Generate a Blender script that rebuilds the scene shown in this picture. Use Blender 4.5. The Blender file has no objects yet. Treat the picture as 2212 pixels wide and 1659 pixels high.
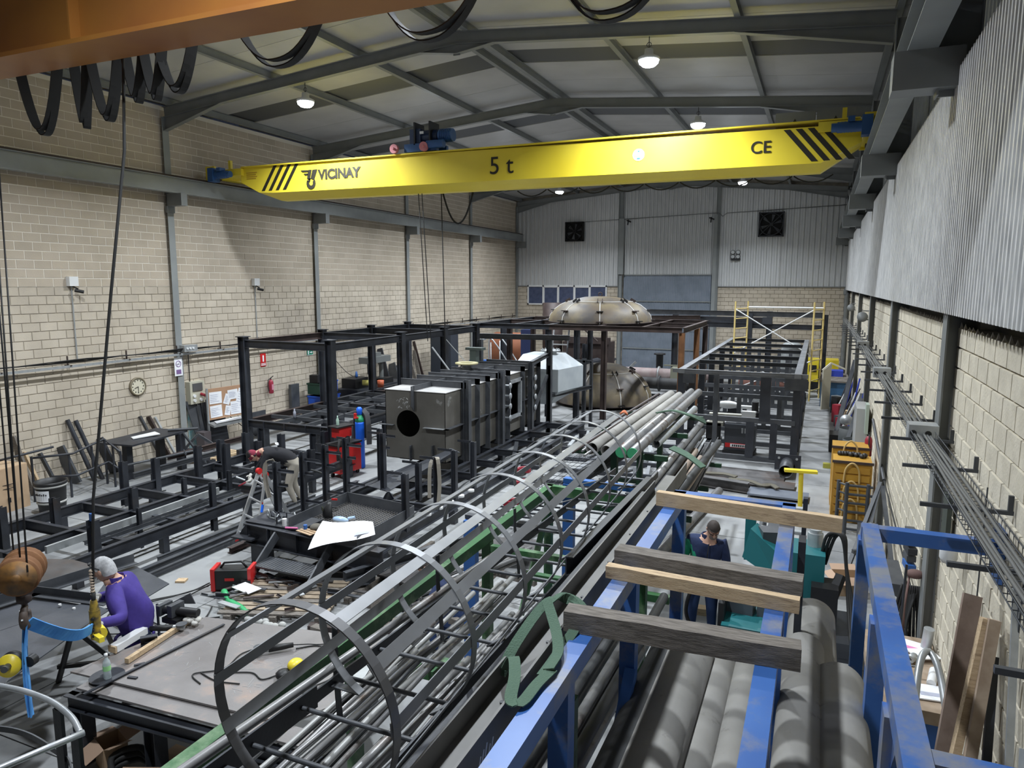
import bpy, bmesh, math, random
from mathutils import Vector as V, Matrix, Quaternion
random.seed(7)
C = bpy.context.scene.collection
PI = math.pi
# ------------------------------------------------------------------ camera, world, lamps, exposure
cam = bpy.data.cameras.new('camera'); co = bpy.data.objects.new('camera', cam); C.objects.link(co)
cam.sensor_width = 36.0; cam.lens = 36.0 * 1537.5 / 2212; cam.clip_end = 200; cam.clip_start = 0.05
YAW, PITCH, ROLL = .4064, .1403, .002
fw = V((-math.sin(YAW)*math.cos(PITCH), math.cos(YAW)*math.cos(PITCH), -math.sin(PITCH)))
rt = V((math.cos(YAW), math.sin(YAW), 0)); up = rt.cross(fw)
r2 = math.cos(ROLL)*rt + math.sin(ROLL)*up; u2 = -math.sin(ROLL)*rt + math.cos(ROLL)*up
M = Matrix((r2, u2, -fw)).transposed().to_4x4(); M.translation = V((0, 0, 4.7))
co.matrix_world = M
bpy.context.scene.camera = co
sc = bpy.context.scene
sc.view_settings.view_transform = 'Standard'; sc.view_settings.look = 'None'
sc.view_settings.gamma = 1; sc.view_settings.use_curve_mapping = False
sc.view_settings.exposure = 0.55
w = bpy.data.worlds.new('night'); sc.world = w; w.use_nodes = True
w.node_tree.nodes['Background'].inputs[0].default_value = (.010, .012, .018, 1)
w.node_tree.nodes['Background'].inputs[1].default_value = 1.0
LAMPS = [(x, y) for y in (8.29, 14.29, 20.29, 26.29, 32.29) for x in (-11.5, -3.3)]
LAMPS.append((-3.3, 2.29)); LZ = 9.0
for lx, ly in LAMPS:
    l = bpy.data.lights.new('high_bay_light', 'AREA'); l.shape = 'DISK'; l.size = .34
    l.energy = 285 if ly > 5 else 200; l.color = (.87, .935, 1.0)
    o = bpy.data.objects.new('high_bay_light', l); C.objects.link(o); o.location = (lx, ly, LZ - .19)
    l.spread = math.radians(142)

# ------------------------------------------------------------------ materials
MATS = {}
def mat(name, col, rough=.6, metal=0, col2=None, scale=3.0, detail=4, bump=0, bscale=40, mix=.5, emit=None, estr=1, rust=None, rscale=1.5, rlo=.52, rhi=.62, alpha=1, trans=0, rnd=0, stretch=None, spec=.5):
    if name in MATS: return MATS[name]
    m = bpy.data.materials.new(name); m.use_nodes = True; MATS[name] = m
    nt = m.node_tree; n = nt.nodes; L = nt.links; b = n['Principled BSDF']
    b.inputs['Roughness'].default_value = rough; b.inputs['Metallic'].default_value = metal
    b.inputs['Specular IOR Level'].default_value = spec
    c = tuple(col) + (1,); b.inputs['Base Color'].default_value = c
    if emit:
        b.inputs['Emission Color'].default_value = tuple(emit) + (1,); b.inputs['Emission Strength'].default_value = estr
    if trans: b.inputs['Transmission Weight'].default_value = trans
    if alpha < 1: b.inputs['Alpha'].default_value = alpha
    tc = n.new('ShaderNodeNewGeometry'); src = tc.outputs['Position']
    if stretch:
        mp = n.new('ShaderNodeMapping'); mp.inputs['Scale'].default_value = stretch; L.new(src, mp.inputs[0]); src = mp.outputs[0]
    cur = None
    if col2 is not None:
        t = n.new('ShaderNodeTexNoise'); t.inputs['Scale'].default_value = scale; t.inputs['Detail'].default_value = detail
        L.new(src, t.inputs['Vector'])
        r = n.new('ShaderNodeValToRGB'); r.color_ramp.elements[0].position = .35; r.color_ramp.elements[1].position = .35 + mix*.6
        r.color_ramp.elements[0].color = c; r.color_ramp.elements[1].color = tuple(col2) + (1,)
        L.new(t.outputs[0], r.inputs[0]); cur = r.outputs[0]
    if rust is not None:
        t = n.new('ShaderNodeTexNoise'); t.inputs['Scale'].default_value = rscale; t.inputs['Detail'].default_value = 8
        t.inputs['Roughness'].default_value = .65; L.new(src, t.inputs['Vector'])
        r = n.new('ShaderNodeValToRGB'); r.color_ramp.elements[0].position = rlo; r.color_ramp.elements[1].position = rhi
        L.new(t.outputs[0], r.inputs[0]); mx = n.new('ShaderNodeMixRGB'); L.new(r.outputs[0], mx.inputs[0])
        if cur: L.new(cur, mx.inputs[1])
        else: mx.inputs[1].default_value = c
        mx.inputs[2].default_value = tuple(rust) + (1,); cur = mx.outputs[0]
    if rnd:
        a = n.new('ShaderNodeAttribute'); a.attribute_name = 'rnd'
        oi = n.new('ShaderNodeObjectInfo'); ad = n.new('ShaderNodeMath'); ad.operation = 'ADD'
        L.new(a.outputs['Fac'], ad.inputs[0]); L.new(oi.outputs['Random'], ad.inputs[1])
        fr = n.new('ShaderNodeMath'); fr.operation = 'FRACT'; L.new(ad.outputs[0], fr.inputs[0])
        mr = n.new('ShaderNodeMapRange'); mr.inputs['To Min'].default_value = 1 - rnd; mr.inputs['To Max'].default_value = 1 + rnd*.5
        L.new(fr.outputs[0], mr.inputs[0])
        mx = n.new('ShaderNodeMixRGB'); mx.blend_type = 'MULTIPLY'; mx.inputs[0].default_value = 1
        if cur: L.new(cur, mx.inputs[1])
        else: mx.inputs[1].default_value = c
        L.new(mr.outputs[0], mx.inputs[2]); cur = mx.outputs[0]
    if cur: L.new(cur, b.inputs['Base Color'])
    if bump:
        t = n.new('ShaderNodeTexNoise'); t.inputs['Scale'].default_value = bscale; L.new(src, t.inputs['Vector'])
        bp = n.new('ShaderNodeBump'); bp.inputs['Strength'].default_value = bump; bp.inputs['Distance'].default_value = .01
        L.new(t.outputs[0], bp.inputs['Height']); L.new(bp.outputs[0], b.inputs['Normal'])
    return m
K = (.018, .019, .022)
steel = mat('mill_steel', (.018, .020, .026), .5, .0, (.036, .040, .050), 2.5, bump=.15, rust=(.045, .033, .027), rscale=1.2, rlo=.58, rhi=.72)
steel2 = mat('mill_steel_grey', (.048, .052, .060), .45, .1, (.080, .084, .092), 3, bump=.1)
plate_m = mat('hot_rolled_plate', (.050, .047, .047), .5, .0, (.095, .090, .090), 3, rust=(.085, .055, .040), rscale=.9, rlo=.5, rhi=.7, bump=.1)
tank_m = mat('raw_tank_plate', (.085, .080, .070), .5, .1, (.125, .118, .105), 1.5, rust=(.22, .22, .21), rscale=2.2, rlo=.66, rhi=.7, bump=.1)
bright = mat('ground_steel', (.34, .36, .38), .35, .55, (.50, .52, .54), 5)
flat_m = mat('grey_flat_bar', (.20, .205, .215), .42, .35, (.30, .31, .33), 2)
hoop_m = mat('dark_flat_bar', (.12, .12, .125), .42, .3, (.17, .17, .18), 3)
rusty = mat('rusty_steel', (.17, .075, .03), .8, 0, (.26, .12, .05), 3, bump=.2)
rustd = mat('brown_primer_steel', (.036, .023, .021), .65, 0, (.060, .040, .035), 3)
dome_m = mat('dished_head_plate', (.13, .10, .07), .55, .05, (.21, .17, .10), 1.2, rust=(.095, .085, .08), rscale=.9, rlo=.44, rhi=.60, bump=.12)
paint = mat('grey_structure_paint', (.24, .255, .255), .5, 0, (.28, .295, .29), 2)
paintd = mat('roof_frame_paint', (.19, .20, .20), .5, 0, (.22, .23, .23), 2)
roofp = mat('roof_sandwich_panel', (.40, .40, .40), .6, 0, (.47, .47, .47), .8, rnd=.06)
skyl = mat('ribbed_translucent_strip', (.13, .135, .145), .5)
mortar_l = mat('pale_mortar', (.74, .69, .60), .95)
mortar_d = mat('dark_mortar', (.30, .27, .225), .95, 0, (.46, .41, .34), 3)
block_u = mat('upper_concrete_block', (.45, .385, .30), .92, 0, (.52, .445, .355), 1.2, bump=.3, rnd=.07)
block_l = mat('lower_concrete_block', (.51, .445, .355), .92, 0, (.60, .53, .43), 1.5, bump=.3, rnd=.07, rust=(.36, .31, .26), rscale=.35, rlo=.55, rhi=.75)
block_r = mat('right_wall_block', (.56, .51, .41), .92, 0, (.66, .605, .49), 6, bump=.4, rnd=.08)
conc = mat('concrete_floor', (.235, .24, .245), .62, 0, (.325, .33, .33), .9, detail=9, bump=.05, rust=(.14, .145, .15), rscale=.6, rlo=.52, rhi=.72, rnd=.05)
clad = mat('profiled_cladding', (.56, .57, .575), .45, .15, (.64, .65, .65), 6, stretch=(3, 3, .25), rnd=.08)
clad_w = mat('streaked_side_cladding', (.50, .505, .51), .5, .1, (.80, .80, .79), 9, stretch=(3, 3, .35))
doorm = mat('blue_grey_door_sheet', (.20, .235, .28), .5, .1, (.24, .275, .33), 2)
yel = mat('crane_yellow', (.80, .62, .035), .38, 0, (.84, .67, .05), 1)
yeld = mat('tool_yellow', (.52, .29, .035), .5, 0, (.44, .23, .03), 3)
orange = mat('aged_orange_paint', (.44, .185, .035), .5, 0, (.34, .125, .035), 1)
blk = mat('black_paint', (.012, .012, .013), .5)
rubber = mat('black_rubber', (.02, .02, .02), .7)
bluep = mat('blue_rack_paint', (.035, .11, .36), .38, 0, (.05, .15, .44), 2, rust=(.21, .22, .25), rscale=2.2, rlo=.47, rhi=.62)
bluem = mat('blue_motor', (.03, .10, .27), .4)
bluec = mat('blue_paint', (.03, .12, .38), .45)
blueg = mat('cylinder_blue', (.01, .13, .75), .35)
green = mat('green_rack_paint', (.02, .085, .028), .5, 0, (.03, .12, .038), 2, rust=(.16, .25, .14), rscale=3, rlo=.5, rhi=.65)
teal = mat('teal_machine_paint', (.015, .14, .155), .45)
red = mat('red_paint', (.55, .02, .02), .4)
dred = mat('dark_red_paint', (.28, .015, .03), .5)
galv = mat('galvanised_steel', (.42, .44, .45), .4, .5, (.52, .54, .55), 8)
alu = mat('aluminium', (.60, .61, .62), .35, .6)
white = mat('white_paint', (.75, .76, .76), .5)
paper = mat('white_paper', (.86, .87, .90), .8)
inkp = mat('printed_ink', (.45, .47, .58), .8)
wood = mat('sawn_timber', (.50, .36, .22), .85, 0, (.62, .47, .30), 9, stretch=(1, 8, 8), bump=.3, rust=(.28, .19, .12), rscale=5, rlo=.56, rhi=.68)
woodg = mat('weathered_timber', (.12, .105, .09), .9, 0, (.23, .205, .18), 9, stretch=(1, 8, 8), bump=.4)
woodp = mat('pallet_pine', (.60, .44, .27), .85, 0, (.68, .52, .33), 6)
card = mat('cardboard', (.42, .29, .18), .85, 0, (.47, .33, .21), 4)
cork = mat('cork_board', (.42, .25, .15), .9)
pipe_m = mat('dusty_grey_pipe', (.235, .225, .205), .75, 0, (.31, .30, .28), 2.2, detail=8, bump=.1, rust=(.15, .14, .13), rscale=6, rlo=.6, rhi=.7)
pipe_b = mat('black_pipe', (.028, .030, .033), .6, 0, (.045, .045, .045), 3)
tube_m = mat('bare_steel_tube', (.20, .20, .205), .4, .35, (.30, .295, .29), 4, rust=(.12, .09, .075), rscale=4, rlo=.55, rhi=.68)
skin_m = mat('skin', (.56, .33, .24), .55)
hair_g = mat('grey_hair', (.38, .38, .39), .8, 0, (.52, .52, .53), 40)
hair_d = mat('dark_hair', (.05, .04, .035), .8)
purple = mat('purple_work_jacket', (.045, .027, .20), .85, 0, (.062, .038, .27), 6, bump=.6, bscale=9)
navy = mat('navy_cloth', (.012, .022, .07), .85, 0, (.02, .035, .10), 9, bump=.5, bscale=12)
jeans = mat('blue_denim', (.03, .06, .16), .9)
blackc = mat('black_cloth', (.010, .010, .014), .9, bump=.5, bscale=12)
beige = mat('beige_trousers', (.34, .31, .26), .9, bump=.4, bscale=14)
glove = mat('white_glove', (.66, .65, .60), .9, 0, (.45, .43, .40), 30)
greenc = mat('green_sleeve', (.01, .26, .14), .85)
maroon = mat('maroon_hood', (.22, .02, .045), .9)
sling_m = mat('green_webbing', (.075, .13, .09), .9, bump=.5, bscale=120)
slingb = mat('blue_webbing', (.06, .26, .66), .8, 0, (.10, .36, .78), 7)
plastic = mat('clear_plastic', (.80, .88, .90), .08, trans=.85)
glass = mat('dark_window_glass', (.045, .065, .13), .15, 0, (.07, .09, .17), 4)
lampw = mat('led_face', (1, 1, 1), .5, emit=(.85, .93, 1), estr=45)
dark_m = mat('dark_void', (.012, .012, .012), .9)
mesh_m = mat('expanded_metal', (.16, .15, .14), .6)
green_s = mat('sign_green', (.0, .22, .12), .5)
purp_s = mat('sign_violet', (.22, .13, .30), .5)
gyel = mat('pale_yellow_paint', (.72, .56, .22), .55)

# ------------------------------------------------------------------ mesh builder
class MB:
    def __init__(s): s.v = []; s.f = []; s.mi = []; s.cur = 0; s.smooth = []; s.sm = False
    def add(s, vs, fs, sm=None):
        o = len(s.v); s.v += [tuple(p) for p in vs]
        for f in fs: s.f.append([i + o for i in f]); s.mi.append(s.cur); s.smooth.append(s.sm if sm is None else sm)
    def box(s, a, b, rz=0, piv=None):
        x0, y0, z0 = a; x1, y1, z1 = b
        vs = [V((x, y, z)) for z in (z0, z1) for y in (y0, y1) for x in (x0, x1)]
        if rz:
            p = V(piv) if piv else V(((x0+x1)/2, (y0+y1)/2, 0)); R = Matrix.Rotation(rz, 3, 'Z')
            vs = [R @ (q - p) + p for q in vs]
        s.add(vs, [(0, 2, 3, 1), (4, 5, 7, 6), (0, 1, 5, 4), (2, 6, 7, 3), (0, 4, 6, 2), (1, 3, 7, 5)])
        return s
    def sweep(s, prof, p0, p1, upv=(0, 0, 1), cap=True, closed=True, sm=False):
        p0, p1 = V(p0), V(p1); d = (p1 - p0).normalized(); u = V(upv)
        if abs(d.dot(u.normalized())) > .99: u = V((0, 1, 0))
        x = d.cross(u).normalized(); y = x.cross(d)
        n = len(prof); vs = [p0 + x*a + y*b for a, b in prof] + [p1 + x*a + y*b for a, b in prof]
        fs = [(i, (i+1) % n, n + (i+1) % n, n + i) for i in range(n if closed else n - 1)]
        s.add(vs, fs, sm)
        if cap: s.add(vs, [tuple(range(n))[::-1], tuple(range(n, 2*n))], False)
        return s
    def bar(s, p0, p1, w, h=None, upv=(0, 0, 1)):
        h = h or w; a, b = w/2, h/2
        return s.sweep([(-a, -b), (a, -b), (a, b), (-a, b)], p0, p1, upv)
    def ibeam(s, p0, p1, h, w, t=.01, upv=(0, 0, 1)):
        tw = t*.7; a, b = w/2, h/2
        pr = [(-a, -b), (a, -b), (a, -b+t), (tw, -b+t), (tw, b-t), (a, b-t), (a, b), (-a, b), (-a, b-t), (-tw, b-t), (-tw, -b+t), (-a, -b+t)]
        s.sweep(pr, p0, p1, upv, cap=False)
        n = 12; o = len(s.v) - 24
        for k in (0, 12):
            for q in ((0, 1, 2, 11), (10, 3, 4, 9), (8, 5, 6, 7)):
                s.f.append([o + k + i for i in q]); s.mi.append(s.cur); s.smooth.append(False)
        return s
    def chan(s, p0, p1, h, w, t=.01, upv=(0, 0, 1), flip=1):
        a, b = w, h/2; pr = [(0, -b), (a, -b), (a, -b+t), (t, -b+t), (t, b-t), (a, b-t), (a, b), (0, b)]
        pr = [(flip*x, y) for x, y in pr]
        if flip < 0: pr = pr[::-1]
        s.sweep(pr, p0, p1, upv, cap=False)
        o = len(s.v) - 16
        for k in (0, 8):
            for q in ((0, 1, 2, 3), (0, 3, 4, 7), (4, 5, 6, 7)):
                s.f.append([o + k + i for i in q]); s.mi.append(s.cur); s.smooth.append(False)
        return s
    def angle(s, p0, p1, w, t=.008, upv=(0, 0, 1), flip=1):
        pr = [(0, 0), (flip*w, 0), (flip*w, t), (flip*t, t), (flip*t, w), (0, w)]
        return s.sweep(pr, p0, p1, upv)
    def cyl(s, p0, p1, r, n=16, r2=None, cap=True, upv=(0, 0, 1)):
        r2 = r if r2 is None else r2
        p0, p1 = V(p0), V(p1); d = (p1 - p0).normalized(); u = V(upv)
        if abs(d.dot(u)) > .95: u = V((0, 1, 0))
        x = d.cross(u).normalized(); y = x.cross(d); cs = [(math.cos(2*PI*i/n), math.sin(2*PI*i/n)) for i in range(n)]
        vs = [p0 + x*a*r + y*b*r for a, b in cs] + [p1 + x*a*r2 + y*b*r2 for a, b in cs]
        s.add(vs, [(i, (i+1) % n, n + (i+1) % n, n + i) for i in range(n)], True)
        if cap: s.add(vs, [tuple(range(n))[::-1], tuple(range(n, 2*n))], False)
        return s
    def pipe(s, p0, p1, r, t=.006, n=16):
        p0, p1 = V(p0), V(p1); d = (p1 - p0).normalized(); u = V((0, 0, 1))
        if abs(d.dot(u)) > .95: u = V((0, 1, 0))
        x = d.cross(u).normalized(); y = x.cross(d); cs = [(math.cos(2*PI*i/n), math.sin(2*PI*i/n)) for i in range(n)]
        R = [(p0, r), (p1, r), (p1, r-t), (p0, r-t)]
        vs = [p + x*a*q + y*b*q for p, q in R for a, b in cs]
        for k in range(4):
            s.add([], [], None)
            o = len(s.v) if k == 0 else o
            if k == 0: s.v += [tuple(q) for q in vs]
            for i in range(n):
                j = (i+1) % n; k2 = (k+1) % 4
                s.f.append([o + k*n + i, o + k*n + j, o + k2*n + j, o + k2*n + i]); s.mi.append(s.cur); s.smooth.append(k % 2 == 0)
        return s
    def tube(s, pts, r, n=8, rs=None, cap=True):
        pts = [V(p) for p in pts]; m = len(pts); base = len(s.v); x = None
        for i, p in enumerate(pts):
            d = (pts[min(i+1, m-1)] - pts[max(i-1, 0)])
            d = d.normalized() if d.length > 1e-9 else V((0, 0, 1))
            if x is None:
                u = V((0, 0, 1)) if abs(d.z) < .9 else V((0, 1, 0)); x = d.cross(u).normalized()
            else:
                x = (x - d*x.dot(d)); x = x.normalized() if x.length > 1e-6 else V((1, 0, 0))
            y = x.cross(d); rr = rs[i] if rs else r
            s.v += [tuple(p + x*math.cos(2*PI*k/n)*rr + y*math.sin(2*PI*k/n)*rr) for k in range(n)]
        for i in range(m-1):
            for k in range(n):
                a = base + i*n + k; b = base + i*n + (k+1) % n
                s.f.append([a, b, b + n, a + n]); s.mi.append(s.cur); s.smooth.append(True)
        if cap:
            s.f.append([base + k for k in range(n)][::-1]); s.f.append([base + (m-1)*n + k for k in range(n)])
            s.mi += [s.cur]*2; s.smooth += [False]*2
        return s
    def ribbon(s, pts, w, t, wdir):
        # flat strap following pts, its width along wdir (vector or list of vectors)
        pts = [V(p) for p in pts]; m = len(pts); base = len(s.v)
        for i, p in enumerate(pts):
            d = (pts[min(i+1, m-1)] - pts[max(i-1, 0)]).normalized()
            wd = V(wdir[i]) if isinstance(wdir, list) else V(wdir)
            wd = (wd - d*wd.dot(d)).normalized(); nn = wd.cross(d)
            for a, b in ((-1, -1), (1, -1), (1, 1), (-1, 1)): s.v.append(tuple(p + wd*a*w/2 + nn*b*t/2))
        for i in range(m-1):
            for k in range(4):
                a = base + i*4 + k; b = base + i*4 + (k+1) % 4
                s.f.append([a, b, b + 4, a + 4]); s.mi.append(s.cur); s.smooth.append(False)
        s.f.append([base + k for k in range(4)][::-1]); s.f.append([base + (m-1)*4 + k for k in range(4)]); s.mi += [s.cur]*2; s.smooth += [False]*2
        return s
    def lathe(s, c, prof, n=24, ax=(0, 0, 1), cap=True):
        # prof: list of (radius, height along ax)
        c = V(c); ax = V(ax).normalized(); u = V((0, 0, 1)) if abs(ax.z) < .9 else V((1, 0, 0)); x = ax.cross(u).normalized(); y = ax.cross(x)
        base = len(s.v); m = len(prof)
        for r, h in prof: s.v += [tuple(c + ax*h + x*math.cos(2*PI*k/n)*r + y*math.sin(2*PI*k/n)*r) for k in range(n)]
        for i in range(m-1):
            for k in range(n):
                a = base + i*n + k; b = base + i*n + (k+1) % n
                s.f.append([a, b, b + n, a + n]); s.mi.append(s.cur); s.smooth.append(True)
        if cap:
            s.f.append([base + k for k in range(n)][::-1]); s.f.append([base + (m-1)*n + k for k in range(n)]); s.mi += [s.cur]*2; s.smooth += [False]*2
        return s
    def ell(s, c, r, n=14, m=9, rot=None):
        c = V(c); vs = []; R = rot or Matrix.Identity(3)
        for i in range(m+1):
            th = PI*i/m
            for k in range(n): vs.append(c + R @ V((r[0]*math.sin(th)*math.cos(2*PI*k/n), r[1]*math.sin(th)*math.sin(2*PI*k/n), r[2]*math.cos(th))))
        s.add(vs, [(i*n+k, (i+1)*n+k, (i+1)*n+(k+1) % n, i*n+(k+1) % n) for i in range(m) for k in range(n)], True); return s
    def poly(s, pts, t, nrm=(0, 0, 1)):
        # flat plate of outline pts, thickness t along nrm
        nrm = V(nrm); n = len(pts); vs = [V(p) for p in pts] + [V(p) + nrm*t for p in pts]
        s.add(vs, [tuple(range(n))[::-1], tuple(range(n, 2*n))] + [(i, (i+1) % n, n + (i+1) % n, n + i) for i in range(n)]); return s
    def mesh(s, name, mats):
        me = bpy.data.meshes.new(name); me.from_pydata(s.v, [], s.f)
        for m in (mats if isinstance(mats, (list, tuple)) else [mats]): me.materials.append(m)
        if s.f:
            me.polygons.foreach_set('material_index', s.mi); me.polygons.foreach_set('use_smooth', s.smooth)
        me.validate(); me.update()
        bm = bmesh.new(); bm.from_mesh(me); bmesh.ops.recalc_face_normals(bm, faces=bm.faces); bm.to_mesh(me); bm.free()
        return me
    def build(s, name, mats, parent=None, loc=(0, 0, 0)):
        o = bpy.data.objects.new(name, s.mesh(name, mats)); C.objects.link(o)
        if parent is not None:
            o.parent = parent
            if parent.type == 'EMPTY' or parent.parent: o.matrix_parent_inverse = Matrix.Translation(-wloc(parent))
            else: o.matrix_parent_inverse = Matrix.Translation(-wloc(parent))
        o.location = loc
        return o
def wloc(o):
    l = V(o.location); 
    if o.parent: l = l + o.matrix_parent_inverse.translation + wloc(o.parent)
    return l
def tag(o, label=None, cat=None, group=None, kind=None):
    if label: o['label'] = label
    if cat: o['category'] = cat
    if group: o['group'] = group
    if kind: o['kind'] = kind
    return o
def thing(name, loc, label, cat, group=None):
    o = bpy.data.objects.new(name, None); C.objects.link(o); o.location = loc; o.empty_display_size = .2
    return tag(o, label, cat, group)
def struct(name, mb, m, parent=None, stuff=False):
    o = mb.build(name, m, parent)
    if parent is None: o['kind'] = 'structure'
    if stuff: o['kind'] = 'stuff'
    return o
def part(name, me, parent, loc, rot=(0, 0, 0), label=None):
    o = bpy.data.objects.new(name, me); C.objects.link(o); o.parent = parent
    o.matrix_parent_inverse = Matrix.Translation(-wloc(parent)); o.location = loc; o.rotation_euler = rot
    if label: o['label'] = label
    return o
def copy_tree(o, parent=None):
    c = o.copy(); C.objects.link(c)
    if parent is not None:
        mi = o.matrix_parent_inverse.copy(); c.parent = parent; c.matrix_parent_inverse = mi
    for ch in o.children: copy_tree(ch, c)
    return c
def text_mesh(txt, size, m, loc, rot, parent, name='lettering', depth=.003, bold=0, align='CENTER'):
    cu = bpy.data.curves.new(name, 'FONT'); cu.body = txt; cu.size = size; cu.extrude = depth; cu.offset = bold; cu.align_x = align; cu.align_y = 'CENTER'
    t = bpy.data.objects.new('tmp', cu); C.objects.link(t)
    me = bpy.data.meshes.new_from_object(t.evaluated_get(bpy.context.evaluated_depsgraph_get())); bpy.data.objects.remove(t)
    me.materials.clear(); me.materials.append(m); me.name = name
    return part(name, me, parent, loc, rot)
def cat_pts(a, b, sag, n=12, side=0):
    a, b = V(a), V(b); return [a.lerp(b, i/n) - V((0, 0, sag*4*(i/n)*(1-i/n))) for i in range(n+1)]
def smooth_path(ps, n=6):
    ps = [V(p) for p in ps]; out = []
    for i in range(len(ps)-1):
        p0 = ps[max(i-1, 0)]; p1 = ps[i]; p2 = ps[i+1]; p3 = ps[min(i+2, len(ps)-1)]
        for k in range(n):
            t = k/n; out.append(.5*((2*p1) + (p2-p0)*t + (2*p0-5*p1+4*p2-p3)*t*t + (3*p1-p0-3*p2+p3)*t**3))
    return out + [ps[-1]]
# ------------------------------------------------------------------ building shell
XL, XR, YE, YB = -16.2, 1.28, 38.3, -7.0
FY = [2.29, 8.29, 14.29, 20.29, 26.29, 32.29, 38.15]
RX, RZ, EZ = -7.45, 9.98, 9.22
def roof_z(x): return RZ - (RZ - EZ)*abs(x - RX)/(XR - RX + .0)
# floor: base and cast slabs
fl = MB(); fl.box((-17, YB, -.2), (3, YE + .3, -.012)); fl = struct('floor', fl, mat('joint_dark', (.07, .07, .07), .9))
sx = [-16.2, -12.6, -8.1, -3.6, 2.2]; sy = [-7, -1, 4.2, 9.2, 13.4, 17.8, 22.6, 27.6, 32.8, 38.3]
for i in range(len(sx)-1):
    for j in range(len(sy)-1):
        b = MB(); b.box((sx[i]+.008, sy[j]+.008, -.012), (sx[i+1]-.008, sy[j+1]-.008, 0)); b.build('floor_slab', conc, fl)
# block walls
def block_mesh(m, w=.39, h=.19, d=.03):
    b = MB(); a, c, e = w/2, h/2, .006
    b.add([(-a, 0, -c), (a, 0, -c), (a, 0, c), (-a, 0, c), (-a+e, -d, -c+e), (a-e, -d, -c+e), (a-e, -d, c-e), (-a+e, -d, c-e)],
          [(4, 5, 6, 7), (0, 1, 5, 4), (1, 2, 6, 5), (2, 3, 7, 6), (3, 0, 4, 7)])
    return b.mesh('block', m)
def block_wall(parent, origin, along, inward, length, z0, z1, mm, holes=(), prefer=None, mh=.2, ml=.4, maxn=300, gap=.010):
    """running-bond courses; the blocks nearest to the viewer are objects, the rest one joined mesh"""
    al, inn = V(along), V(inward); cells = []
    nz = int(round((z1 - z0)/mh))
    for k in range(nz):
        zc = z0 + (k + .5)*mh; off = (k % 2)*ml/2; s = -off
        while s < length:
            a, b = max(s, 0), min(s + ml, length)
            if b - a > .05:
                mid = (a+b)/2
                if not any(h0 < mid < h1 and g0 < zc < g1 for h0, h1, g0, g1 in holes): cells.append((a, b, zc))
            s += ml
    o = V(origin); full = [c for c in cells if c[1]-c[0] > ml - .01]
    ang = math.atan2(al.y, al.x)
    chosen = set()
    if prefer:
        full.sort(key=prefer); chosen = set(full[:maxn])
        me = block_mesh(mm, ml - gap, mh - gap)
        for c in full[:maxn]:
            p = o + al*((c[0]+c[1])/2); p.z = c[2]
            ob = part('block', me, parent, p, (random.uniform(-.004, .004), 0, ang + (PI if (V((0, -1, 0)).xyz.dot(Matrix.Rotation(-ang, 3, 'Z') @ inn)) < 0 else 0)))
    b = MB(); att = []
    for c in cells:
        if c in chosen: continue
        p = o + al*c[0]; q = o + al*c[1]; g = gap/2; e = .006; z = c[2]; hz = mh/2 - g; d = .03 + random.uniform(-.003, .003)
        P = [p + al*g, q - al*g]
        vs = [V((P[0].x, P[0].y, z-hz)), V((P[1].x, P[1].y, z-hz)), V((P[1].x, P[1].y, z+hz)), V((P[0].x, P[0].y, z+hz))]
        fr = [vs[0]+inn*d+al*e+V((0, 0, e)), vs[1]+inn*d-al*e+V((0, 0, e)), vs[2]+inn*d-al*e-V((0, 0, e)), vs[3]+inn*d+al*e-V((0, 0, e))]
        b.add(vs + fr, [(4, 5, 6, 7), (0, 1, 5, 4), (1, 2, 6, 5), (2, 3, 7, 6), (3, 0, 4, 7)]); att += [random.random()]*5
    ob = b.build('block_courses', mm, parent); ob['kind'] = 'stuff'
    me = ob.data
    if len(me.polygons) == len(att):
        a = me.attributes.new('rnd', 'FLOAT', 'FACE'); a.data.foreach_set('value', att)
# left wall
wl = MB(); wl.box((XL-.3, YB, 0), (XL-.014, YE, 9.3)); wl.cur = 1; wl.box((XL-.032, YB, 4.6), (XL-.007, YE, 9.3)); wl = struct('wall_left', wl, [mortar_d, mortar_l])
near = lambda yy, xx=XL, zz=4.7: (lambda c: (XL-0)**2 + 0*c[0])
block_wall(wl, (XL-.03, YB, 0), (0, 1, 0), (1, 0, 0), YE-YB, 0, 4.6, block_l, prefer=lambda c: abs((c[0]+YB) - 11.2) + abs(c[2]-3.2)*.35, maxn=150)
block_wall(wl, (XL-.03, YB, 0), (0, 1, 0), (1, 0, 0), YE-YB, 4.6, 9.2, block_u, prefer=lambda c: abs((c[0]+YB) - 11.2) + abs(c[2]-5.5)*.35, maxn=150)
# right wall: blocks up to 4.28, cladding above
wr = MB(); wr.box((XR+.03, YB, 0), (XR+.3, YE, 4.25)); wr = struct('wall_right', wr, mortar_d)
block_wall(wr, (XR+.03, YB, .08), (0, 1, 0), (-1, 0, 0), YE-YB, .08, 4.28, block_r, prefer=lambda c: abs((c[0]+YB) - 5.6)*1.0 + abs(c[2]-3.0)*.8, maxn=300, gap=.012)
nib = MB()
for i in range(int((YE-3)/.2)):
    y = 3 + i*.2 + random.uniform(-.02, .02); h = random.uniform(.02, .06)
    nib.add([(XR-.0, y-.012, 4.27), (XR, y+.012, 4.27), (XR+.03, y+.012, 4.27), (XR+.03, y-.012, 4.27), (XR+.01, y, 4.28+h)], [(0, 1, 4), (1, 2, 4), (2, 3, 4), (3, 0, 4)])
struct('mortar_nibs', nib, mortar_l, wr, stuff=True)
vo = MB(); vo.box((XR+.32, YB, 4.0), (XR+.36, YE, 9.4)); vo.build('outer_sheet', mat('dim_outer_sheet', (.20, .20, .20), .6), wr)
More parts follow.
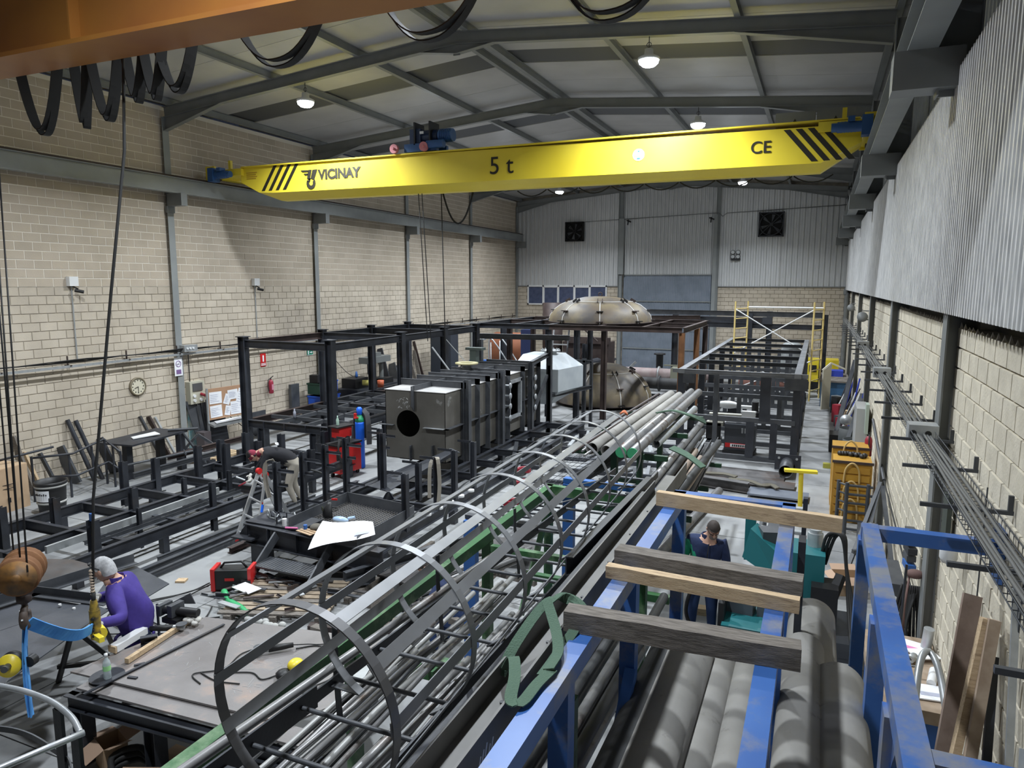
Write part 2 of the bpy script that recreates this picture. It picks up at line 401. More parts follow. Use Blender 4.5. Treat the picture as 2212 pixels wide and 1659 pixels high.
def ribs(p0, along, inward, length, z0, z1, pitch, depth, top=None, ramp=.2):
    """trapezoidal profiled sheet; top(s) gives an optional sloping upper edge"""
    al, inn, o = V(along), V(inward), V(p0); b = MB(); s = 0; pts = []
    while s < length - 1e-6:
        for t, dd in ((0, 0), (.36, 0), (.5, 1), (.86, 1)):
            q = s + t*pitch
            if q <= length: pts.append((q, dd*depth))
        s += pitch
    pts.append((length, 0)); vs = []
    for q, dd in pts:
        p = o + al*q + inn*dd; zt = top(q) if top else z1
        vs += [V((p.x, p.y, z0)), V((p.x, p.y, zt))]
    b.add(vs, [(2*i, 2*i+2, 2*i+3, 2*i+1) for i in range(len(pts)-1)], False)
    return b
for k in range(len(FY)):
    y0 = YB if k == 0 else FY[k-1]; y1 = FY[k]
    n = int(round((y1-y0)/1.5)); st = (y1-y0)/n
    for i in range(n):
        ribs((1.12, y0+i*st, 0), (0, 1, 0), (-1, 0, 0), st, 4.43, 6.72, .107, .05).build('cladding_sheet', clad_w, wr)
up_ = ribs((1.52, YB, 0), (0, 1, 0), (-1, 0, 0), YE-YB, 6.6, 9.25, .2, .03); up_.build('upper_sheet', paint, wr)
# end wall: cladding above 4.58, blocks below, door in the middle
we = MB()
for a, b_ in ((-16.5, -9.9), (-5.15, 1.6)): we.box((a, YE+.03, 0), (b_, YE+.3, 4.55))
we.box((-16.5, YE+.05, 4.5), (1.6, YE+.3, 10.1)); we = struct('wall_end', we, mortar_d)
block_wall(we, (-16.2, YE+.03, 0), (1, 0, 0), (0, -1, 0), 6.2, 0, 4.6, block_l, holes=[(.75, 5.35, 3.5, 4.7)], prefer=lambda c: -c[2], maxn=60)
block_wall(we, (-5.15, YE+.03, 0), (1, 0, 0), (0, -1, 0), 6.4, 0, 4.6, block_l, prefer=lambda c: -c[2], maxn=90)
for (a, b_, zb, pitch) in ((-16.2, -13.2, 4.58, .25), (-13.2, -9.95, 4.58, .25), (-9.95, -7.5, 5.2, .2), (-7.5, -5.1, 5.2, .2), (-5.1, -1.9, 4.58, .25), (-1.9, 1.3, 4.58, .25)):
    ribs((a, YE, 0), (1, 0, 0), (0, -1, 0), b_-a, zb, 9, pitch, .055, top=lambda q, a=a: roof_z(a+q)).build('cladding_sheet', clad, we)
# columns and trims of the end wall
tr = MB(); tr.ibeam((-10.05, YE-.12, 0), (-10.05, YE-.12, 9.6), .2, .2, .012, (1, 0, 0)); tr.box((-10.15, YE-.24, 5.2), (-9.88, YE-.22, 8.15)); struct('trim_1', tr, paint)
tr = MB(); tr.ibeam((-5.0, YE-.12, 0), (-5.0, YE-.12, 9.7), .2, .2, .012, (1, 0, 0)); tr.box((-5.2, YE-.24, 0), (-5.02, YE-.22, 8.2)); struct('trim_2', tr, paint)
tr = MB(); tr.bar((-16.1, YE-.06, 4.56), (-9.95, YE-.06, 4.56), .03, .05); struct('trim_3', tr, paintd)
tr = MB(); tr.bar((-5.0, YE-.06, 4.56), (1.2, YE-.06, 4.56), .03, .05); struct('trim_4', tr, paintd)
# door: four ribbed leaves stacked
dr = MB(); dr.box((-9.9, YE+.02, 0), (-5.15, YE+.1, 5.2)); dr = struct('door_1', dr, doorm)
for z0, z1 in ((0, 1.2), (1.25, 2.4), (2.45, 3.75), (3.8, 5.15)):
    b = ribs((-9.85, YE-.0, 0), (1, 0, 0), (0, -1, 0), 4.65, z0, z1, .09, .018); b.build('door_panel', doorm, dr)
    b = MB(); b.bar((-9.85, YE-.05, z1+.02), (-5.2, YE-.05, z1+.02), .04, .05); b.build('panel_rail', paint, dr)
b = MB(); b.box((-6.55, YE-.04, 0), (-6.5, YE-.02, 2.2)); b.box((-5.75, YE-.04, 0), (-5.7, YE-.02, 2.2)); b.box((-6.55, YE-.04, 2.2), (-5.7, YE-.02, 2.25)); b.build('wicket_frame', doorm, dr)
b = MB(); b.bar((-5.95, YE-.06, .95), (-5.95, YE-.06, 1.12), .05); b.build('handle', blk, dr)
# window band in the end wall
wi = MB(); 
for x0, x1, z0, z1 in ((-15.5, -10.8, 4.52, 4.6), (-15.5, -10.8, 3.5, 3.58)): wi.box((x0, YE-.08, z0), (x1, YE+.03, z1))
for i in range(6): wi.box((-15.5+i*.924, YE-.08, 3.5), (-15.5+i*.924+.08, YE+.03, 4.6))
wi = struct('window_1', wi, white)
for i in range(5):
    x = -15.5 + .08 + i*.924; b = MB(); b.box((x, YE-.02, 3.58), (x+.844, YE, 4.52)); b.build('pane', glass, wi)
    if i % 2: 
        b = MB(); b.bar((x+.02, YE-.05, 3.6), (x+.02, YE-.05, 4.5), .04); b.bar((x+.82, YE-.05, 3.6), (x+.82, YE-.05, 4.5), .04); b.bar((x, YE-.05, 3.6), (x+.84, YE-.05, 3.6), .04); b.bar((x, YE-.05, 4.5), (x+.84, YE-.05, 4.5), .04); b.build('sash', white, wi)
# back wall behind the viewer
wb = MB(); wb.box((-16.5, YB-.3, 0), (1.6, YB, 10)); struct('wall_back', wb, block_l)
# roof
cl = MB(); 
for xa, xb in ((XL-.3, RX), (RX, XR+.4)):
    za, zb = roof_z(xa)+.32, roof_z(xb)+.32
    cl.add([(xa, YB, za), (xb, YB, zb), (xb, YE+.3, zb), (xa, YE+.3, za), (xa, YB, za+.1), (xb, YB, zb+.1), (xb, YE+.3, zb+.1), (xa, YE+.3, za+.1)], [(0, 1, 2, 3), (4, 5, 6, 7), (0, 1, 5, 4), (2, 3, 7, 6), (0, 3, 7, 4), (1, 2, 6, 5)])
cl = struct('ceiling', cl, mat('roof_top', (.2, .2, .2), .8))
PX = [-15.85, -12.5, -9.97, -7.65, -7.2, -4.42, -1.68, .95]
def rp(x, y, dz=0): return (x, y, roof_z(x) + dz)
ys = [YB, -4.7] + [v for k in range(8) for v in (-3.7 - 0*k + k*6 - 0, )]
bounds = []
skys = [(y, y+1.05) for y in (-1.75, 4.25, 10.25, 16.25, 22.25, 28.25, 34.25)]
edges = [YB] + [v for s in skys for v in s] + [YE]
for i in range(len(edges)-1):
    y0, y1 = edges[i], edges[i+1]; strip = i % 2 == 1
    for j in range(len(PX)-1):
        x0, x1 = PX[j], PX[j+1]
        if j == 0: x0 = XL - .25
        if j == len(PX)-2: x1 = XR + .35
        if strip and j not in (3,):
            b = MB(); n = 9; vs = []
            for q in range(2*n+1):
                y = y0 + (y1-y0)*q/(2*n); d = .22 + (.05 if q % 2 else 0); vs += [rp(x0, y, d), rp(x1, y, d)]
            b.add(vs, [(2*q, 2*q+1, 2*q+3, 2*q+2) for q in range(2*n)]); b.build('skylight_strip', skyl, cl)
        else:
            n = 1 if strip else max(1, int(round((y1-y0)/1.66))); st = (y1-y0)/n
            for q in range(n):
                b = MB(); ya, yb = y0+q*st+.006, y0+(q+1)*st-.006
                b.add([rp(x0, ya, .20), rp(x1, ya, .20), rp(x1, yb, .20), rp(x0, yb, .20), rp(x0, ya, .24), rp(x1, ya, .24), rp(x1, yb, .24), rp(x0, yb, .24)], [(0, 1, 2, 3), (0, 1, 5, 4), (2, 3, 7, 6), (1, 2, 6, 5), (0, 3, 7, 4)]); b.build('roof_panel', roofp, cl)
for x in PX:
    b = MB(); z = roof_z(x) + .11; b.ibeam((x, YB, z), (x, YE, z), .17, .11, .01); o = b.build('purlin', paintd, cl)
# portal frames
for k, y in enumerate(FY):
    f = MB(); s = .02
    for xa, xb in ((XL+.1, RX), (RX, .9)):
        sg = 1 if xa < RX-1 else -1
        p0, p1 = V((xa, y, roof_z(xa)-.10)), V((xb, y, roof_z(xb)-.10))
        f.ibeam(p0, p1, .26, .14, .012)
    # haunches
    for xe, sg in ((XL+.1, 1), (.88, -1)):
        zt = roof_z(xe) - .23; L_ = 2.0 if sg > 0 else 2.6; h = .34 if sg > 0 else .28
        q = [V((xe, y, zt)), V((xe+sg*L_, y, roof_z(xe+sg*L_)-.23)), V((xe, y, zt-h))]
        f.poly([q[0]-V((0, .006, 0)), q[1]-V((0, .006, 0)), q[2]-V((0, .006, 0))], .012, (0, 1, 0))
        f.bar(q[2], q[1], .14, .012)
    q = [V((RX-.85, y-.006, roof_z(RX-.85)-.23)), V((RX, y-.006, RZ-.23)), V((RX+.85, y-.006, roof_z(RX+.85)-.23)), V((RX, y-.006, RZ-.42))]
    f.poly(q, .012, (0, 1, 0)); f.bar(q[0]+V((0, .006, 0)), q[3]+V((0, .006, 0)), .14, .012); f.bar(q[3]+V((0, .006, 0)), q[2]+V((0, .006, 0)), .14, .012)
    f.bar((RX, y, RZ-.45), (RX, y, RZ+.05), .16, .02, (0, 1, 0))
    o = f.build('roof_frame', paintd, cl)
for k, y in enumerate([-3.7] + FY):
    # left columns stand in the wall plane
    b = MB(); b.ibeam((XL+.0, y, 0), (XL+.0, y, 9.0), .2, .2, .014, (1, 0, 0)); o = b.build('column', paint, wl)
    b = MB(); b.box((XL+.08, y-.1, 6.72), (XL+.62, y+.1, 7.04)); b.box((XL+.05, y-.12, 6.55), (XL+.13, y+.12, 6.72)); b.build('corbel', paintd, wl)
    b = MB(); b.ibeam((1.30, y, 0), (1.30, y, 6.5), .28, .26, .016, (1, 0, 0)); b.build('column', paintd, wr)
    b = MB(); b.ibeam((1.08, y, 6.5), (1.08, y, 9.15), .34, .22, .016, (1, 0, 0)); b.build('column_head', paintd, wr)
    b = MB(); b.box((.52, y-.17, 6.56), (1.12, y+.17, 6.92)); b.build('corbel', paintd, wr)
# crane runways
b = MB(); b.ibeam((XL+.42, YB, 7.24), (XL+.42, YE-.15, 7.24), .4, .2, .016); b = b.build('crane_runway', paint); tag(b, 'grey crane runway beam along the block wall on the left', 'beam')
r_ = MB(); r_.bar((XL+.42, YB, 7.47), (XL+.42, YE-.2, 7.47), .05, .05); r_.build('rail', rustd, b)
b = MB(); b.ibeam((.76, YB, 7.12), (.76, YE-.15, 7.12), .4, .26, .016); b = b.build('crane_runway', paint); tag(b, 'grey crane runway beam on brackets along the corrugated wall on the right', 'beam')
r_ = MB(); r_.bar((.76, YB, 7.36), (.76, YE-.2, 7.36), .05, .06); r_.build('rail', rustd, b)
r_ = MB(); 
for dz in (0, .06, .12): r_.bar((.93, YB, 7.42+dz), (.93, YE-.3, 7.42+dz), .02)
for i in range(26): r_.box((.9, 1+i*1.4, 7.36), (.98, 1.04+i*1.4, 7.6))
r_.build('conductor_line', blk, b)
# rain pipe in the far right corner
b = MB(); b.tube(smooth_path([(1.0, YE-.3, 9.1), (1.0, YE-.3, 8.9), (1.2, YE-.35, 8.6), (1.2, YE-.35, 6), (1.2, YE-.35, 4.7), (1.1, YE-.35, 4.4), (1.1, YE-.35, 4.2), (1.15, YE-.35, 3.9), (1.15, YE-.35, 0.0)], 5), .11, 12); tag(b.build('downpipe', paintd), 'dark grey rain downpipe in the far right corner', 'pipe')
for yy in (11.0, 17.0):
    b = MB(); b.tube(smooth_path([(1.35, yy+2.4, 7.75), (1.05, yy+2.4, 7.75), (.9, yy+2.4, 7.8), (.9, yy+2.4, 8.1), (1.0, yy+2.4, 8.3)], 5), .07, 10); tag(b.build('duct_elbow', paint), 'grey pipe elbow beside the crane rail, %s' % ('nearer one' if yy < 12 else 'farther one'), 'pipe')
# lamps
lp = None
for lx, ly in LAMPS:
    if lp is None:
        lp = thing('high_bay_lamp', (lx, ly, LZ), 'white high bay lamp hanging from a roof frame', 'lamp', 'high bay lamps under the roof frames')
        b = MB(); b.lathe((lx, ly, LZ), [(.20, -.05), (.21, 0), (.09, .06), (.08, .16)], 20); b.build('housing', white, lp)
        b = MB(); b.lathe((lx, ly, LZ), [(.19, -.05), (.18, -.10), (.12, -.15), (.0, -.17)], 20, cap=False); b.build('diffuser', lampw, lp)
        b = MB(); b.tube([(lx, ly, LZ+.16), (lx, ly, roof_z(lx)-.2+.0)], .008, 6); b.tube([V((lx, ly, LZ+.24))+V((.045*math.cos(t*.6), 0, .045*math.sin(t*.6))) for t in range(11)], .006, 6); b.build('hook', blk, lp)
    else:
        c = copy_tree(lp); c.location = (lx, ly, LZ)
LB = {(-11.5, 14.29): 'left lamp on the nearest roof frame, glowing white', (-3.3, 14.29): 'right lamp on the nearest roof frame, glowing white',
      (-3.3, 20.29): 'glowing lamp on the second roof frame, above the girder at right', (-11.5, 20.29): 'lamp on the second roof frame behind the blue hoist trolley',
      (-11.5, 32.29): 'small far lamp seen under the yellow girder at left', (-3.3, 32.29): 'small far lamp seen under the yellow girder at right'}
for o in bpy.data.objects:
    if o.name.startswith('high_bay_lamp'):
        for k, v in LB.items():
            if (V(o.location) - V((k[0], k[1], LZ))).length < .05: o['label'] = v
# ------------------------------------------------------------------ yellow bridge crane
def xs_box(mb, secs):
    """loft closed outlines (lists of points of equal length)"""
    n = len(secs[0]); base = len(mb.v)
    for s in secs: mb.v += [tuple(p) for p in s]
    for i in range(len(secs)-1):
        for k in range(n):
            a = base+i*n+k; b = base+i*n+(k+1) % n
            mb.f.append([a, b, b+n, a+n]); mb.mi.append(mb.cur); mb.smooth.append(False)
    mb.f.append([base+k for k in range(n)][::-1]); mb.f.append([base+(len(secs)-1)*n+k for k in range(n)]); mb.mi += [mb.cur]*2; mb.smooth += [False]*2
cr = thing('bridge_crane', (-7, 15.9, 7), 'yellow bridge crane spanning the hall with black lettering and stripes', 'crane')
def gsec(x, zt, zb, zl):
    return [V((x, 15.5, zt)), V((x, 15.5, zb)), V((x, 15.86, zl)), V((x, 16.1, zl)), V((x, 16.1, zt))]
g = MB(); xs_box(g, [gsec(-14.75, 7.83, 7.42, 7.41), gsec(-14.15, 7.83, 7.13, 7.1), gsec(-13.7, 7.83, 7.10, 6.93), gsec(-.15, 7.72, 7.03, 6.90), gsec(.55, 7.72, 7.38, 7.36)])
g.build('girder', yel, cr)
b = MB(); b.box((-14.7, 15.44, 7.80), (.5, 16.16, 7.83)); b.bar((-14.6, 16, 7.86), (.4, 16, 7.86), .05); b.build('top_flange', yel, cr)
for xe, s in ((-15.6, 1), (.72, -1)):
    e = MB(); x0 = xe-.14; z = 7.50
    e.box((x0, 15.3, z+.06), (x0+.28, 17.2, z+.30)); e.box((x0-.02, 15.24, z), (x0+.3, 15.3, z+.36)); e.box((x0-.02, 17.18, z), (x0+.3, 17.25, z+.42)); e.box((xe-.1, 15.4, z+.1), (xe+s*.95, 16.2, z+.28)); e.box((xe+s*.5-.04, 15.45, z+.3), (xe+s*.5+.04, 15.53, z+.52))
    ec = e.build('end_carriage', yel, cr)
    for yy in (15.5, 16.9):
        b = MB(); b.cyl((xe-.06, yy, z+.12), (xe+.06, yy, z+.12), .13, 20); b.build('wheel', rustd, ec)
    b = MB(); b.cyl((xe+s*.2, 15.25, z+.12), (xe+s*.62, 15.25, z+.12), .10, 16); b.cyl((xe+s*.62, 15.25, z+.12), (xe+s*.72, 15.25, z+.12), .085, 16); b.box((min(xe+s*.02, xe+s*.2), 15.12, z-.06), (max(xe+s*.02, xe+s*.2), 15.38, z+.3)); b.box((xe+s*.38-.06, 15.15, z+.2), (xe+s*.38+.06, 15.35, z+.30))
    for q in range(5): b.cyl((xe+s*(.3+q*.06), 15.25, z+.12), (xe+s*(.31+q*.06), 15.25, z+.12), .108, 16)
    b.build('travel_motor', bluem, cr)
def gx(px): return -14.14 + (px-560)/(1790-560)*14.1
fr = (PI/2, 0, 0)
inkb = mat('black_lettering', (.02, .018, .012), .5)
for i in range(4):
    x = -14.05 + i*.24; b = MB(); b.poly([(x, 15.497, 7.16), (x+.11, 15.497, 7.16), (x+.55, 15.497, 7.80), (x+.44, 15.497, 7.80)], .003, (0, -1, 0)); b.build('warning_stripe', inkb, cr)
for i in range(4):
    x = -.86 + i*.22; b = MB(); b.poly([(x, 15.497, 7.70), (x+.12, 15.497, 7.70), (x+.66, 15.497, 7.07), (x+.54, 15.497, 7.07)], .003, (0, -1, 0)); b.build('warning_stripe', inkb, cr)
text_mesh('5 t', .56, inkb, (-6.95, 15.49, 7.385), fr, cr)
text_mesh('VICINAY', .33, inkb, (-11.5, 15.49, 7.47), fr, cr, bold=.016)
text_mesh('CE', .33, inkb, (-1.27, 15.49, 7.39), fr, cr, bold=.002)
lg = MB()
c0 = V((-12.42, 15.49, 7.38))
def arc2(cx, cz, r0, r1, a0, a1, n=12):
    o = [(cx+r1*math.cos(math.radians(a0+(a1-a0)*i/n)), cz+r1*math.sin(math.radians(a0+(a1-a0)*i/n))) for i in range(n+1)]
    return o + [(cx+r0*math.cos(math.radians(a1-(a1-a0)*i/n)), cz+r0*math.sin(math.radians(a1-(a1-a0)*i/n))) for i in range(n+1)]
def flat(pts, o=c0): lg.poly([(o.x+a*1.15, o.y, o.z+b*1.2) for a, b in pts], .004, (0, -1, 0))
A = arc2(.03, -.08, .05, .13, -215, 35)
n_ = len(A)//2
for i in range(n_-1): flat([A[i], A[i+1], A[-2-i], A[-1-i]])
flat([(-.25, .2), (-.05, .2), (-.03, .16), (-.2, .16)]); flat([(-.17, .13), (-.06, .13), (-.04, .09), (-.13, .09)])
flat([(-.03, .02), (.03, .02), (.0, -.05), (-.06, -.05)]); flat([(-.04, .2), (.06, .2), (.0, -.02), (-.08, .02)]); flat([(.22, .2), (.08, .2), (.02, .02), (.12, -.02)])
lg.build('emblem', inkb, cr)
b = MB(); b.cyl((-3.74, 15.494, 7.42), (-3.74, 15.49, 7.42), .125, 24); st_ = b.build('round_sticker', paper, cr)
b = MB(); b.box((-3.84, 15.486, 7.38), (-3.64, 15.489, 7.45)); b.build('sticker_band', mat('sticker_orange', (.75, .35, .12), .6), st_)
b = MB(); b.box((-3.78, 15.486, 7.33), (-3.70, 15.489, 7.36)); b.box((-3.76, 15.486, 7.48), (-3.72, 15.489, 7.51)); b.build('sticker_mark', bluec, st_)
for i in range(3): text_mesh('5 t', .01, inkb, (-14.45, 15.49, 7.6-i*.06), fr, cr, name='small_print') if False else None
b = MB()
for i in range(4): b.box((-14.55, 15.489, 7.50+i*.05), (-14.22+.04*(i % 2), 15.492, 7.515+i*.05))
b.build('small_print', yeld, cr)
b = MB(); b.box((-1.05, 15.95, 7.76), (-.3, 16.3, 8.12)); b.box((-.28, 15.95, 7.76), (.42, 16.3, 8.12)); cb = b.build('control_cabinet', paintd, cr)
b = MB()
for x in (-.68, .07): b.poly([(x-.05, 15.94, 7.9), (x+.05, 15.94, 7.9), (x, 15.94, 7.99)], .004, (0, -1, 0))
b.build('warning_triangle', inkb, cb)
fs = MB()
xx = -8.6
fs.tube(smooth_path(cat_pts((-8.95, 16.35, 6.95), (-8.1, 16.35, 6.95), .75, 10), 2), .025, 6)
x = -6.9
while x < -.4: fs.tube(cat_pts((x, 16.35, 6.92), (x+.75, 16.35, 6.92), .14, 8), .015, 6); x += .78
fs.bar((-9.2, 16.35, 6.98), (-.2, 16.35, 6.98), .03); fs.build('festoon_cable', rubber, cr)
# hoist trolley on top of the girder
h = thing('hoist_trolley', (-9.05, 15.8, 7.83), 'blue hoist trolley with red buffers on top of the yellow girder', 'hoist')
b = MB(); b.box((-9.55, 15.5, 7.86), (-8.65, 15.62, 8.05)); b.box((-9.55, 16.0, 7.86), (-8.65, 16.1, 8.05)); b.build('frame', bluem, h)
b = MB(); b.cyl((-9.4, 15.75, 8.22), (-8.7, 15.75, 8.22), .17, 20); b.box((-9.42, 15.55, 8.05), (-9.12, 15.95, 8.4)); b.build('hoist_body', mat('hoist_dark', (.02, .04, .10), .4), h)
b = MB(); b.box((-9.28, 15.5, 8.02), (-9.24, 15.95, 8.55)); b.box((-8.86, 15.5, 8.02), (-8.82, 15.95, 8.55)); b.build('side_plate', blk, h)
b = MB(); b.cyl((-8.66, 15.7, 8.22), (-8.3, 15.7, 8.22), .15, 18)
for q in range(6): b.cyl((-8.62+q*.05, 15.7, 8.22), (-8.60+q*.05, 15.7, 8.22), .162, 18)
b.build('hoist_motor', bluem, h)
b = MB(); b.cyl((-8.9, 15.5, 8.0), (-8.45, 15.5, 8.0), .1, 14); b.build('travel_gear', bluem, h)
for x in (-9.78, -8.95):
    b = MB(); b.cyl((x, 15.38, 7.95), (x, 15.46, 7.95), .11, 18); b.cyl((x, 15.33, 7.95), (x, 15.38, 7.95), .03, 10); b.build('buffer_wheel', mat('pale_red', (.62, .22, .24), .5), h)
b = MB(); b.box((-9.12, 15.52, 8.27), (-9.02, 15.55, 8.33)); b.build('label_plate', white, h)
b = MB()
for x in (-9.40, -9.30): b.tube([(x, 15.8, 7.9), (x+.03, 16.2, 3.2)], .012, 5)
b.build('hoist_rope', blk, h)
b = MB(); b.tube([(-8.92, 16.2, 7.0), (-8.9, 16.3, 2.9)], .014, 5); b.build('pendant_cable', rubber, h)
# ------------------------------------------------------------------ orange crane above the viewer
oc = thing('orange_crane', (-7, 4.8, 6.83), 'weathered orange crane girder crossing close overhead at top left', 'crane')
b = MB(); b.box((-15.2, 4.72, 6.86), (.55, 5.0, 7.85)); b.build('girder', orange, oc)
b = MB(); b.box((-15.2, 4.58, 6.80), (.55, 5.06, 6.84)); b.box((-15.2, 4.58, 7.85), (.55, 5.06, 7.88)); b.build('bottom_flange', orange, oc)
for x in (-9.8, -6.3, -2.8): b = MB(); b.box((x-.01, 4.62, 6.86), (x+.01, 4.73, 7.85)); b.build('stiffener', orange, oc)
for xe in (-15.6, .72):
    b = MB(); b.box((xe-.14, 3.2, 7.52), (xe+.14, 6.4, 7.84)); b.box((xe-.3, 4.5, 7.5), (xe+.3, 5.2, 7.8)); b.build('end_carriage', orange, oc)
b = MB(); b.bar((-15, 5.28, 6.98), (.4, 5.28, 6.98), .04, .05); b.build('festoon_rail', paintd, oc)
b = MB()
for i in range(14): b.bar((-14.5+i*1.1, 5.04, 6.98), (-14.5+i*1.1, 5.3, 6.98), .03)
b.build('rail_bracket', orange, oc)
def floop(x0, x1, sag, y=5.28, dy=.05, w=.07):
    b = MB()
    for k in range(2):
        pts = []
        for i in range(17):
            t = i/16; x = x0 + (x1-x0)*t; z = 6.94 - sag*(1-abs(2*t-1)**2.6) - k*.05*(1-abs(2*t-1)**2)
            pts.append((x, y + k*.04 + dy*math.sin(t*PI*2)*.4, z))
        b.ribbon(pts, w, .012, (.25, 1, 0))
    b.build('cable_loop', rubber, oc)
for x0, x1, s in ((-8.05, -7.45, .62), (-7.2, -7.0, .60), (-6.95, -6.55, .56), (-6.45, -6.2, .42), (-6.2, -5.95, .42), (-6.0, -5.55, .38), (-4.95, -4.1, .28), (-3.4, -2.6, .25), (-1.9, -1.1, .30)): floop(x0, x1, s)
# trolley and ropes of the orange crane are out of frame; the hook block hangs in view
hk = thing('crane_hook', (-6.45, 4.0, 2.05), 'rusty orange twin sheave hook block with blue sling on its hook', 'hook')
hx, hy, hz = -6.36, 3.80, 2.17
ax = V((.72, -.69, 0))
for s, m in ((-1, yeld), (1, rusty)):
    b = MB(); cc = V((hx, hy, hz)) + ax*s*.10
    b.lathe(cc - ax*.055, [(.0, 0), (.17, 0), (.175, .02), (.14, .045), (.14, .065), (.175, .09), (.17, .11), (0, .11)], 24, ax, cap=False); b.build('sheave', rusty, hk)
    b = MB(); b.lathe(cc + ax*s*.058, [(0, 0), (.15, 0), (.155, s*.015), (0.04, s*.02), (.04, s*.04), (0, s*.04)], 24, ax, cap=False); b.build('side_cover', mat('hook_paint', (.28, .13, .03), .6, 0, (.10, .06, .03), 9), hk)
b = MB(); b.box((hx-.05, hy-.05, hz-.22), (hx+.05, hy+.05, hz+.02)); b.lathe((hx, hy, hz-.30), [(.03, 0), (.06, .02), (.06, .08), (.03, .10)], 14); b.build('swivel', rustd, hk)
b = MB(); pts = []
for i in range(15):
    a = math.radians(100 - i*21); rr = .085
    pts.append(V((hx, hy, hz-.42)) + V((ax.x*math.cos(a)*rr, ax.y*math.cos(a)*rr, math.sin(a)*rr)))
b.tube(pts, .03, 10, rs=[.025+.014*math.sin(i/14*PI) for i in range(15)]); b.tube([(hx, hy, hz-.24), (hx, hy, hz-.34)], .025, 10); b.build('hook', mat('hook_iron', (.07, .05, .04), .6), hk)
b = MB(); b.bar(V((hx+.03, hy-.03, hz-.33)), V((hx+.08, hy-.08, hz-.42)), .015, .03); b.build('safety_latch', galv, hk)
b = MB()
for s, q in ((-1, -.16), (-1, -.05), (1, .05), (1, .16)):
    c0_ = V((hx, hy, hz)) + ax*s*.10
    b.tube([c0_ + V((q*.8, 0, .05)), (-7.95+q, 4.85, 6.9)], .008, 5)
b.build('rope', blk, hk)
# blue round slings from the hook
sl = thing('lifting_sling', (hx, hy, hz-.45), 'blue webbing sling draped from the crane hook towards the workpiece', 'sling')
hb = V((hx+.05, hy-.02, hz-.46))
b = MB(); b.ribbon(smooth_path([hb, hb+V((-.02, -.03, -.25)), hb+V((.02, -.05, -.55)), hb+V((.03, -.06, -.85))], 5), .10, .012, (.75, -.6, 0)); b.build('hanging_leg', slingb, sl)
b = MB(); b.ribbon(smooth_path([hb+V((-.06, .02, .0)), hb+V((-.08, .0, -.3)), hb+V((-.05, -.03, -.6)), hb+V((.02, -.06, -.86))], 5), .08, .012, (.5, -.8, 0)); b.build('hanging_leg', slingb, sl)
b = MB(); b.ribbon(smooth_path([hb, hb+V((-.02, .18, -.16)), hb+V((-.05, .36, -.30)), hb+V((-.08, .52, -.38)), V((-6.42, 4.44, 1.32))], 5), .11, .014, (.3, -.3, .9)); b.build('draped_leg', slingb, sl)
b = MB(); b.ribbon([hb+V((-.1, -.05, -.38)), hb+V((-.16, -.1, -.5)), hb+V((-.2, -.13, -.58))], .07, .006, (.7, -.7, 0)); b.build('tag', paper, sl)
# pendant control held by the worker
pc = thing('pendant_control', (-6.46, 4.51, 1.2), 'yellow pendant control hanging on a long black cable, held in a glove', 'control')
px_, py_ = -6.46, 4.51
b = MB(); b.cyl((px_, py_, 1.18), (px_, py_, 1.48), .05, 14); b.cyl((px_, py_, 1.48), (px_, py_, 1.58), .045, 14, .028); b.build('body', mat('worn_yellow', (.42, .28, .03), .6, 0, (.06, .05, .03), 14), pc)
b = MB()
for i in range(4): b.cyl((px_+.03, py_-.045, 1.23+i*.06), (px_+.04, py_-.062, 1.23+i*.06), .014, 8)
b.build('button', blk, pc)
b = MB(); b.tube([(px_, py_, 1.56), (px_+.005, py_, 1.66)], .022, 8); b.tube([(px_, py_, 1.66), (px_+.06, py_+.04, 2.6), (-6.1, 4.68, 4.6), (-6.0, 4.85, 5.9), (-6.45, 5.28, 6.95)], .014, 6); b.build('cable', rubber, pc)
b = MB()
for i in range(9): b.lathe((px_, py_, 1.63+i*.03), [(.016, 0), (.024, .012), (.016, .024)], 8)
b.build('wrapped_tape', mat('frayed_tape', (.45, .36, .28), .9), pc)
# ------------------------------------------------------------------ blue frame A with planks and pipes
fa = thing('blue_rack', (-.6, 4, 0), 'blue square tube rack holding large grey pipes, planks laid across it', 'rack')
ZT = 2.90
def sq(name, p0, p1, w, m, par, h=None): b = MB(); b.bar(p0, p1, w, h); return b.build(name, m, par)
for x in (-1.03, -.14): sq('top_rail', (x, 1.2, ZT-.05), (x, 6.15, ZT-.05), .10, bluep, fa)
sq('cross_rail', (-1.08, 6.12, ZT-.05), (-.09, 6.12, ZT-.05), .10, bluep, fa)
for x in (-1.03, -.14):
    for y in (1.9, 3.0, 4.35, 6.12): sq('post', (x, y, 0), (x, y, ZT-.1), .10, bluep, fa)
for y in (2.2, 4.2, 5.9): sq('cross_rail', (-1.03, y, 1.74), (-.14, y, 1.74), .10, bluep, fa)
for x in (-1.03, -.14): sq('lower_rail', (x, 1.2, 1.0), (x, 6.15, 1.0), .08, bluep, fa)
sq('diagonal_brace', (-1.0, 3.0, 1.0), (-1.0, 4.3, 2.2), .07, bluep, fa)
b = MB(); b.bar((-.02, 5.3, 0), (-.02, 5.3, 2.9), .05, .16); b.bar((-.02, 6.9, 0), (-.02, 6.9, 2.75), .04, .08); tag(b.build('steel_upright', steel), 'dark steel uprights standing behind the right rail of the blue rack', 'upright')
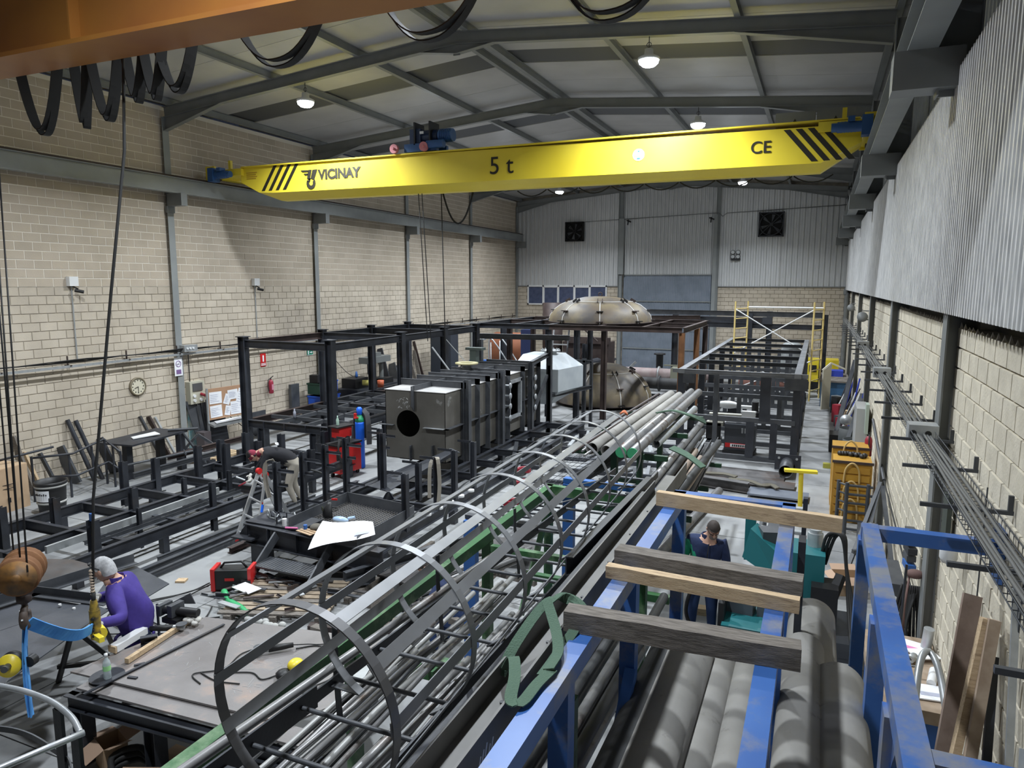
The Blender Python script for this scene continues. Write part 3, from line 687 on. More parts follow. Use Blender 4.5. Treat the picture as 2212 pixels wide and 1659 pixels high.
# frame B with its arm to the wall
fb = thing('steel_stand', (.45, 4, 0), 'blue steel frame with a cross beam reaching the block wall on the right', 'frame')
sq('top_rail', (.44, 1.0, ZT-.05), (.44, 5.85, ZT-.05), .11, bluep, fb)
sq('cross_beam', (.38, 5.80, ZT-.05), (1.24, 5.80, ZT-.05), .10, bluep, fb)
sq('cross_beam', (.49, 2.95, ZT-.05), (1.24, 2.95, ZT-.05), .10, bluep, fb)
for y in (1.8, 3.4, 4.35, 5.80): sq('post', (.41, y, 0), (.41, y, ZT-.1), .09, bluep, fb, .13)
sq('brace', (.43, 4.3, 1.4), (.43, 3.2, 2.8), .05, bluep, fb, .08)
b = MB(); b.box((1.24, 5.68, 2.62), (1.275, 5.92, 3.0)); b.build('wall_plate', bluep, fb)
b = MB(); b.box((1.24, 2.83, 2.62), (1.275, 3.07, 3.0)); b.build('wall_plate', bluep, fb)
b = MB(); 
for y in (5.72, 5.88): b.cyl((1.2, y, 2.95), (1.24, y, 2.95), .012, 8)
b.build('anchor_bolt', galv, fb)
# planks across the rails
def plank(x0, y0, x1, y1, w, h, m, label, z=ZT):
    b = MB(); p0 = V((x0, y0, z+h/2+.002)); p1 = V((x1, y1, z+h/2+.002)); n = 8; d = (p1-p0).normalized(); sd = V((-d.y, d.x, 0)); secs = []
    for i in range(n+1):
        p = p0.lerp(p1, i/n) ; r = lambda: random.uniform(-.003, .003)
        secs.append([p - sd*(w/2+r()) - V((0, 0, h/2)), p + sd*(w/2+r()) - V((0, 0, h/2)), p + sd*(w/2+r()) + V((0, 0, h/2+r())), p - sd*(w/2+r()) + V((0, 0, h/2+r()))])
    xs_box(b, secs); return tag(b.build('timber_plank', m), label, 'plank')
plank(-1.14, 5.68, .24, 5.56, .07, .11, wood, 'pale sawn plank at the far end of the blue rack')
plank(-1.13, 4.38, .0, 4.33, .13, .09, woodg, 'wide grey weathered beam, second plank from the far end of the blue rack')
plank(-1.12, 4.10, -.01, 4.05, .06, .08, wood, 'narrow brown plank close in front of a wide grey beam on the blue rack')
plank(-1.14, 3.38, .01, 3.44, .11, .11, woodg, 'dark weathered beam nearest the viewer on the blue rack')
# large pipes
def bigpipe(x, z, r, y0, y1, m, label, x1=None, grp=None):
    b = MB(); b.pipe((x, y0, z), (x1 if x1 is not None else x, y1, z), r, .008, 40); return tag(b.build('steel_pipe', m), label, 'pipe', grp)
bigpipe(-.90, 1.80+.16, .165, .6, 5.25, pipe_b, 'black pipe behind the leftmost grey pipe in the blue rack', -.86)
bigpipe(-.72, 2.03, .165, .4, 4.98, pipe_m, 'leftmost large dusty grey pipe in the blue rack, banded with shadows')
bigpipe(-.52, 1.93, .115, .4, 5.45, pipe_m, 'thinner dusty grey pipe, second from left in the blue rack')
bigpipe(-.325, 1.92, .11, .4, 5.38, pipe_m, 'thinner dusty grey pipe touching the right rail of the blue rack')
bigpipe(.08, 2.02, .175, .4, 5.95, pipe_m, 'large grey pipe reaching farthest, between the blue rack and blue frame')
bigpipe(.03, 2.16, .135, .4, 5.1, pipe_m, 'grey pipe lying on a longer one between the blue rack and blue frame')
bigpipe(.24, 2.12, .165, .4, 4.78, pipe_m, 'nearest large grey pipe beside the blue frame, rightmost of the pipes')
b = MB(); b.bar((-.1, 4.6, 1.78), (.40, 4.6, 1.78), .1); b.bar((-.1, 2.4, 1.78), (.40, 2.4, 1.78), .1); tag(b.build('support_bearer', bluep), 'blue bearers under the pipes right of the blue rack', 'bearer')
# channel beams left of frame A
b = MB(); b.box((-1.36, .8, 2.73), (-1.155, 7.2, 2.742)); b.box((-1.167, .8, 2.73), (-1.155, 7.2, 2.90)); b.box((-1.36, .8, 2.73), (-1.35, 6.6, 2.84)); tag(b.build('channel_beam', mat('dull_beam', (.10, .098, .092), .5, 0, (.15, .145, .14), 3)), 'long grey U channel with chalk marks lying beside the left blue rail', 'beam')
for i in range(9): b = MB(); b.cyl((-1.27, 1.6+i*.62, 2.742), (-1.27, 1.6+i*.62, 2.75), .012, 8); b.build('rivet', steel, bpy.data.objects['channel_beam'])
b = MB(); b.box((-1.43, .8, 2.60), (-1.40, 6.4, 2.78)); tag(b.build('flat_beam', steel), 'dark flat beam on edge between the ladder cage and the U channel', 'beam')
b = MB(); b.chan((-1.50, .8, 2.62), (-1.46, 6.3, 2.62), .18, .07, .01); tag(b.build('channel_beam', steel), 'black channel lying directly right of the caged ladder', 'beam')
b = MB(); b.chan((-1.53, 4.5, 2.75), (-1.5, 6.9, 2.72), .14, .06, .01); tag(b.build('channel_beam', steel), 'short black channel at the far right end of the caged ladder', 'beam')
ch = MB()
for i in range(5):
    y = 2.35+.03*i; z = 2.74 + .012*(i % 3); ch.bar((-1.154, y, z+.02), (-1.154, y+.02, z+.07), .002, .008)
ch.build('chalk_mark', white, bpy.data.objects['channel_beam'])
# green sling
s = thing('webbing_sling', (-1.2, 3.0, 2.9), 'dark green webbing sling looped over the steel beams by the blue rail', 'sling')
for pts, wd in (([(-1.35, 3.0, 2.78), (-1.33, 3.15, 2.88), (-1.26, 3.42, 3.0), (-1.15, 3.50, 2.99), (-1.08, 3.38, 2.93), (-1.10, 3.15, 2.88), (-1.10, 2.92, 2.88)], (1, .5, .1)),
                ([(-1.33, 3.02, 2.80), (-1.26, 2.95, 2.92), (-1.18, 2.78, 2.93), (-1.13, 2.62, 2.92), (-1.08, 2.62, 2.92), (-1.07, 2.78, 2.92), (-1.05, 2.92, 2.92)], (.8, .5, 0)),
                ([(-1.26, 3.40, 3.02), (-1.19, 3.3, 2.98), (-1.12, 3.18, 2.95), (-1.07, 3.05, 2.93), (-1.06, 2.9, 2.93)], (.7, .7, .2)),
                ([(-1.30, 3.44, 2.95), (-1.22, 3.52, 3.0), (-1.10, 3.50, 2.98), (-1.03, 3.40, 2.93)], (.2, 1, .2))):
    b = MB(); b.ribbon(smooth_path(pts, 6), .055, .006, wd); b.build('strap_loop', sling_m, s)
# ------------------------------------------------------------------ caged ladder lying on the green rack
cg = thing('caged_ladder', (-1.9, 4.5, 2.6), 'long steel ladder with hooped safety cage lying on its back across the racks', 'ladder')
zl = 2.58
def lx_(y): return -2.30 + (y-2.4)*.048
b = MB(); b.bar((lx_(1.2), 1.2, zl), (lx_(2.75), 2.75, zl), .012, .12, (0, 0, 1)); b.bar((lx_(2.75), 2.75, zl), (lx_(7.75), 7.75, zl), .012, .07); b.build('side_rail', steel, cg)
b = MB(); b.bar((-1.62, 1.2, zl), (-1.57, 7.8, zl), .012, .07); b.build('side_rail', steel, cg)
y = 1.66
while y < 7.7: b = MB(); b.cyl((lx_(y), y, zl), (-1.60, y, zl), .0125, 10); b.build('rung', steel2, cg); y += .325
HO = []
for k in range(8):
    cx, cy, cz = -1.842-.039*k, 2.13+.744*k, 2.985-.013*k; pts = []; wd = []
    for i in range(41):
        a = math.radians(-62 + i*(62+242)/40); pts.append(V((cx+.45*math.cos(a), cy, cz+.45*math.sin(a))))
    HO.append((cx, cy, cz)); b = MB(); b.ribbon(pts, .05, .006, (0, 1, 0)); b.build('hoop', hoop_m if k == 0 else flat_m, cg)
for a in (204, 176, 147, 105, 66, 36, 5, -28):
    a = math.radians(a); pts = [V((cx+.444*math.cos(a), cy, cz+.444*math.sin(a))) for cx, cy, cz in HO]; pts[0].y -= .03; pts[-1].y += .03
    b = MB(); b.ribbon(pts, .055, .005, (-math.sin(a), 0, math.cos(a))); b.build('strap', flat_m, cg)
for k in range(8):
    cx, cy, cz = HO[k]; b = MB()
    b.ribbon([V((cx+.45*math.cos(math.radians(242)), cy, cz+.45*math.sin(math.radians(242)))), V((lx_(cy), cy, zl))], .05, .006, (0, 1, 0))
    b.ribbon([V((cx+.45*math.cos(math.radians(-62)), cy, cz+.45*math.sin(math.radians(-62)))), V((-1.6, cy, zl))], .05, .006, (0, 1, 0)); b.build('hoop_foot', steel2, cg)
# handrail tube lying under the hoops with its posts
hr = thing('handrail', (-2.3, 4, 2.6), 'bare steel handrail tube with short posts lying inside the left of the cage', 'railing')
b = MB(); b.cyl((-2.44, 1.9, 2.60), (-2.17, 5.6, 2.60), .026, 12); b.build('rail_tube', tube_m, hr)
for y in (3.02, 4.05, 5.2):
    x = -2.44+(y-1.9)*.073; b = MB(); b.ribbon([(x-.02, y+.02, 2.86), (x-.01, y, 2.7), (x+.01, y-.02, 2.58), (x+.04, y-.05, 2.45), (x+.05, y-.05, 2.3)], .045, .006, (0, 1, 0)); b.build('curved_bracket', steel, hr)
# green rack
gr = thing('green_rack', (-2.5, 5, 0), 'green painted steel rack under the caged ladder and the rods', 'rack')
sq('top_beam', (-2.97, 1.2, 2.15), (-2.99, 8.2, 2.15), .09, green, gr, .10)
sq('end_beam', (-3.03, 8.15, 2.14), (-1.45, 8.05, 2.14), .08, green, gr, .12)
for y in (1.7, 4.0, 6.3, 8.1): sq('post', (-2.98, y, 0), (-2.98, y, 2.1), .09, green, gr)
for y in (3.1, 5.2, 7.3): sq('lower_beam', (-2.98, y, 1.35), (-1.3, y, 1.35), .08, green, gr)
for y in (1.7, 4.0, 6.3): sq('cross_beam', (-2.98, y, 2.03), (-1.3, y, 2.03), .07, green, gr)
sq('diagonal_brace', (-2.98, 7.2, .9), (-2.98, 8.05, 1.9), .06, green, gr)
for y in (2.2, 4.0, 6.0, 8.0): sq('post', (-1.32, y, 0), (-1.32, y, 2.1), .09, green, gr)
bp = thing('blue_posts', (-2.8, 7.6, 0), 'blue steel posts with a blue top bar behind the green rack corner', 'rack')
sq('post', (-2.78, 8.3, 0), (-2.78, 8.3, 2.2), .14, bluec, bp, .10); sq('top_bar', (-2.85, 8.32, 2.24), (-1.4, 8.22, 2.24), .10, bluec, bp, .06)
sq('post', (-3.62, 7.2, 0), (-3.62, 7.2, 1.95), .15, bluec, bp, .10); sq('shelf_bar', (-3.7, 7.25, 1.98), (-2.5, 7.2, 1.98), .09, steel2, bp, .05)
# rods lying inside
random.seed(3)
RL = ['thin bare steel rod among the bundle under the caged ladder', 'mid grey tube among the bundle under the caged ladder']
proto = {}
for i in range(64):
    t = i % 3; r = (.010, .014, .021)[t] + random.uniform(-.002, .003)
    x = -2.55 + random.random()*1.1; z = 2.08 + r + random.random()*.20; x2 = x + random.uniform(-.14, .14); y0 = random.uniform(.6, 1.6); y1 = random.uniform(3.6, 5.4) if t else random.uniform(3.2, 4.6)
    b = MB(); pts = [V((x, y0, z)).lerp(V((x2, y1, z+random.uniform(-.02, .05))), q/6) + V((random.uniform(-.012, .012) if t == 0 else 0, 0, 0)) for q in range(7)]
    b.tube(pts, r, 8); tag(b.build('steel_rod' if t < 2 else 'steel_tube', (tube_m, mat('pale_rod', (.36, .36, .35), .45, .2), tube_m, steel2)[i % 4]), 'loose bare steel rod under the ladder cage, above the green cross beams', 'rod' if t < 2 else 'tube', 'rods bundled under the caged ladder')
b = MB(); b.ribbon([(-2.75, 3.95, 2.12), (-2.35, 2.6, 2.16)], .08, .01, (1, .2, 0)); tag(b.build('flat_bar', galv), 'light grey flat bar slanting beside the rods near the drawing table', 'bar')
# the bottom beam for the scene's lower right: bearers and tubes inside frame A's left bay
random.seed(5)
for i in range(10):
    x = -1.9 + (i % 5)*.13; z = 1.45 + (i//5)*.12; b = MB(); b.pipe((x, 1+random.random(), z), (x+.1, 5.5+random.random()*1.5, z), .045, .004, 14)
    tag(b.build('stored_tube', pipe_b if i % 2 else tube_m), 'dark stored tube lying low in the green rack below the ladder', 'tube', 'tubes stored low in the green rack')
for i, (x, z, r, y0, y1, m) in enumerate(((-.98, 1.35, .05, 1, 4.6, tube_m), (-.84, 1.33, .04, 1, 4.2, pipe_b), (-.7, 1.35, .06, 1, 5.0, pipe_b), (-.55, 1.34, .045, 1, 4.4, pipe_b))):
    b = MB(); b.pipe((x, y0, z), (x, y1, z), r, .004, 14); tag(b.build('stored_tube', m), 'dark tube on the low shelf under the large grey pipes', 'tube', 'tubes low in the blue rack')
b = MB(); b.bar((-1.05, 2.6, 1.25), (-.15, 2.6, 1.25), .08); b.bar((-1.05, 4.4, 1.25), (-.15, 4.4, 1.25), .08); tag(b.build('shelf_bearer', green), 'green bearers crossing low inside the blue rack', 'bearer')
# long stock in the centre: light pipes and rods beyond the cage
stand = thing('cantilever_rack', (-2.2, 11, 0), 'green cantilever stand carrying light pipes beyond the ladder cage', 'rack')
dkg = mat('dark_green_paint', (.010, .045, .018), .5)
for y in (9.6, 11.2, 12.8):
    sq('post', (-2.55, y, 0), (-2.55, y, 2.42), .09, dkg, stand); sq('arm', (-3.2, y, 2.32), (-1.8, y, 2.32), .07, dkg, stand); sq('arm', (-2.9, y, 1.5), (-1.45, y, 1.5), .07, dkg, stand)
PL = [(-2.78, 9.25, -2.72, 14.6, .085, pipe_m, 'open ended light grey pipe, leftmost of the large ones on the green cantilever stand'),
      (-2.58, 9.25, -2.55, 14.6, .075, pipe_m, 'open ended light grey pipe, second of the pair above the wire mesh'),
      (-2.42, 9.6, -2.42, 13.8, .065, pipe_m, 'light pipe with an orange end cap'),
      (-2.22, 9.55, -2.25, 13.0, .07, pipe_m, 'light pipe beside the orange capped one with a dark open end'),
      (-2.24, 8.75, -2.28, 14.4, .068, tube_m, 'rust speckled tube with green end cap, left of the pair'),
      (-2.09, 8.75, -2.13, 14.4, .068, tube_m, 'rust speckled tube with green end cap, right of the pair'),
      (-2.05, 10.0, -2.02, 13.2, .06, galv, 'short pale tube right of the green capped pair')]
for i, (x0, y0, x1, y1, r, m, lb) in enumerate(PL):
    z = 2.36 + r + (.13 if i in (4, 5) else 0); b = MB(); b.pipe((x0, y0, z), (x1, y1, z), r, .006, 20); o = b.build('light_pipe', m); tag(o, lb, 'pipe')
    if i in (2, 4, 5): c = MB(); c.cyl((x0, y0-.012, z), (x0, y0+.01, z), r*1.04, 18); c.build('end_cap', mat('cap_orange', (.65, .17, .05), .5) if i == 2 else mat('cap_green', (.05, .33, .14), .5), o)
for i in range(7):
    x = -3.12 + i*.055; b = MB(); b.tube([(x-.02, 9.0+.25*(i % 3), 2.40+.03*(i % 2)), (x+.08, 14.7, 2.40+.03*(i % 2))], .018, 8)
    tag(b.build('long_rod', rustd if i % 2 else tube_m), 'long thin purplish rod left of the light pipes', 'rod', 'thin rods left of the light pipes')
b = MB()
for i in range(9): b.tube([(-3.5+i*.085, 8.2, 2.05), (-3.4+i*.085, 11.8, 2.05)], .004, 4)
for j in range(18): b.tube([(-3.55, 8.25+j*.2, 2.058), (-2.7, 8.3+j*.2, 2.058)], .004, 4)
tag(b.build('wire_mesh_sheet', steel), 'sheet of welded wire mesh lying left of the light pipes', 'mesh')
b = MB(); b.pipe((-3.0, 8.9, 2.0), (-2.6, 12.6, 2.0), .09, .008, 18); tag(b.build('dark_pipe', pipe_b), 'black pipe under the pair of open ended light pipes', 'pipe')
for i, (x0, y0, x1, y1, z, r, m) in enumerate(((-1.86, 7.9, -1.9, 13.2, 2.15, .06, tube_m), (-1.75, 7.6, -1.8, 12.8, 2.1, .05, pipe_b), (-1.62, 8.2, -1.5, 12.6, 1.95, .06, pipe_b), (-1.78, 7.6, -1.9, 13.0, 2.05, .045, galv), (-1.5, 8.6, -1.6, 12, 1.8, .05, steel), (-1.95, 8.9, -2.05, 12.6, 1.9, .05, steel2), (-1.62, 9.6, -1.7, 13.4, 1.55, .055, tube_m), (-1.7, 9.3, -1.8, 13.6, 1.66, .05, pipe_b))):
    b = MB(); b.pipe((x0, y0, z), (x1, y1, z), r, .005, 16); tag(b.build('stock_tube', m), 'long tube lying on the right side of the cantilever stand', 'tube', 'tubes right of the light pipes')
for i in range(6):
    x = -2.0 + i*.09; b = MB(); b.angle((x, 8.7+.3*(i % 2), 1.66), (x-.15, 13.6+.3*(i % 3), 1.66), .06); tag(b.build('angle_bar', galv if i == 2 else steel2), 'angle bar lying on the lower arms of the cantilever stand', 'bar', 'angle bars on the lower arms')
for i, (x0, y0, x1, y1, z, r) in enumerate(((-1.68, 8.9, -1.74, 11.6, 2.0, .055), (-1.60, 9.2, -1.62, 11.4, 1.95, .04), (-1.54, 8.8, -1.52, 11.9, 1.9, .025))):
    b = MB(); b.pipe((x0, y0, z), (x1, y1, z), r, .005, 16); tag(b.build('brown_tube', mat('brown_tube', (.30, .23, .18), .6, 0, (.38, .31, .26), 4)), ('thick', 'thinner', 'thinnest')[i] + ' brownish tube on the right edge of the stock, past the U channel', 'tube')
b = MB(); b.ribbon(smooth_path([(-2.35, 11.4, 2.62), (-2.1, 11.5, 2.66), (-1.8, 11.3, 2.64), (-1.6, 11.6, 2.5)], 5), .09, .02, (.2, 1, 0)); b.ribbon(smooth_path([(-1.9, 10.4, 2.3), (-1.6, 10.0, 2.3), (-1.35, 9.8, 2.2)], 5), .1, .02, (.2, 1, .3)); tag(b.build('old_sling', sling_m), 'dusty green sling tied round the light pipes near their far end', 'sling')
b = MB(); b.tube(smooth_path([(-3.1, 12.0, 2.44), (-3.04, 12.03, 2.50), (-2.98, 12.0, 2.44), (-3.02, 11.94, 2.49), (-3.1, 12.0, 2.45)], 5), .018, 6); tag(b.build('orange_tie', mat('orange_rope', (.6, .2, .1), .8)), 'orange rope tied around the thin rods', 'rope')
# ------------------------------------------------------------------ tall steel portal frame along the left wall
random.seed(11)
def hpost(x, y, z0, z1, s, m, par, name='post', up_=(1, 0, 0)): b = MB(); b.ibeam((x, y, z0), (x, y, z1), s, s, .01, up_); return b.build(name, m, par)
def hbeam(p0, p1, h, w, m, par, name='beam'): b = MB(); b.ibeam(p0, p1, h, w, .01); return b.build(name, m, par)
pf = thing('portal_frame', (-12.8, 18.9, 0), 'tall dark steel frame of columns and top beams beside the left wall', 'frame')
XA, XB = -14.25, -11.38
for i, y in enumerate((14.75, 18.1, 20.75, 23.15)):
    for x in (XA, XB):
        p = hpost(x, y, 0, 3.26, .2, steel, pf); b = MB(); b.box((x-.14, y-.14, 3.255), (x+.14, y+.14, 3.275)); b.build('cap_plate', steel, p)
    hbeam((XA+.1, y, 3.08), (XB-.1, y, 3.08), .2, .14, steel, pf)
    hbeam((XA+.1, y, .90), (XB-.1, y, .90), .2, .14, steel, pf)
for x in (XA, XB):
    for y0, y1 in ((14.75, 18.1), (18.1, 20.75), (20.75, 23.15)):
        b = MB(); b.ibeam((x, y0+.1, 3.08), (x, y1-.1, 3.08), .2, .14, .01); b.build('beam', rustd if (x == XA and y0 < 15) else steel, pf)
        hbeam((x, y0+.1, .90), (x, y1-.1, .90), .2, .14, rustd if (x == XA and y0 < 15) else steel, pf)
for x in (-13.3, -12.34): b = MB(); b.bar((x, 14.85, .95), (x, 23.0, .95), .07, .10); b.build('deck_joist', steel2, pf)
y = 15.6
while y < 22.9: b = MB(); b.bar((XA+.1, y, .95), (XB-.1, y, .95), .06, .10); b.build('deck_joist', steel2, pf); y += .92
for x, y in ((-13.7, 14.75), (-11.95, 14.75), (-13.7, 18.1), (-11.95, 18.1)): hpost(x, y, 0, .8, .22, steel, pf, 'stub_leg')
for x in (-13.6, -12.9, -12.2, -11.7):
    b = MB(); b.bar((x, 14.67, .81), (x, 14.67, .99), .008, .06); b.build('stiffener', steel, pf)
# low skid frame with studs
sk = thing('skid_frame', (-11.7, 10.5, 0), 'long low steel skid frame with upright stubs on the open floor at left', 'frame')
for x in (-10.35, -11.65, -13.0): hbeam((x, 6.7, .38), (x, 14.2, .38), .2, .10, steel, sk, 'long_beam')
for i, y in enumerate((6.75, 7.9, 9.0, 10.1, 11.2, 12.3, 13.3, 14.15)):
    hbeam((-12.95, y, .38), (-10.4, y, .38), .18, .08, steel, sk, 'cross_beam')
for y in (7.0, 8.6, 10.6, 12.6, 14.0):
    for x in (-10.35, -11.65, -13.0): b = MB(); b.bar((x, y, 0), (x, y, .28), .12, .12, (0, 1, 0)); b.build('foot', steel, sk)
for x, y, z1, s in ((-10.46, 7.4, .95, .17), (-12.6, 7.3, .92, .15), (-12.5, 8.15, .85, .16), (-11.62, 9.05, .90, .16), (-13.2, 10.1, 1.0, .16), (-10.42, 9.8, .95, .12), (-13.0, 10.72, .95, .16), (-12.6, 11.5, 1.1, .16), (-12.95, 12.5, 1.0, .17), (-12.12, 11.85, 1.12, .17), (-11.7, 12.4, 1.1, .17), (-12.98, 13.35, 1.0, .17), (-11.9, 13.4, 1.05, .17), (-11.0, 13.9, 1.1, .17), (-11.6, 10.2, .8, .10), (-10.8, 8.5, .78, .08), (-11.2, 11.0, .8, .1), (-10.6, 12.9, .9, .17), (-10.5, 14.1, 1.0, .17)):
    z0 = 0 if (x, y) == (-10.42, 9.8) else .05; hpost(x, y, z0, z1, s*.8, steel, sk, 'stub_post', (random.choice((0, 1)), 1, 0) if False else (1, 0, 0))
b = MB(); b.bar((-11.05, 7.0, .50), (-11.1, 10.6, .50), .05, .12); b.build('pale_runner', galv, sk)
for x in (-10.85, -10.7): b = MB(); b.angle((x, 7.5, .44), (x, 10.8, .44), .07); b.build('angle_runner', steel2, sk)
b = MB(); b.bar((-11.9, 12.0, .52), (-11.9, 13.2, .52), .06, .08); b.bar((-11.4, 12.0, .52), (-11.4, 13.2, .52), .06, .08); b.bar((-11.9, 12.0, .52), (-11.4, 12.0, .52), .06, .08); b.bar((-11.9, 13.2, .52), (-11.4, 13.2, .52), .06, .08); b.build('inner_frame', steel2, sk)
b = MB(); b.box((-10.5, 7.37, .94), (-10.44, 7.42, 1.06)); tag(b.build('blue_clamp', bluec), 'small blue clamp on top of the nearest stub post of the skid frame', 'clamp')
# loose flat stock on the floor beside it
for i, (x, y0, y1, w) in enumerate(((-9.85, 7.6, 13.5, .10), (-9.6, 7.3, 14.6, .06), (-9.25, 9.0, 15.0, .10), (-10.05, 8.2, 12.2, .05))):
    b = MB(); b.ibeam((x, y0, .06), (x+.1, y1, .06), .1, w, .01); tag(b.build('loose_beam', rustd if i == 2 else steel2), ('widest', 'thin', 'brownish', 'thinnest')[i] + ' steel section lying on the floor right of the low skid frame', 'beam')
# second skid with support posts
s2 = thing('support_skid', (-7.6, 12, 0), 'dark steel skid with rows of bracketed support posts between bench and tank', 'frame')
for x in (-8.62, -7.55, -6.42): hbeam((x, 9.1, .38), (x, 20.5, .38), .18, .10, steel, s2, 'long_beam')
for y in (9.2, 10.4, 11.6, 12.8, 14.0, 15.2, 16.4, 17.6, 18.8, 20.2): hbeam((-8.57, y, .38), (-6.47, y, .38), .16, .08, steel, s2, 'cross_beam')
for y in (9.5, 12, 15, 18, 20.3):
    for x in (-8.62, -6.42): b = MB(); b.bar((x, y, 0), (x, y, .29), .14, .14, (0, 1, 0)); b.build('foot', steel, s2)
for x, y, zt, sd in ((-8.66, 9.6, 1.57, 1), (-8.66, 10.3, 1.6, 1), (-8.66, 10.95, 1.6, 1), (-8.62, 11.55, 1.62, 1), (-8.5, 12.6, 1.62, 1), (-8.1, 12.1, 1.65, -1), (-6.36, 10.15, 1.47, -1), (-6.42, 11.36, 1.46, -1), (-6.42, 12.06, 1.46, -1), (-7.07, 11.78, 1.21, -1), (-6.42, 12.9, 1.46, -1)):
    p = hpost(x, y, .45, zt, .10, steel, s2, 'support_post')
    for dz, L_ in (((-.16, .34), (-.42, .2), (-.95, .4)) if sd > 0 else ((-.03, .32),)):
        if zt + dz > .46: b = MB(); b.angle((x+sd*.05, y, zt+dz), (x+sd*(.05+L_), y, zt+dz), .05, .006, (0, 0, 1)); b.build('bracket', steel, p)
    if sd > 0: b = MB(); b.angle((x-.05, y, zt-.04), (x-.22, y, zt-.04), .05, .006); b.build('bracket', steel, p)
b = MB(); b.ribbon(smooth_path([(-6.5, 11.45, 1.44), (-6.36, 11.3, 1.46), (-6.33, 11.3, 1.0), (-6.36, 11.3, .62)], 4), .07, .01, (1, .3, 0)); b.ribbon(smooth_path([(-6.5, 11.42, 1.46), (-6.53, 11.3, 1.3), (-6.55, 11.3, .7)], 4), .07, .01, (1, .3, 0)); tag(b.build('rag', beige), 'frayed pale strap hung over a post in the right row of support posts', 'strap')
b = MB(); b.ribbon(smooth_path([(-8.75, 9.65, 1.58), (-8.9, 9.6, 1.5), (-8.92, 9.6, 1.2), (-8.85, 9.6, .9)], 4), .08, .012, (1, .5, 0)); tag(b.build('rag', beige), 'beige rag hung on the post beside the aluminium ladder', 'rag')
# heavy dark bench at the near end of the skid
be = thing('steel_bench', (-7.5, 9, 0), 'heavy black steel bench covered in clamps and welding gear', 'bench')
b = MB(); b.ibeam((-8.75, 8.95, .50), (-5.9, 8.75, .50), .34, .2, .015); b.build('front_beam', steel, be)
b = MB(); b.box((-8.75, 8.9, .68), (-7.6, 9.5, .70)); b.build('top_plate', steel, be)
for x, y in ((-8.5, 9.0), (-6.3, 8.8), (-7.4, 9.6)): b = MB(); b.bar((x, y, 0), (x, y, .34), .26, .26, (0, 1, 0)); b.build('leg', steel, be)
b = MB(); b.box((-8.95, 8.75, .42), (-8.5, 9.15, .45)); b.poly([(-8.72, 8.9, .68), (-8.9, 8.9, .45), (-8.72, 8.9, .45)], .012, (0, 1, 0)); b.build('corner_gusset', steel, be)
for x in (-8.2, -7.6, -6.9): b = MB(); b.bar((x, 8.83, .35), (x, 8.83, .66), .01, .08); b.build('stiffener', steel, be)
rng = random.Random(5)
for i in range(7):
    x = -8.55 + i*.09 + rng.uniform(-.02, .02); y = 9.15 + rng.uniform(-.12, .15); b = MB()
    a = rng.uniform(0, PI); dx, dy = math.cos(a)*.07, math.sin(a)*.07
    b.bar((x-dx, y-dy, .72), (x+dx, y+dy, .72), .02); b.bar((x-dx, y-dy, .71), (x-dx, y-dy, .82), .02); b.bar((x+dx, y+dy, .71), (x+dx, y+dy, .8), .015); b.cyl((x-dx, y-dy, .80), (x-dx*.2, y-dy*.2, .84), .008, 6)
    tag(b.build('g_clamp', steel if i % 2 else galv), 'small dark screw clamp lying on the black bench end', 'clamp', 'screw clamps on the black bench')
b = MB(); b.cyl((-7.98, 8.98, .70), (-7.98, 8.98, .82), .038, 16); tag(b.build('paper_cup', white), 'white cup standing on the black bench', 'cup')
b = MB(); b.cyl((-7.86, 8.86, .72), (-7.66, 8.92, .72), .018, 8); tag(b.build('marker_can', mat('pink_plastic', (.7, .15, .35), .5)), 'pink marker lying on the black bench edge', 'marker')
# shallow expanded-metal tray
ty = thing('mesh_tray', (-6.9, 9.8, .7), 'open topped black steel tray with expanded metal floor on the bench', 'tray')
TA, TB, TC, TD = V((-7.9, 9.0, 0)), V((-6.35, 8.72, 0)), V((-6.35, 10.4, 0)), V((-7.9, 10.6, 0))
for p, q in ((TA, TB), (TB, TC), (TC, TD), (TD, TA)):
    if (p, q) == (TA, TB): continue
    b = MB(); b.poly([p+V((0, 0, .62)), q+V((0, 0, .62)), q+V((0, 0, .84)), p+V((0, 0, .84))], .012, (q-p).cross(V((0, 0, 1))).normalized()); b.build('side_plate', steel2, ty)
b = MB(); b.poly([p+V((0, 0, .63)) for p in (TA, TB, TC, TD)], .008); fl_ = b.build('tray_floor', steel, ty)
b = MB()
for i in range(26):
    t = i/26; p = TA.lerp(TD, t); q = TB.lerp(TC, t); b.bar(p+V((0, 0, .645)), q+V((0, 0, .645)), .008)
    p = TA.lerp(TB, t); q = TD.lerp(TC, t); b.bar(p+V((0, 0, .65)), q+V((0, 0, .65)), .008)
b.build('mesh_grid', mesh_m, fl_)['kind'] = 'stuff'
b = MB(); b.box((-7.3, 9.05, .66), (-6.9, 9.6, .675), .3); tag(b.build('cardboard_sheet', card), 'flat piece of cardboard lying in the mesh tray', 'cardboard')
b = MB(); vs = []; 
dp = [V((-6.95, 8.3, .70)), V((-6.1, 8.85, .87)), V((-6.45, 9.30, .87)), V((-7.25, 9.05, .86))]
n = 10
for i in range(n+1):
    for j in range(n+1):
        u, v = i/n, j/n; p = dp[0].lerp(dp[1], u).lerp(dp[3].lerp(dp[2], u), v); p.z += .02*math.sin(u*6+v*3) - .05*max(0, .25-v)*4*(1-u)*.4; vs.append(p)
b.add(vs, [(i*(n+1)+j, (i+1)*(n+1)+j, (i+1)*(n+1)+j+1, i*(n+1)+j+1) for i in range(n) for j in range(n)], True)
dr_ = tag(b.build('drawing_sheet', paper), 'large white drawing sheet draped over the edge of the mesh tray', 'paper')
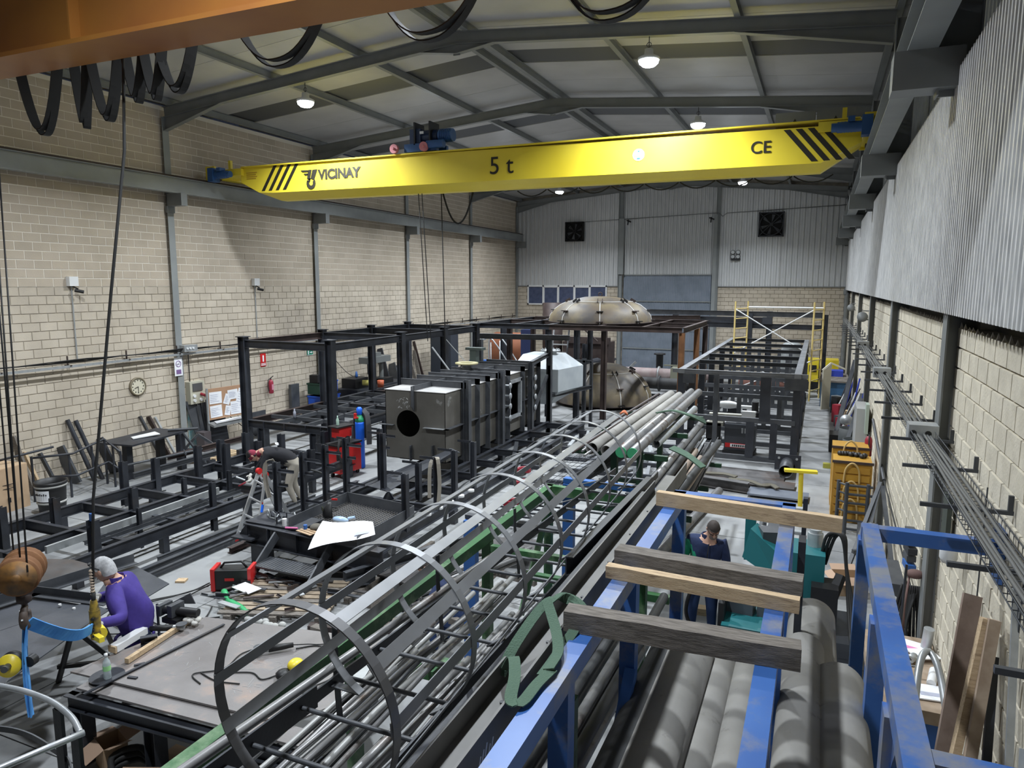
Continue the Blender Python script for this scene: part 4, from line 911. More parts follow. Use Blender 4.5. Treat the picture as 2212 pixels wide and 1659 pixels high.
b = MB(); b.poly([dp[0].lerp(dp[1], .62)+V((-.02, .12, .015)), dp[0].lerp(dp[1], .85)+V((-.02, .12, .012)), dp[0].lerp(dp[1], .88)+V((-.06, .2, .015)), dp[0].lerp(dp[1], .66)+V((-.08, .22, .02))], .002); b.build('printed_block', inkp, dr_)
def welding_mask(x, y, z, rz, label, m=blk):
    t = thing('welding_mask', (x, y, z), label, 'mask'); R = Matrix.Rotation(rz, 3, 'Z'); b = MB(); vs = []; n = 12; mm = 7
    for i in range(mm+1):
        th = PI*.5*i/mm
        for k in range(n+1):
            a = PI*k/n; vs.append(V((x, y, z)) + R @ V((.12*math.cos(a)*math.sin(th+.25), .15*math.sin(a)*math.sin(th+.3), .24 - .26*(i/mm))))
    b.add(vs, [(i*(n+1)+k, (i+1)*(n+1)+k, (i+1)*(n+1)+k+1, i*(n+1)+k+1) for i in range(mm) for k in range(n)], True); o = b.build('shell', m, t)
    sm_ = o.modifiers.new('s', 'SOLIDIFY'); sm_.thickness = .008
    b = MB(); p = V((x, y, z)) + R @ V((0, .15, .13)); b.box((p.x-.05, p.y-.01, p.z-.03), (p.x+.05, p.y+.01, p.z+.03), rz); b.build('visor', mat('visor_glass', (.02, .03, .02), .1), t)
    b = MB(); b.tube([V((x, y, z)) + R @ V((.12*math.cos(q*PI/8), -.12*math.sin(q*PI/8), .1)) for q in range(9)], .01, 6); b.build('headband', rubber, t); return t
welding_mask(-7.62, 9.75, .70, 2.4, 'black welding mask with red trim beside the mesh tray')
b = MB(); b.box((-7.7, 9.88, .92), (-7.6, 9.9, .95), .3); b.build('red_trim', red, bpy.data.objects['welding_mask'])
welding_mask(-7.1, 10.75, .66, .4, 'grey black welding mask standing behind the mesh tray', mat('mask_grey', (.06, .065, .08), .3))
b = MB(); b.ell((-7.35, 9.0, .76), (.10, .10, .055)); tag(b.build('cap_hat', mat('olive_felt', (.12, .11, .09), .9)), 'round dark olive cap lying next to the drawing sheet', 'cap')
b = MB(); b.cyl((-7.5, 8.92, .70), (-7.5, 8.92, .80), .032, 14); tag(b.build('blue_cup', bluec), 'small blue can beside the round dark cap', 'can')
b = MB(); b.ell((-7.2, 9.45, .76), (.16, .07, .06)); b.cyl((-7.08, 9.5, .78), (-6.98, 9.55, .80), .03, 10); tag(b.build('water_bottle', mat('pale_blue_film', (.40, .55, .75), .2)), 'crumpled pale blue plastic bottle above the drawing sheet', 'bottle')
for i in range(3): b = MB(); b.box((-7.62+i*.03, 8.78+i*.05, .71+i*.008), (-7.25+i*.02, 8.83+i*.05, .72+i*.008), -.25); tag(b.build('cut_strip', card), 'narrow tan strip lying at the bench edge left of the drawing sheet', 'strip', 'tan strips at the bench edge')
# step tread unit below
st = thing('step_unit', (-7.2, 8.4, 0), 'dark steel step with chequered tread leaning under the bench', 'step')
for x in (-7.95, -6.85):
    b = MB(); b.bar((x, 8.75, .62), (x+.05, 8.05, .15), .03, .16); b.build('side_string', steel2, st); b = MB(); b.bar((x+.05, 8.05, .0), (x+.05, 8.05, .2), .03, .12, (0, 1, 0)); b.build('foot', steel2, st)
b = MB(); b.box((-7.92, 8.15, .30), (-6.85, 8.55, .33)); tr_ = b.build('tread', steel2, st)
b = MB()
for i in range(18): b.box((-7.88+i*.057, 8.17, .33), (-7.86+i*.057, 8.53, .336))
b.build('tread_bars', steel2, tr_)['kind'] = 'stuff'
# dark channel by the tray, plates stacked right
b = MB(); b.chan((-6.35, 8.35, .35), (-5.2, 10.9, .35), .14, .09, .01); tag(b.build('steel_channel', steel2), 'bluish steel channel slanting right of the mesh tray', 'channel')
for i, (x0, y0, x1, y1, z) in enumerate(((-6.2, 8.9, -4.6, 9.5, .12), (-6.1, 9.6, -4.8, 10.3, .2), (-5.6, 8.3, -4.7, 8.8, .06), (-5.9, 10.2, -4.2, 11.0, .25))):
    b = MB(); b.box((x0, y0, z-.03), (x1, y1, z), .15*i-.2); tag(b.build('steel_plate', plate_m), ('first', 'second', 'third', 'farthest')[i] + ' dark steel plate lying on bearers seen through the cage straps', 'plate')
b = MB()
for i in range(5): b.bar((-6.2+i*.4, 8.2, .04), (-6.2+i*.4, 10.8, .04), .08)
tag(b.build('timber_bearer', woodg), 'wooden bearers under the dark plates', 'bearer')['kind'] = 'stuff'
# scrap pallet
pl = thing('scrap_pallet', (-7.2, 7.8, 0), 'worn wooden pallet strewn with metal offcuts on the floor', 'pallet')
for i in range(9):
    y = 7.25 + i*.135; b = MB(); b.box((-7.75+.03*(i % 2), y, .10), (-6.2, y+.10, .125), .35, (-7, 7.8, 0)); b.build('slat', mat('old_pallet', (.27, .21, .15), .9, 0, (.36, .29, .21), 6) if i % 3 else woodg, pl)
for x in (-7.6, -6.95, -6.3): b = MB(); b.box((x-.05, 7.2, 0), (x+.05, 8.5, .10), .35, (-7, 7.8, 0)); b.build('bearer', woodg, pl)
rng = random.Random(12)
for i in range(40):
    x = rng.uniform(-8.0, -6.0); y = 7.75 + rng.uniform(-.45, .75) + (x+7)*.25; L_ = rng.uniform(.08, .45); a = rng.uniform(-.6, 1.2); w_ = rng.uniform(.02, .09)
    z = .13 + rng.random()*.05; dx, dy = math.cos(a)*L_/2, math.sin(a)*L_/2; b = MB()
    if i % 3 == 0: b.angle((x-dx, y-dy, z), (x+dx, y+dy, z), w_*.8)
    else: b.bar((x-dx, y-dy, z), (x+dx, y+dy, z), w_, .015)
    tag(b.build('metal_offcut', (steel2, rustd, galv, plate_m, steel)[i % 5]), 'steel offcut lying on or around the scrap pallet', 'offcut', 'offcuts on the scrap pallet')
for i, (x, y, w1, w2, a, m, lb) in enumerate(((-7.95, 8.45, .75, .30, .1, steel2, 'grey steel sheet lying behind the red welder'), (-7.6, 8.15, .55, .10, .15, steel2, 'narrow grey sheet lying across the scrap pallet'), (-7.35, 8.75, .6, .35, .3, plate_m, 'dark plate lying under the step'))):
    b = MB(); b.box((x, y, .14), (x+w1, y+w2, .16), a); tag(b.build('sheet_offcut', m), lb, 'sheet')
b = MB(); b.box((-7.85, 7.62, .17), (-7.45, 7.85, .18), -.2); tag(b.build('clipboard_sheet', paper), 'white sheet with a green edge lying on the scrap pallet', 'paper')
b = MB(); b.tube(smooth_path([(-7.98, 7.62, .10), (-7.85, 7.5, .16), (-7.65, 7.38, .12), (-7.4, 7.32, .10), (-7.2, 7.25, .08)], 6), .05, 8, rs=None); tag(b.build('green_bag', mat('green_film', (.04, .38, .14), .35)), 'crumpled green plastic bag on the floor beside the scrap pallet', 'bag')
b = MB()
for i in range(9): b.ell((-7.1+.07*i, 7.18+rng.uniform(-.05, .05), .05), (.06, .05, .04), 7, 5)
tag(b.build('crumpled_rag', mat('dirty_white', (.45, .45, .43), .9)), 'crumpled dirty white rag beside the green bag', 'rag')
rng = random.Random(2)
for i in range(10):
    x, y = -6.25+.16*i+rng.uniform(-.04, .04), 7.15+i*.06+rng.uniform(-.05, .2); h = rng.uniform(.05, .14); b = MB(); b.box((x, y, 0), (x+rng.uniform(.1, .3), y+rng.uniform(.08, .14), h), rng.uniform(-.2, .5)); tag(b.build('timber_block', woodg if i % 2 else rustd), 'brown timber or rusty block seen between the cage straps', 'block', 'blocks right of the scrap pallet')
rng = random.Random(8)
for i in range(7):
    b = MB(); x, y = -5.55+i*.13, 7.55+i*.2; b.chan((x, y, .06), (x+.22, y+.05, .06), .08, .05, .008); tag(b.build('short_channel', steel2), 'short steel channel piece in a row on the floor seen through the cage', 'channel', 'short channel pieces in a row')
# red and black inverter welder
wd_ = thing('welder', (-8.1, 8.0, 0), 'small red and black welder with carrying handle on the floor', 'welder')
Rz = .45
b = MB(); b.box((-8.35, 7.82, .04), (-7.85, 8.08, .34), Rz, (-8.1, 7.95, 0)); b.build('casing', blk, wd_)
for x0, x1 in ((-8.41, -8.35), (-7.85, -7.80)): b = MB(); b.box((x0, 7.80, .02), (x1, 8.10, .37), Rz, (-8.1, 7.95, 0)); b.build('end_panel', red, wd_)
b = MB(); R = Matrix.Rotation(Rz, 3, 'Z'); cW = V((-8.1, 7.95, 0))
b.tube([cW + R @ V(p) for p in ((-.2, 0, .34), (-.14, 0, .42), (.12, 0, .44), (.2, 0, .34))], .018, 8); b.build('handle', blk, wd_)
b = MB(); b.cyl(cW + R @ V((-.31, -.02, .27)), cW + R @ V((-.33, -.02, .27)), .025, 12); b.build('knob', yeld, wd_)
b = MB(); p = cW + R @ V((-.03, -.135, .2)); b.box((p.x-.07, p.y-.004, p.z-.02), (p.x+.07, p.y+.004, p.z+.02), Rz); b.build('red_label', red, wd_)
b = MB()
for pts in ([(-8.4, 7.75, .12), (-8.6, 7.5, .03), (-8.9, 7.1, .02), (-9.1, 6.7, .02), (-8.9, 6.4, .02), (-8.2, 6.3, .02), (-7.7, 6.55, .02)], [(-8.38, 7.8, .1), (-8.5, 7.4, .02), (-8.3, 7.0, .02), (-7.9, 6.9, .02), (-7.55, 7.1, .02)], [(-8.4, 7.72, .08), (-8.9, 7.0, .02), (-9.6, 6.4, .02), (-10.2, 6.3, .02)], [(-8.9, 7.1, .02), (-8.5, 6.7, .02), (-8.0, 6.6, .02), (-7.7, 6.9, .02), (-7.9, 7.3, .02)]):
    b.tube(smooth_path(pts, 8), .010, 6)
tag(b.build('welding_cable', rubber), 'black welding cables snaking over the floor from the red welder', 'cable')
b = MB(); b.ell((-8.18, 6.98, .05), (.08, .05, .05), 8, 6); b.cyl((-8.25, 6.92, .05), (-8.1, 7.05, .06), .025, 8); tag(b.build('cable_connector', blk), 'black cable connector on the floor beside the welder leads', 'connector')
b = MB(); b.box((-9.15, 7.75, 0), (-9.0, 7.88, .03), .4); tag(b.build('wood_chip', wood), 'small pale wood piece on the bare floor left of the welder', 'wood')
# aluminium folding ladder
al = thing('folding_ladder', (-9.1, 9.7, 0), 'aluminium folding ladder with red hinges standing by the bench', 'ladder')
TL, TR = V((-9.46, 10.02, 1.22)), V((-9.15, 9.85, 1.22))
FL, FR, BL, BR = V((-9.6, 9.5, 0)), V((-8.95, 9.3, 0)), V((-9.35, 10.55, 0)), V((-8.85, 10.35, 0))
for p, q in ((FL, TL), (FR, TR), (BL, TL), (BR, TR)): b = MB(); b.bar(p, q, .028, .07); b.build('stile', alu, al)
for i in range(4):
    t = .14 + i*.24; b = MB(); b.bar(FL.lerp(TL, t), FR.lerp(TR, t), .03); b.build('rung', alu, al); b = MB(); b.bar(BL.lerp(TL, t), BR.lerp(TR, t), .03); b.build('rung', alu, al)
for p in (TL, TR): b = MB(); b.cyl(p+V((-.03, 0, .0)), p+V((.03, 0, .0)), .06, 14); b.build('hinge', red, al)
for i in range(4):
    t = .14 + i*.24; b = MB(); p = FR.lerp(TR, t); b.ell(p, (.03, .03, .025), 8, 6); b.build('lock_pin', red, al)
b = MB(); b.bar(FR.lerp(TR, .5)+V((.03, 0, 0)), FR.lerp(TR, .6)+V((.03, 0, 0)), .03, .05); b.build('blue_tag', blueg, al)
for p in (FL, FR): b = MB(); b.box((p.x-.04, p.y-.05, 0), (p.x+.04, p.y+.05, .05)); b.build('foot', red, al)
# gas cylinder, coat, red wire feeder
gc = thing('gas_cylinder', (-10.7, 15.0, 0), 'tall bright blue gas cylinder with green shoulder beside the frame column', 'cylinder')
gx0, gy0 = -10.62, 14.85
b = MB(); b.lathe((gx0, gy0, 0), [(.10, 0), (.115, .02), (.115, 1.15), (.113, 1.2)], 24); b.build('cylinder_body', blueg, gc)
b = MB(); b.lathe((gx0, gy0, 1.2), [(.113, 0), (.105, .08), (.07, .15), (.05, .18)], 24); b.build('shoulder', mat('shoulder_green', (.03, .35, .16), .4), gc)
b = MB(); b.lathe((gx0, gy0, 1.38), [(.05, 0), (.07, .02), (.075, .16), (.04, .2)], 16); b.build('valve_guard', blueg, gc)
b = MB(); b.cyl((gx0, gy0, 1.3), (gx0, gy0-.2, 1.34), .03, 10); b.cyl((gx0-.02, gy0-.15, 1.34), (gx0-.02, gy0-.15, 1.44), .04, 12); b.build('regulator', red, gc)
ct = thing('work_coat', (-10.7, 15.05, 1.4), 'dark grey work coat hung behind the blue gas cylinder', 'coat')
b = MB(); 
for s in (-1, 1): b.ribbon(smooth_path([(gx0+s*.05, gy0+.08, 1.5), (gx0+s*.16, gy0+.1, 1.35), (gx0+s*.22, gy0+.08, 1.0), (gx0+s*.24, gy0+.05, .62)], 6), .13, .04, (.6, 1, 0))
b.build('coat_front', mat('grey_cloth', (.07, .07, .075), .9), ct)
b = MB(); b.poly([(gx0-.2, gy0+.15, .75), (gx0+.2, gy0+.15, .75), (gx0+.16, gy0+.15, 1.45), (gx0-.16, gy0+.15, 1.45)], .03, (0, 1, 0)); b.build('coat_back', bpy.data.materials['grey_cloth'], ct)
wf = thing('wire_feed_welder', (-10.3, 14.3, 0), 'tall red wheeled welding set standing left of the blue cylinder', 'welder')
b = MB(); b.box((-10.75, 13.75, .12), (-10.35, 14.45, .78), -.2); b.build('lower_casing', red, wf)
b = MB(); b.box((-10.72, 13.85, .98), (-10.45, 14.25, 1.22), -.2); b.build('wire_feeder', red, wf)
b = MB(); b.box((-10.8, 13.7, .80), (-10.35, 14.5, .84), -.2); b.box((-10.75, 13.75, 1.24), (-10.4, 14.3, 1.27), -.2); b.build('shelf', blk, wf)
b = MB(); b.box((-10.5, 13.70, .45), (-10.42, 13.745, .7), -.2); b.build('front_panel', blk, wf)
for x, y in ((-10.7, 13.8), (-10.4, 13.8), (-10.7, 14.4), (-10.4, 14.4)): b = MB(); b.cyl((x-.02, y, .06), (x+.02, y, .06), .06, 12); b.build('wheel', rubber, wf)
b = MB(); 
for k in range(4): b.tube(smooth_path([(-10.42+k*.02, 13.72, 1.0), (-10.36, 13.6, .8-.03*k), (-10.3, 13.62, .55-.03*k), (-10.28, 13.75, .5-.02*k), (-10.3, 13.85, .8)], 6), .015, 6)
b.build('torch_cable', rubber, wf)
b = MB(); b.lathe((-10.62, 13.95, 1.27), [(.032, 0), (.036, .02), (.036, .14), (.012, .2), (.012, .24)], 14); tag(b.build('spray_bottle', mat('clear_green', (.45, .62, .52), .2)), 'clear bottle with green base on top of the red welding set', 'bottle')
b = MB(); b.tube(smooth_path([(-9.3, 11.3, .95), (-9.0, 11.35, .85), (-8.95, 11.4, .5), (-9.0, 11.5, .2), (-8.8, 11.7, .05), (-8.5, 11.9, .03)], 6), .02, 6); tag(b.build('torch_hose', rubber), 'black torch hose curving down behind the first support post', 'hose')
b = MB(); b.poly([(-8.55, 12.15, .47), (-7.9, 11.95, .47), (-7.25, 13.6, 1.0), (-7.3, 14.0, .9), (-7.6, 14.1, .95), (-8.3, 13.3, .5)], .012, (0, 0, 1)); tag(b.build('bent_plate', steel), 'dark jagged plate leaning between the support posts and welding set', 'plate')
# ------------------------------------------------------------------ ribbed tank
tk = thing('ribbed_tank', (-8.6, 17, 0), 'large rectangular welded steel tank with outer ribs and round hole', 'tank')
x0, x1, y0, y1, z0, z1 = -9.40, -7.78, 14.2, 20.2, .56, 2.2
hc, hr_ = V((-8.78, y0, 1.42)), .32
# front plate with circular hole
b = MB(); N = 40; ring = []; sqr = []
for i in range(N):
    a = 2*PI*i/N; ring.append((hc.x+hr_*math.cos(a), hc.z+hr_*math.sin(a)))
    c, s = math.cos(a), math.sin(a); tx = (x1-hc.x)/c if c > 1e-6 else ((x0-hc.x)/c if c < -1e-6 else 1e9); tz = (z1-hc.z)/s if s > 1e-6 else ((z0-hc.z)/s if s < -1e-6 else 1e9); t = min(tx, tz); sqr.append((hc.x+t*c, hc.z+t*s))
for cx_, cz_ in ((x0, z0), (x1, z0), (x1, z1), (x0, z1)):
    i = min(range(N), key=lambda i: (sqr[i][0]-cx_)**2+(sqr[i][1]-cz_)**2); sqr[i] = (cx_, cz_)
for y in (y0, y0+.02):
    o = len(b.v); b.v += [(p[0], y, p[1]) for p in ring] + [(p[0], y, p[1]) for p in sqr]
    for i in range(N): b.f.append([o+i, o+(i+1) % N, o+N+(i+1) % N, o+N+i]); b.mi.append(0); b.smooth.append(False)
b.add([(p[0], y, p[1]) for y in (y0, y0+.02) for p in ring], [(i, (i+1) % N, N+(i+1) % N, N+i) for i in range(N)])
b.build('front_plate', tank_m, tk)
b = MB(); b.box((x0, y0, z0), (x1, y1, z0+.015)); b.build('bottom_plate', tank_m, tk)
tw = 1.95
for nm, a_, b_ in (('side_plate', (x0, y0, z0), (x0+.015, y1, z1)),): bb = MB(); bb.box(a_, b_); bb.build(nm, tank_m, tk)
bb = MB(); wy0, wy1, wz0, wz1 = 17.75, 18.55, 1.0, 2.0
for a_, b_ in (((x1-.015, y0, z0), (x1, wy0, z1)), ((x1-.015, wy1, z0), (x1, y1, z1)), ((x1-.015, wy0, z0), (x1, wy1, wz0)), ((x1-.015, wy0, wz1), (x1, wy1, z1))): bb.box(a_, b_)
bb.build('side_plate', tank_m, tk)
b = MB(); b.box((x0, y1-.015, z0), (x1, y1, z1)); b.build('back_plate', tank_m, tk)
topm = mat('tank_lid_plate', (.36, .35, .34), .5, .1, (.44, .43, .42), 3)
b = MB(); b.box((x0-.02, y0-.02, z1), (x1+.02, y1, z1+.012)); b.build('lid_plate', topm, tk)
for y in (wy0, wy1): b = MB(); b.box((x1, y-.04, wz0-.06), (x1+.09, y+.04, wz1+.06)); b.build('opening_flange', bright, tk)
for z in (wz0, wz1): b = MB(); b.box((x1, wy0-.04, z-.04), (x1+.09, wy1+.04, z+.04)); b.build('opening_flange', bright, tk)
yy = [15.0, 15.75, 16.35, 17.0, 17.65, 18.7, 19.3, 19.95]
for i, y in enumerate(yy):
    rb = MB(); rb.angle((x1, y, z0-.1), (x1, y, z1+.16), .11, .012, (0, 1, 0)); rb.box((x1, y-.01, z0-.1), (x1+.13, y+.01, z1+.16)); rb.build('side_rib', steel2, tk)
    rb = MB(); rb.box((x0-.05, y-.01, z1+.01), (x1+.13, y+.01, z1+.16)); rb.bar((x0-.05, y, z1+.165), (x1+.13, y, z1+.165), .05, .01); rb.build('top_rib', steel2, tk)
b = MB(); b.box((-8.62, y0-.02, z1+.01), (-8.60, y1, z1+.13)); b.build('top_spine', steel2, tk)
b = MB(); b.box((-8.62, y0-.12, 1.85), (-8.60, y0, z1+.13)); b.poly([(-8.62, y0-.12, 1.85), (-8.62, y0, 1.72), (-8.62, y0, 1.85)], .02, (1, 0, 0)); b.build('front_rib', steel2, tk)
b = MB(); b.poly([(x1-.55, y0-.10, 1.36), (x1+.11, y0-.10, 1.36), (x1+.11, y0, 1.36), (x1-.55, y0, 1.36)], .012); b.build('shelf_rib', bright, tk)
b = MB(); b.box((x1, y0-.1, 1.36), (x1+.11, wy0-.1, 1.372)); b.box((x1, wy1+.1, 1.36), (x1+.11, y1, 1.372)); b.build('waist_rib', steel2, tk)
b = MB(); b.box((x0-.12, y0-.10, 1.36), (x0+.25, y0, 1.372)); b.build('shelf_rib', steel2, tk)
b = MB(); b.box((-8.1, y0-.1, z0+.0), (-8.08, y0, z0+.4)); b.box((-8.7, y0-.1, z0-.02), (-8.68, y0, z0+.35)); b.build('front_rib', steel2, tk)
for x in (x0+.3, x1-.35):
    for y in (14.7, 17.2, 19.7): b = MB(); b.bar((x, y, .45), (x, y, z0), .3, .3, (0, 1, 0)); b.build('saddle', steel, tk)
b = MB(); rng = random.Random(4)
for i in range(22):
    x = -9.1+rng.random()*.35; z = 1.75+rng.random()*.3; a = rng.random()*3; b.bar((x, y0-.003, z), (x+.05*math.cos(a), y0-.003, z+.05*math.sin(a)), .004, .008, (0, 1, 0))
b.build('chalk_scribble', white, tk)
for yn in (17.35, 19.2):
    for i, z in enumerate((2.0, 1.72, 1.44, 1.12)):
        p = thing_part = None; b = MB(); b.cyl((x1, yn, z-.02), (x1+.26, yn, z-.02), .03, 12); b.lathe((x1+.26, yn, z-.02), [(.03, 0), (.085, 0), (.085, .02), (.055, .02), (.05, .035), (.02, .035)], 18, (1, 0, 0)); b.build('flanged_nozzle', bright, tk)
# top flange ring on tank
b = MB(); b.cyl((-8.95, 17.6, z1+.01), (-8.95, 17.6, z1+.28), .13, 20); n_ = b.build('top_nozzle', steel2, tk)
b = MB(); b.lathe((-8.95, 17.6, z1+.28), [(.18, 0), (.32, 0), (.32, .04), (.18, .04), (.18, 0)], 30, cap=False); b.build('flange_ring', mat('brass_ring', (.42, .38, .20), .5), n_)
# frame posts wrapped around tank and hopper
tf = thing('gantry_frame', (-7.6, 17.5, 0), 'dark steel column frame standing around the tank and the pale hopper', 'frame')
for x, y, z1_ in ((-7.62, 15.0, 2.42), (-7.62, 17.0, 2.42), (-7.62, 19.1, 2.42), (-7.55, 20.45, 3.0), (-9.5, 19.6, 3.0)): hpost(x, y, 0, z1_, .15, steel2, tf)
hbeam((-9.75, 20.1, 3.07), (-6.9, 20.45, 3.07), .16, .14, steel2, tf, 'header_beam')
hbeam((-7.62, 19.1, 2.4), (-7.58, 20.45, 2.55), .12, .12, steel2, tf)
b = MB(); b.bar((-7.6, 20.4, 1.9), (-7.6, 19.2, .9), .08); b.build('brace', steel2, tf)
for y in (20.45, 22.9): hpost(-7.2 if y > 22 else -7.55, y, 0, 2.2, .12, steel2, tf)
hbeam((-7.55, 20.6, 1.25), (-6.95, 22.9, 1.25), .12, .1, steel2, tf, 'hopper_rail'); hbeam((-8.9, 22.9, 2.1), (-6.95, 22.9, 2.1), .10, .1, steel2, tf, 'hopper_rail')
hpost(-6.95, 22.9, 0, 2.1, .1, steel2, tf)
# pale hopper
hp = thing('hopper', (-8, 21.5, 1.2), 'pale grey hopper with bolted flange behind the ribbed tank', 'hopper')
hm = mat('pale_hopper_paint', (.42, .46, .49), .4, 0, (.50, .54, .56), 2)
b = MB(); a0 = [(-8.9, 20.7), (-7.35, 20.7), (-7.05, 22.3), (-8.9, 22.3)]
xs_box(b, [[V((x, y, 1.35)) for x, y in a0], [V((x, y, 2.05)) for x, y in a0], [V((-8.7, 21.1, 2.45)), V((-7.75, 21.1, 2.45)), V((-7.6, 22.1, 2.45)), V((-8.7, 22.1, 2.45))]]); b.build('hopper_body', hm, hp)
b = MB(); xs_box(b, [[V((-8.4, 21.2, .85)), V((-7.8, 21.2, .85)), V((-7.8, 21.8, .85)), V((-8.4, 21.8, .85))], [V((x, y, 1.35)) for x, y in a0]]); b.build('hopper_cone', hm, hp)
b = MB(); b.cyl((-7.9, 21.5, 2.2), (-7.9, 21.5, 2.55), .20, 24); b.build('outlet_neck', hm, hp)
b = MB(); b.lathe((-7.9, 21.5, 2.55), [(.18, 0), (.32, 0), (.32, .04), (.18, .04)], 28); f_ = b.build('flange', galv, hp)
b = MB()
for i in range(12): a = 2*PI*i/12; b.cyl((-7.9+.27*math.cos(a), 21.5+.27*math.sin(a), 2.58), (-7.9+.27*math.cos(a), 21.5+.27*math.sin(a), 2.63), .02, 6)
b.build('flange_bolts', galv, f_)['kind'] = 'stuff'
# green machine head on post (drill)
hd = thing('machine_stand', (-9.3, 18.8, 2.2), 'grey green machine head with flat top rising behind the tank lid', 'machine')
b = MB(); b.bar((-9.35, 18.9, 2.25), (-9.35, 18.9, 2.75), .2, .24, (0, 1, 0)); b.build('stand_column', mat('drab_green', (.07, .09, .08), .5), hd)
b = MB(); b.box((-9.58, 18.75, 2.75), (-9.05, 19.05, 2.82)); b.build('flat_top', bpy.data.materials['drab_green'], hd)
b = MB(); b.bar((-10.1, 17.7, 2.9), (-9.5, 17.7, 2.2), .03); b.bar((-9.8, 18.0, 3.1), (-9.35, 18.4, 2.4), .02); tag(b.build('thin_bar', galv), 'thin bars leaning above the tank lid beside the green machine head', 'bar')
# ------------------------------------------------------------------ platform with domed heads
random.seed(21)
pm = thing('platform_frame', (-8, 24, 0), 'brown steel platform frame carrying the upper domed vessel head', 'frame')
ZP = 3.19
def chn(p0, p1, m=rustd, h=.18, name='edge_beam', par=pm): b = MB(); b.ibeam(p0, p1, h, .12, .01); return b.build(name, m, par)
for x, y, m in ((-11.38, 26.2, rustd), (-8.72, 23.5, steel), (-7.7, 23.6, steel), (-6.75, 23.7, rustd), (-4.1, 23.6, rusty), (-4.05, 26.4, rusty), (-8.75, 28.6, steel), (-11.4, 28.8, rustd), (-4.1, 28.8, rustd)):
    hpost(x, y, 0, ZP-.09, .18, m, pm, 'column')
for p, q, m in (((-11.38, 23.4), (-8.7, 23.5), steel), ((-8.7, 23.5), (-4.1, 23.6), rustd), ((-4.05, 23.6), (-4.05, 28.8), rustd), ((-11.4, 28.8), (-4.1, 28.8), rustd), ((-11.4, 23.4), (-11.4, 28.8), steel), ((-8.72, 23.6), (-8.72, 28.8), steel), ((-5.4, 23.6), (-5.4, 28.8), rustd), ((-11.4, 26.3), (-4.1, 26.3), rustd), ((-10.0, 23.5), (-10.0, 28.8), steel), ((-6.9, 23.6), (-6.9, 28.8), rustd)):
    chn((p[0], p[1], ZP), (q[0], q[1], ZP), m)
chn((-11.3, 28.8, ZP+.02), (-5.0, 33.3, ZP+.0), rustd)
def dome(x, y, z, r, h, label, rz=0, n=8, flip=1):
    t = thing('domed_head', (x, y, z), label, 'vessel head'); b = MB()
    prof = [(r, 0), (r*1.0, .06), (r*.975, h*.26), (r*.90, h*.47), (r*.78, h*.66), (r*.63, h*.80), (r*.47, h*.90), (r*.3, h*.975), (r*.12, h*.998), (.001, h)]
    b.lathe((x, y, z), prof, 56, cap=False); b.build('shell', dome_m, t)
    b = MB(); b.lathe((x, y, z), [(r-.03, 0), (r+.01, 0), (r+.01, .03), (r-.03, .03), (r-.03, 0)], 56, cap=False); b.build('rim', rustd, t)
    # weld seams: a crown ring and meridians, a few mm proud
    wm = mat('weld_seam', (.62, .60, .57), .6); b = MB()
    kr, kh = r*.63, h*.80; b.tube([(x+kr*math.cos(2*PI*i/48), y+kr*math.sin(2*PI*i/48), z+kh+.005) for i in range(49)], .014, 5); b.build('weld_seam', wm, t)
    for k in range(n):
        a = rz + 2*PI*k/n; b = MB(); pts = [(x+math.cos(a)*(p[0]+.003), y+math.sin(a)*(p[0]+.003), z+p[1]+.002) for p in prof[:6]]; b.tube(pts, .018, 5); b.build('weld_seam', wm, t)
        for j, (pr, ph, L_) in enumerate(((prof[5][0], prof[5][1], .16), (prof[3][0], prof[3][1], .12), (prof[1][0], prof[1][1]+.03, .12))):
            for s in ((-1, 1) if j == 0 else (0,)):
                aa = a + s*.07; c = V((x+math.cos(aa)*pr, y+math.sin(aa)*pr, z+ph)); rad = V((math.cos(aa), math.sin(aa), 0)); tn = V((-math.sin(aa), math.cos(aa), 0))
                b = MB()
                if j == 0: b.bar(c - rad*L_*.5 + V((0, 0, .09)), c + rad*L_*.6 + V((0, 0, -.01)), .02, .10)
                else: b.bar(c + rad*.06 - tn*L_, c + rad*.06 + tn*L_, .12, .03)
                b.build('lug', blk if (k+j) % 2 else rustd, t)
    b = MB(); b.tube([V((x, y, z+h+.07)) + V((.07*math.cos(i*PI/6), 0, .07*math.sin(i*PI/6))) for i in range(13)], .02, 6); b.build('lifting_eye', rustd, t)
    return t
dome(-7.62, 26.1, 3.28, 1.92, .95, 'upper rusty domed vessel head resting on the platform frame', .28)
dome(-7.75, 27.2, .10, 1.92, 1.48, 'lower rusty domed vessel head standing on the floor under the platform', -.15)
# pipes beyond the domes
for i, (x0, x1, y, z, r, m, lb) in enumerate(((-9.0, -3.8, 31.2, .75, .26, mat('pinkish_pipe', (.26, .19, .185), .6, 0, (.33, .27, .26), 3), 'long pinkish grey pipe lying across the hall behind the domes'), (-7.9, -4.0, 29.2, .62, .24, pipe_b, 'black flanged pipe in front of the pinkish one'), (-2.9, -.6, 30.5, .75, .28, mat('red_pipe', (.24, .11, .085), .6), 'reddish pipe seen through the right hand frame'))):
    t = thing('long_pipe', ((x0+x1)/2, y, 0), lb, 'pipe'); b = MB(); b.cyl((x0, y, z), (x1, y, z), r, 24); b.build('pipe_body', m, t)
    for x in (x0+.7, (x0+x1)/2, x1-.8): b = MB(); b.lathe((x, y, z), [(r, 0), (r+.09, 0), (r+.09, .05), (r, .05)], 24, (1, 0, 0), cap=False); b.build('flange', galv if i == 0 else m, t)
    for x in (x0+.5, x1-.6): b = MB(); b.bar((x, y, 0), (x, y, z-r+.02), .16, .3, (0, 1, 0)); b.build('support', steel, t)
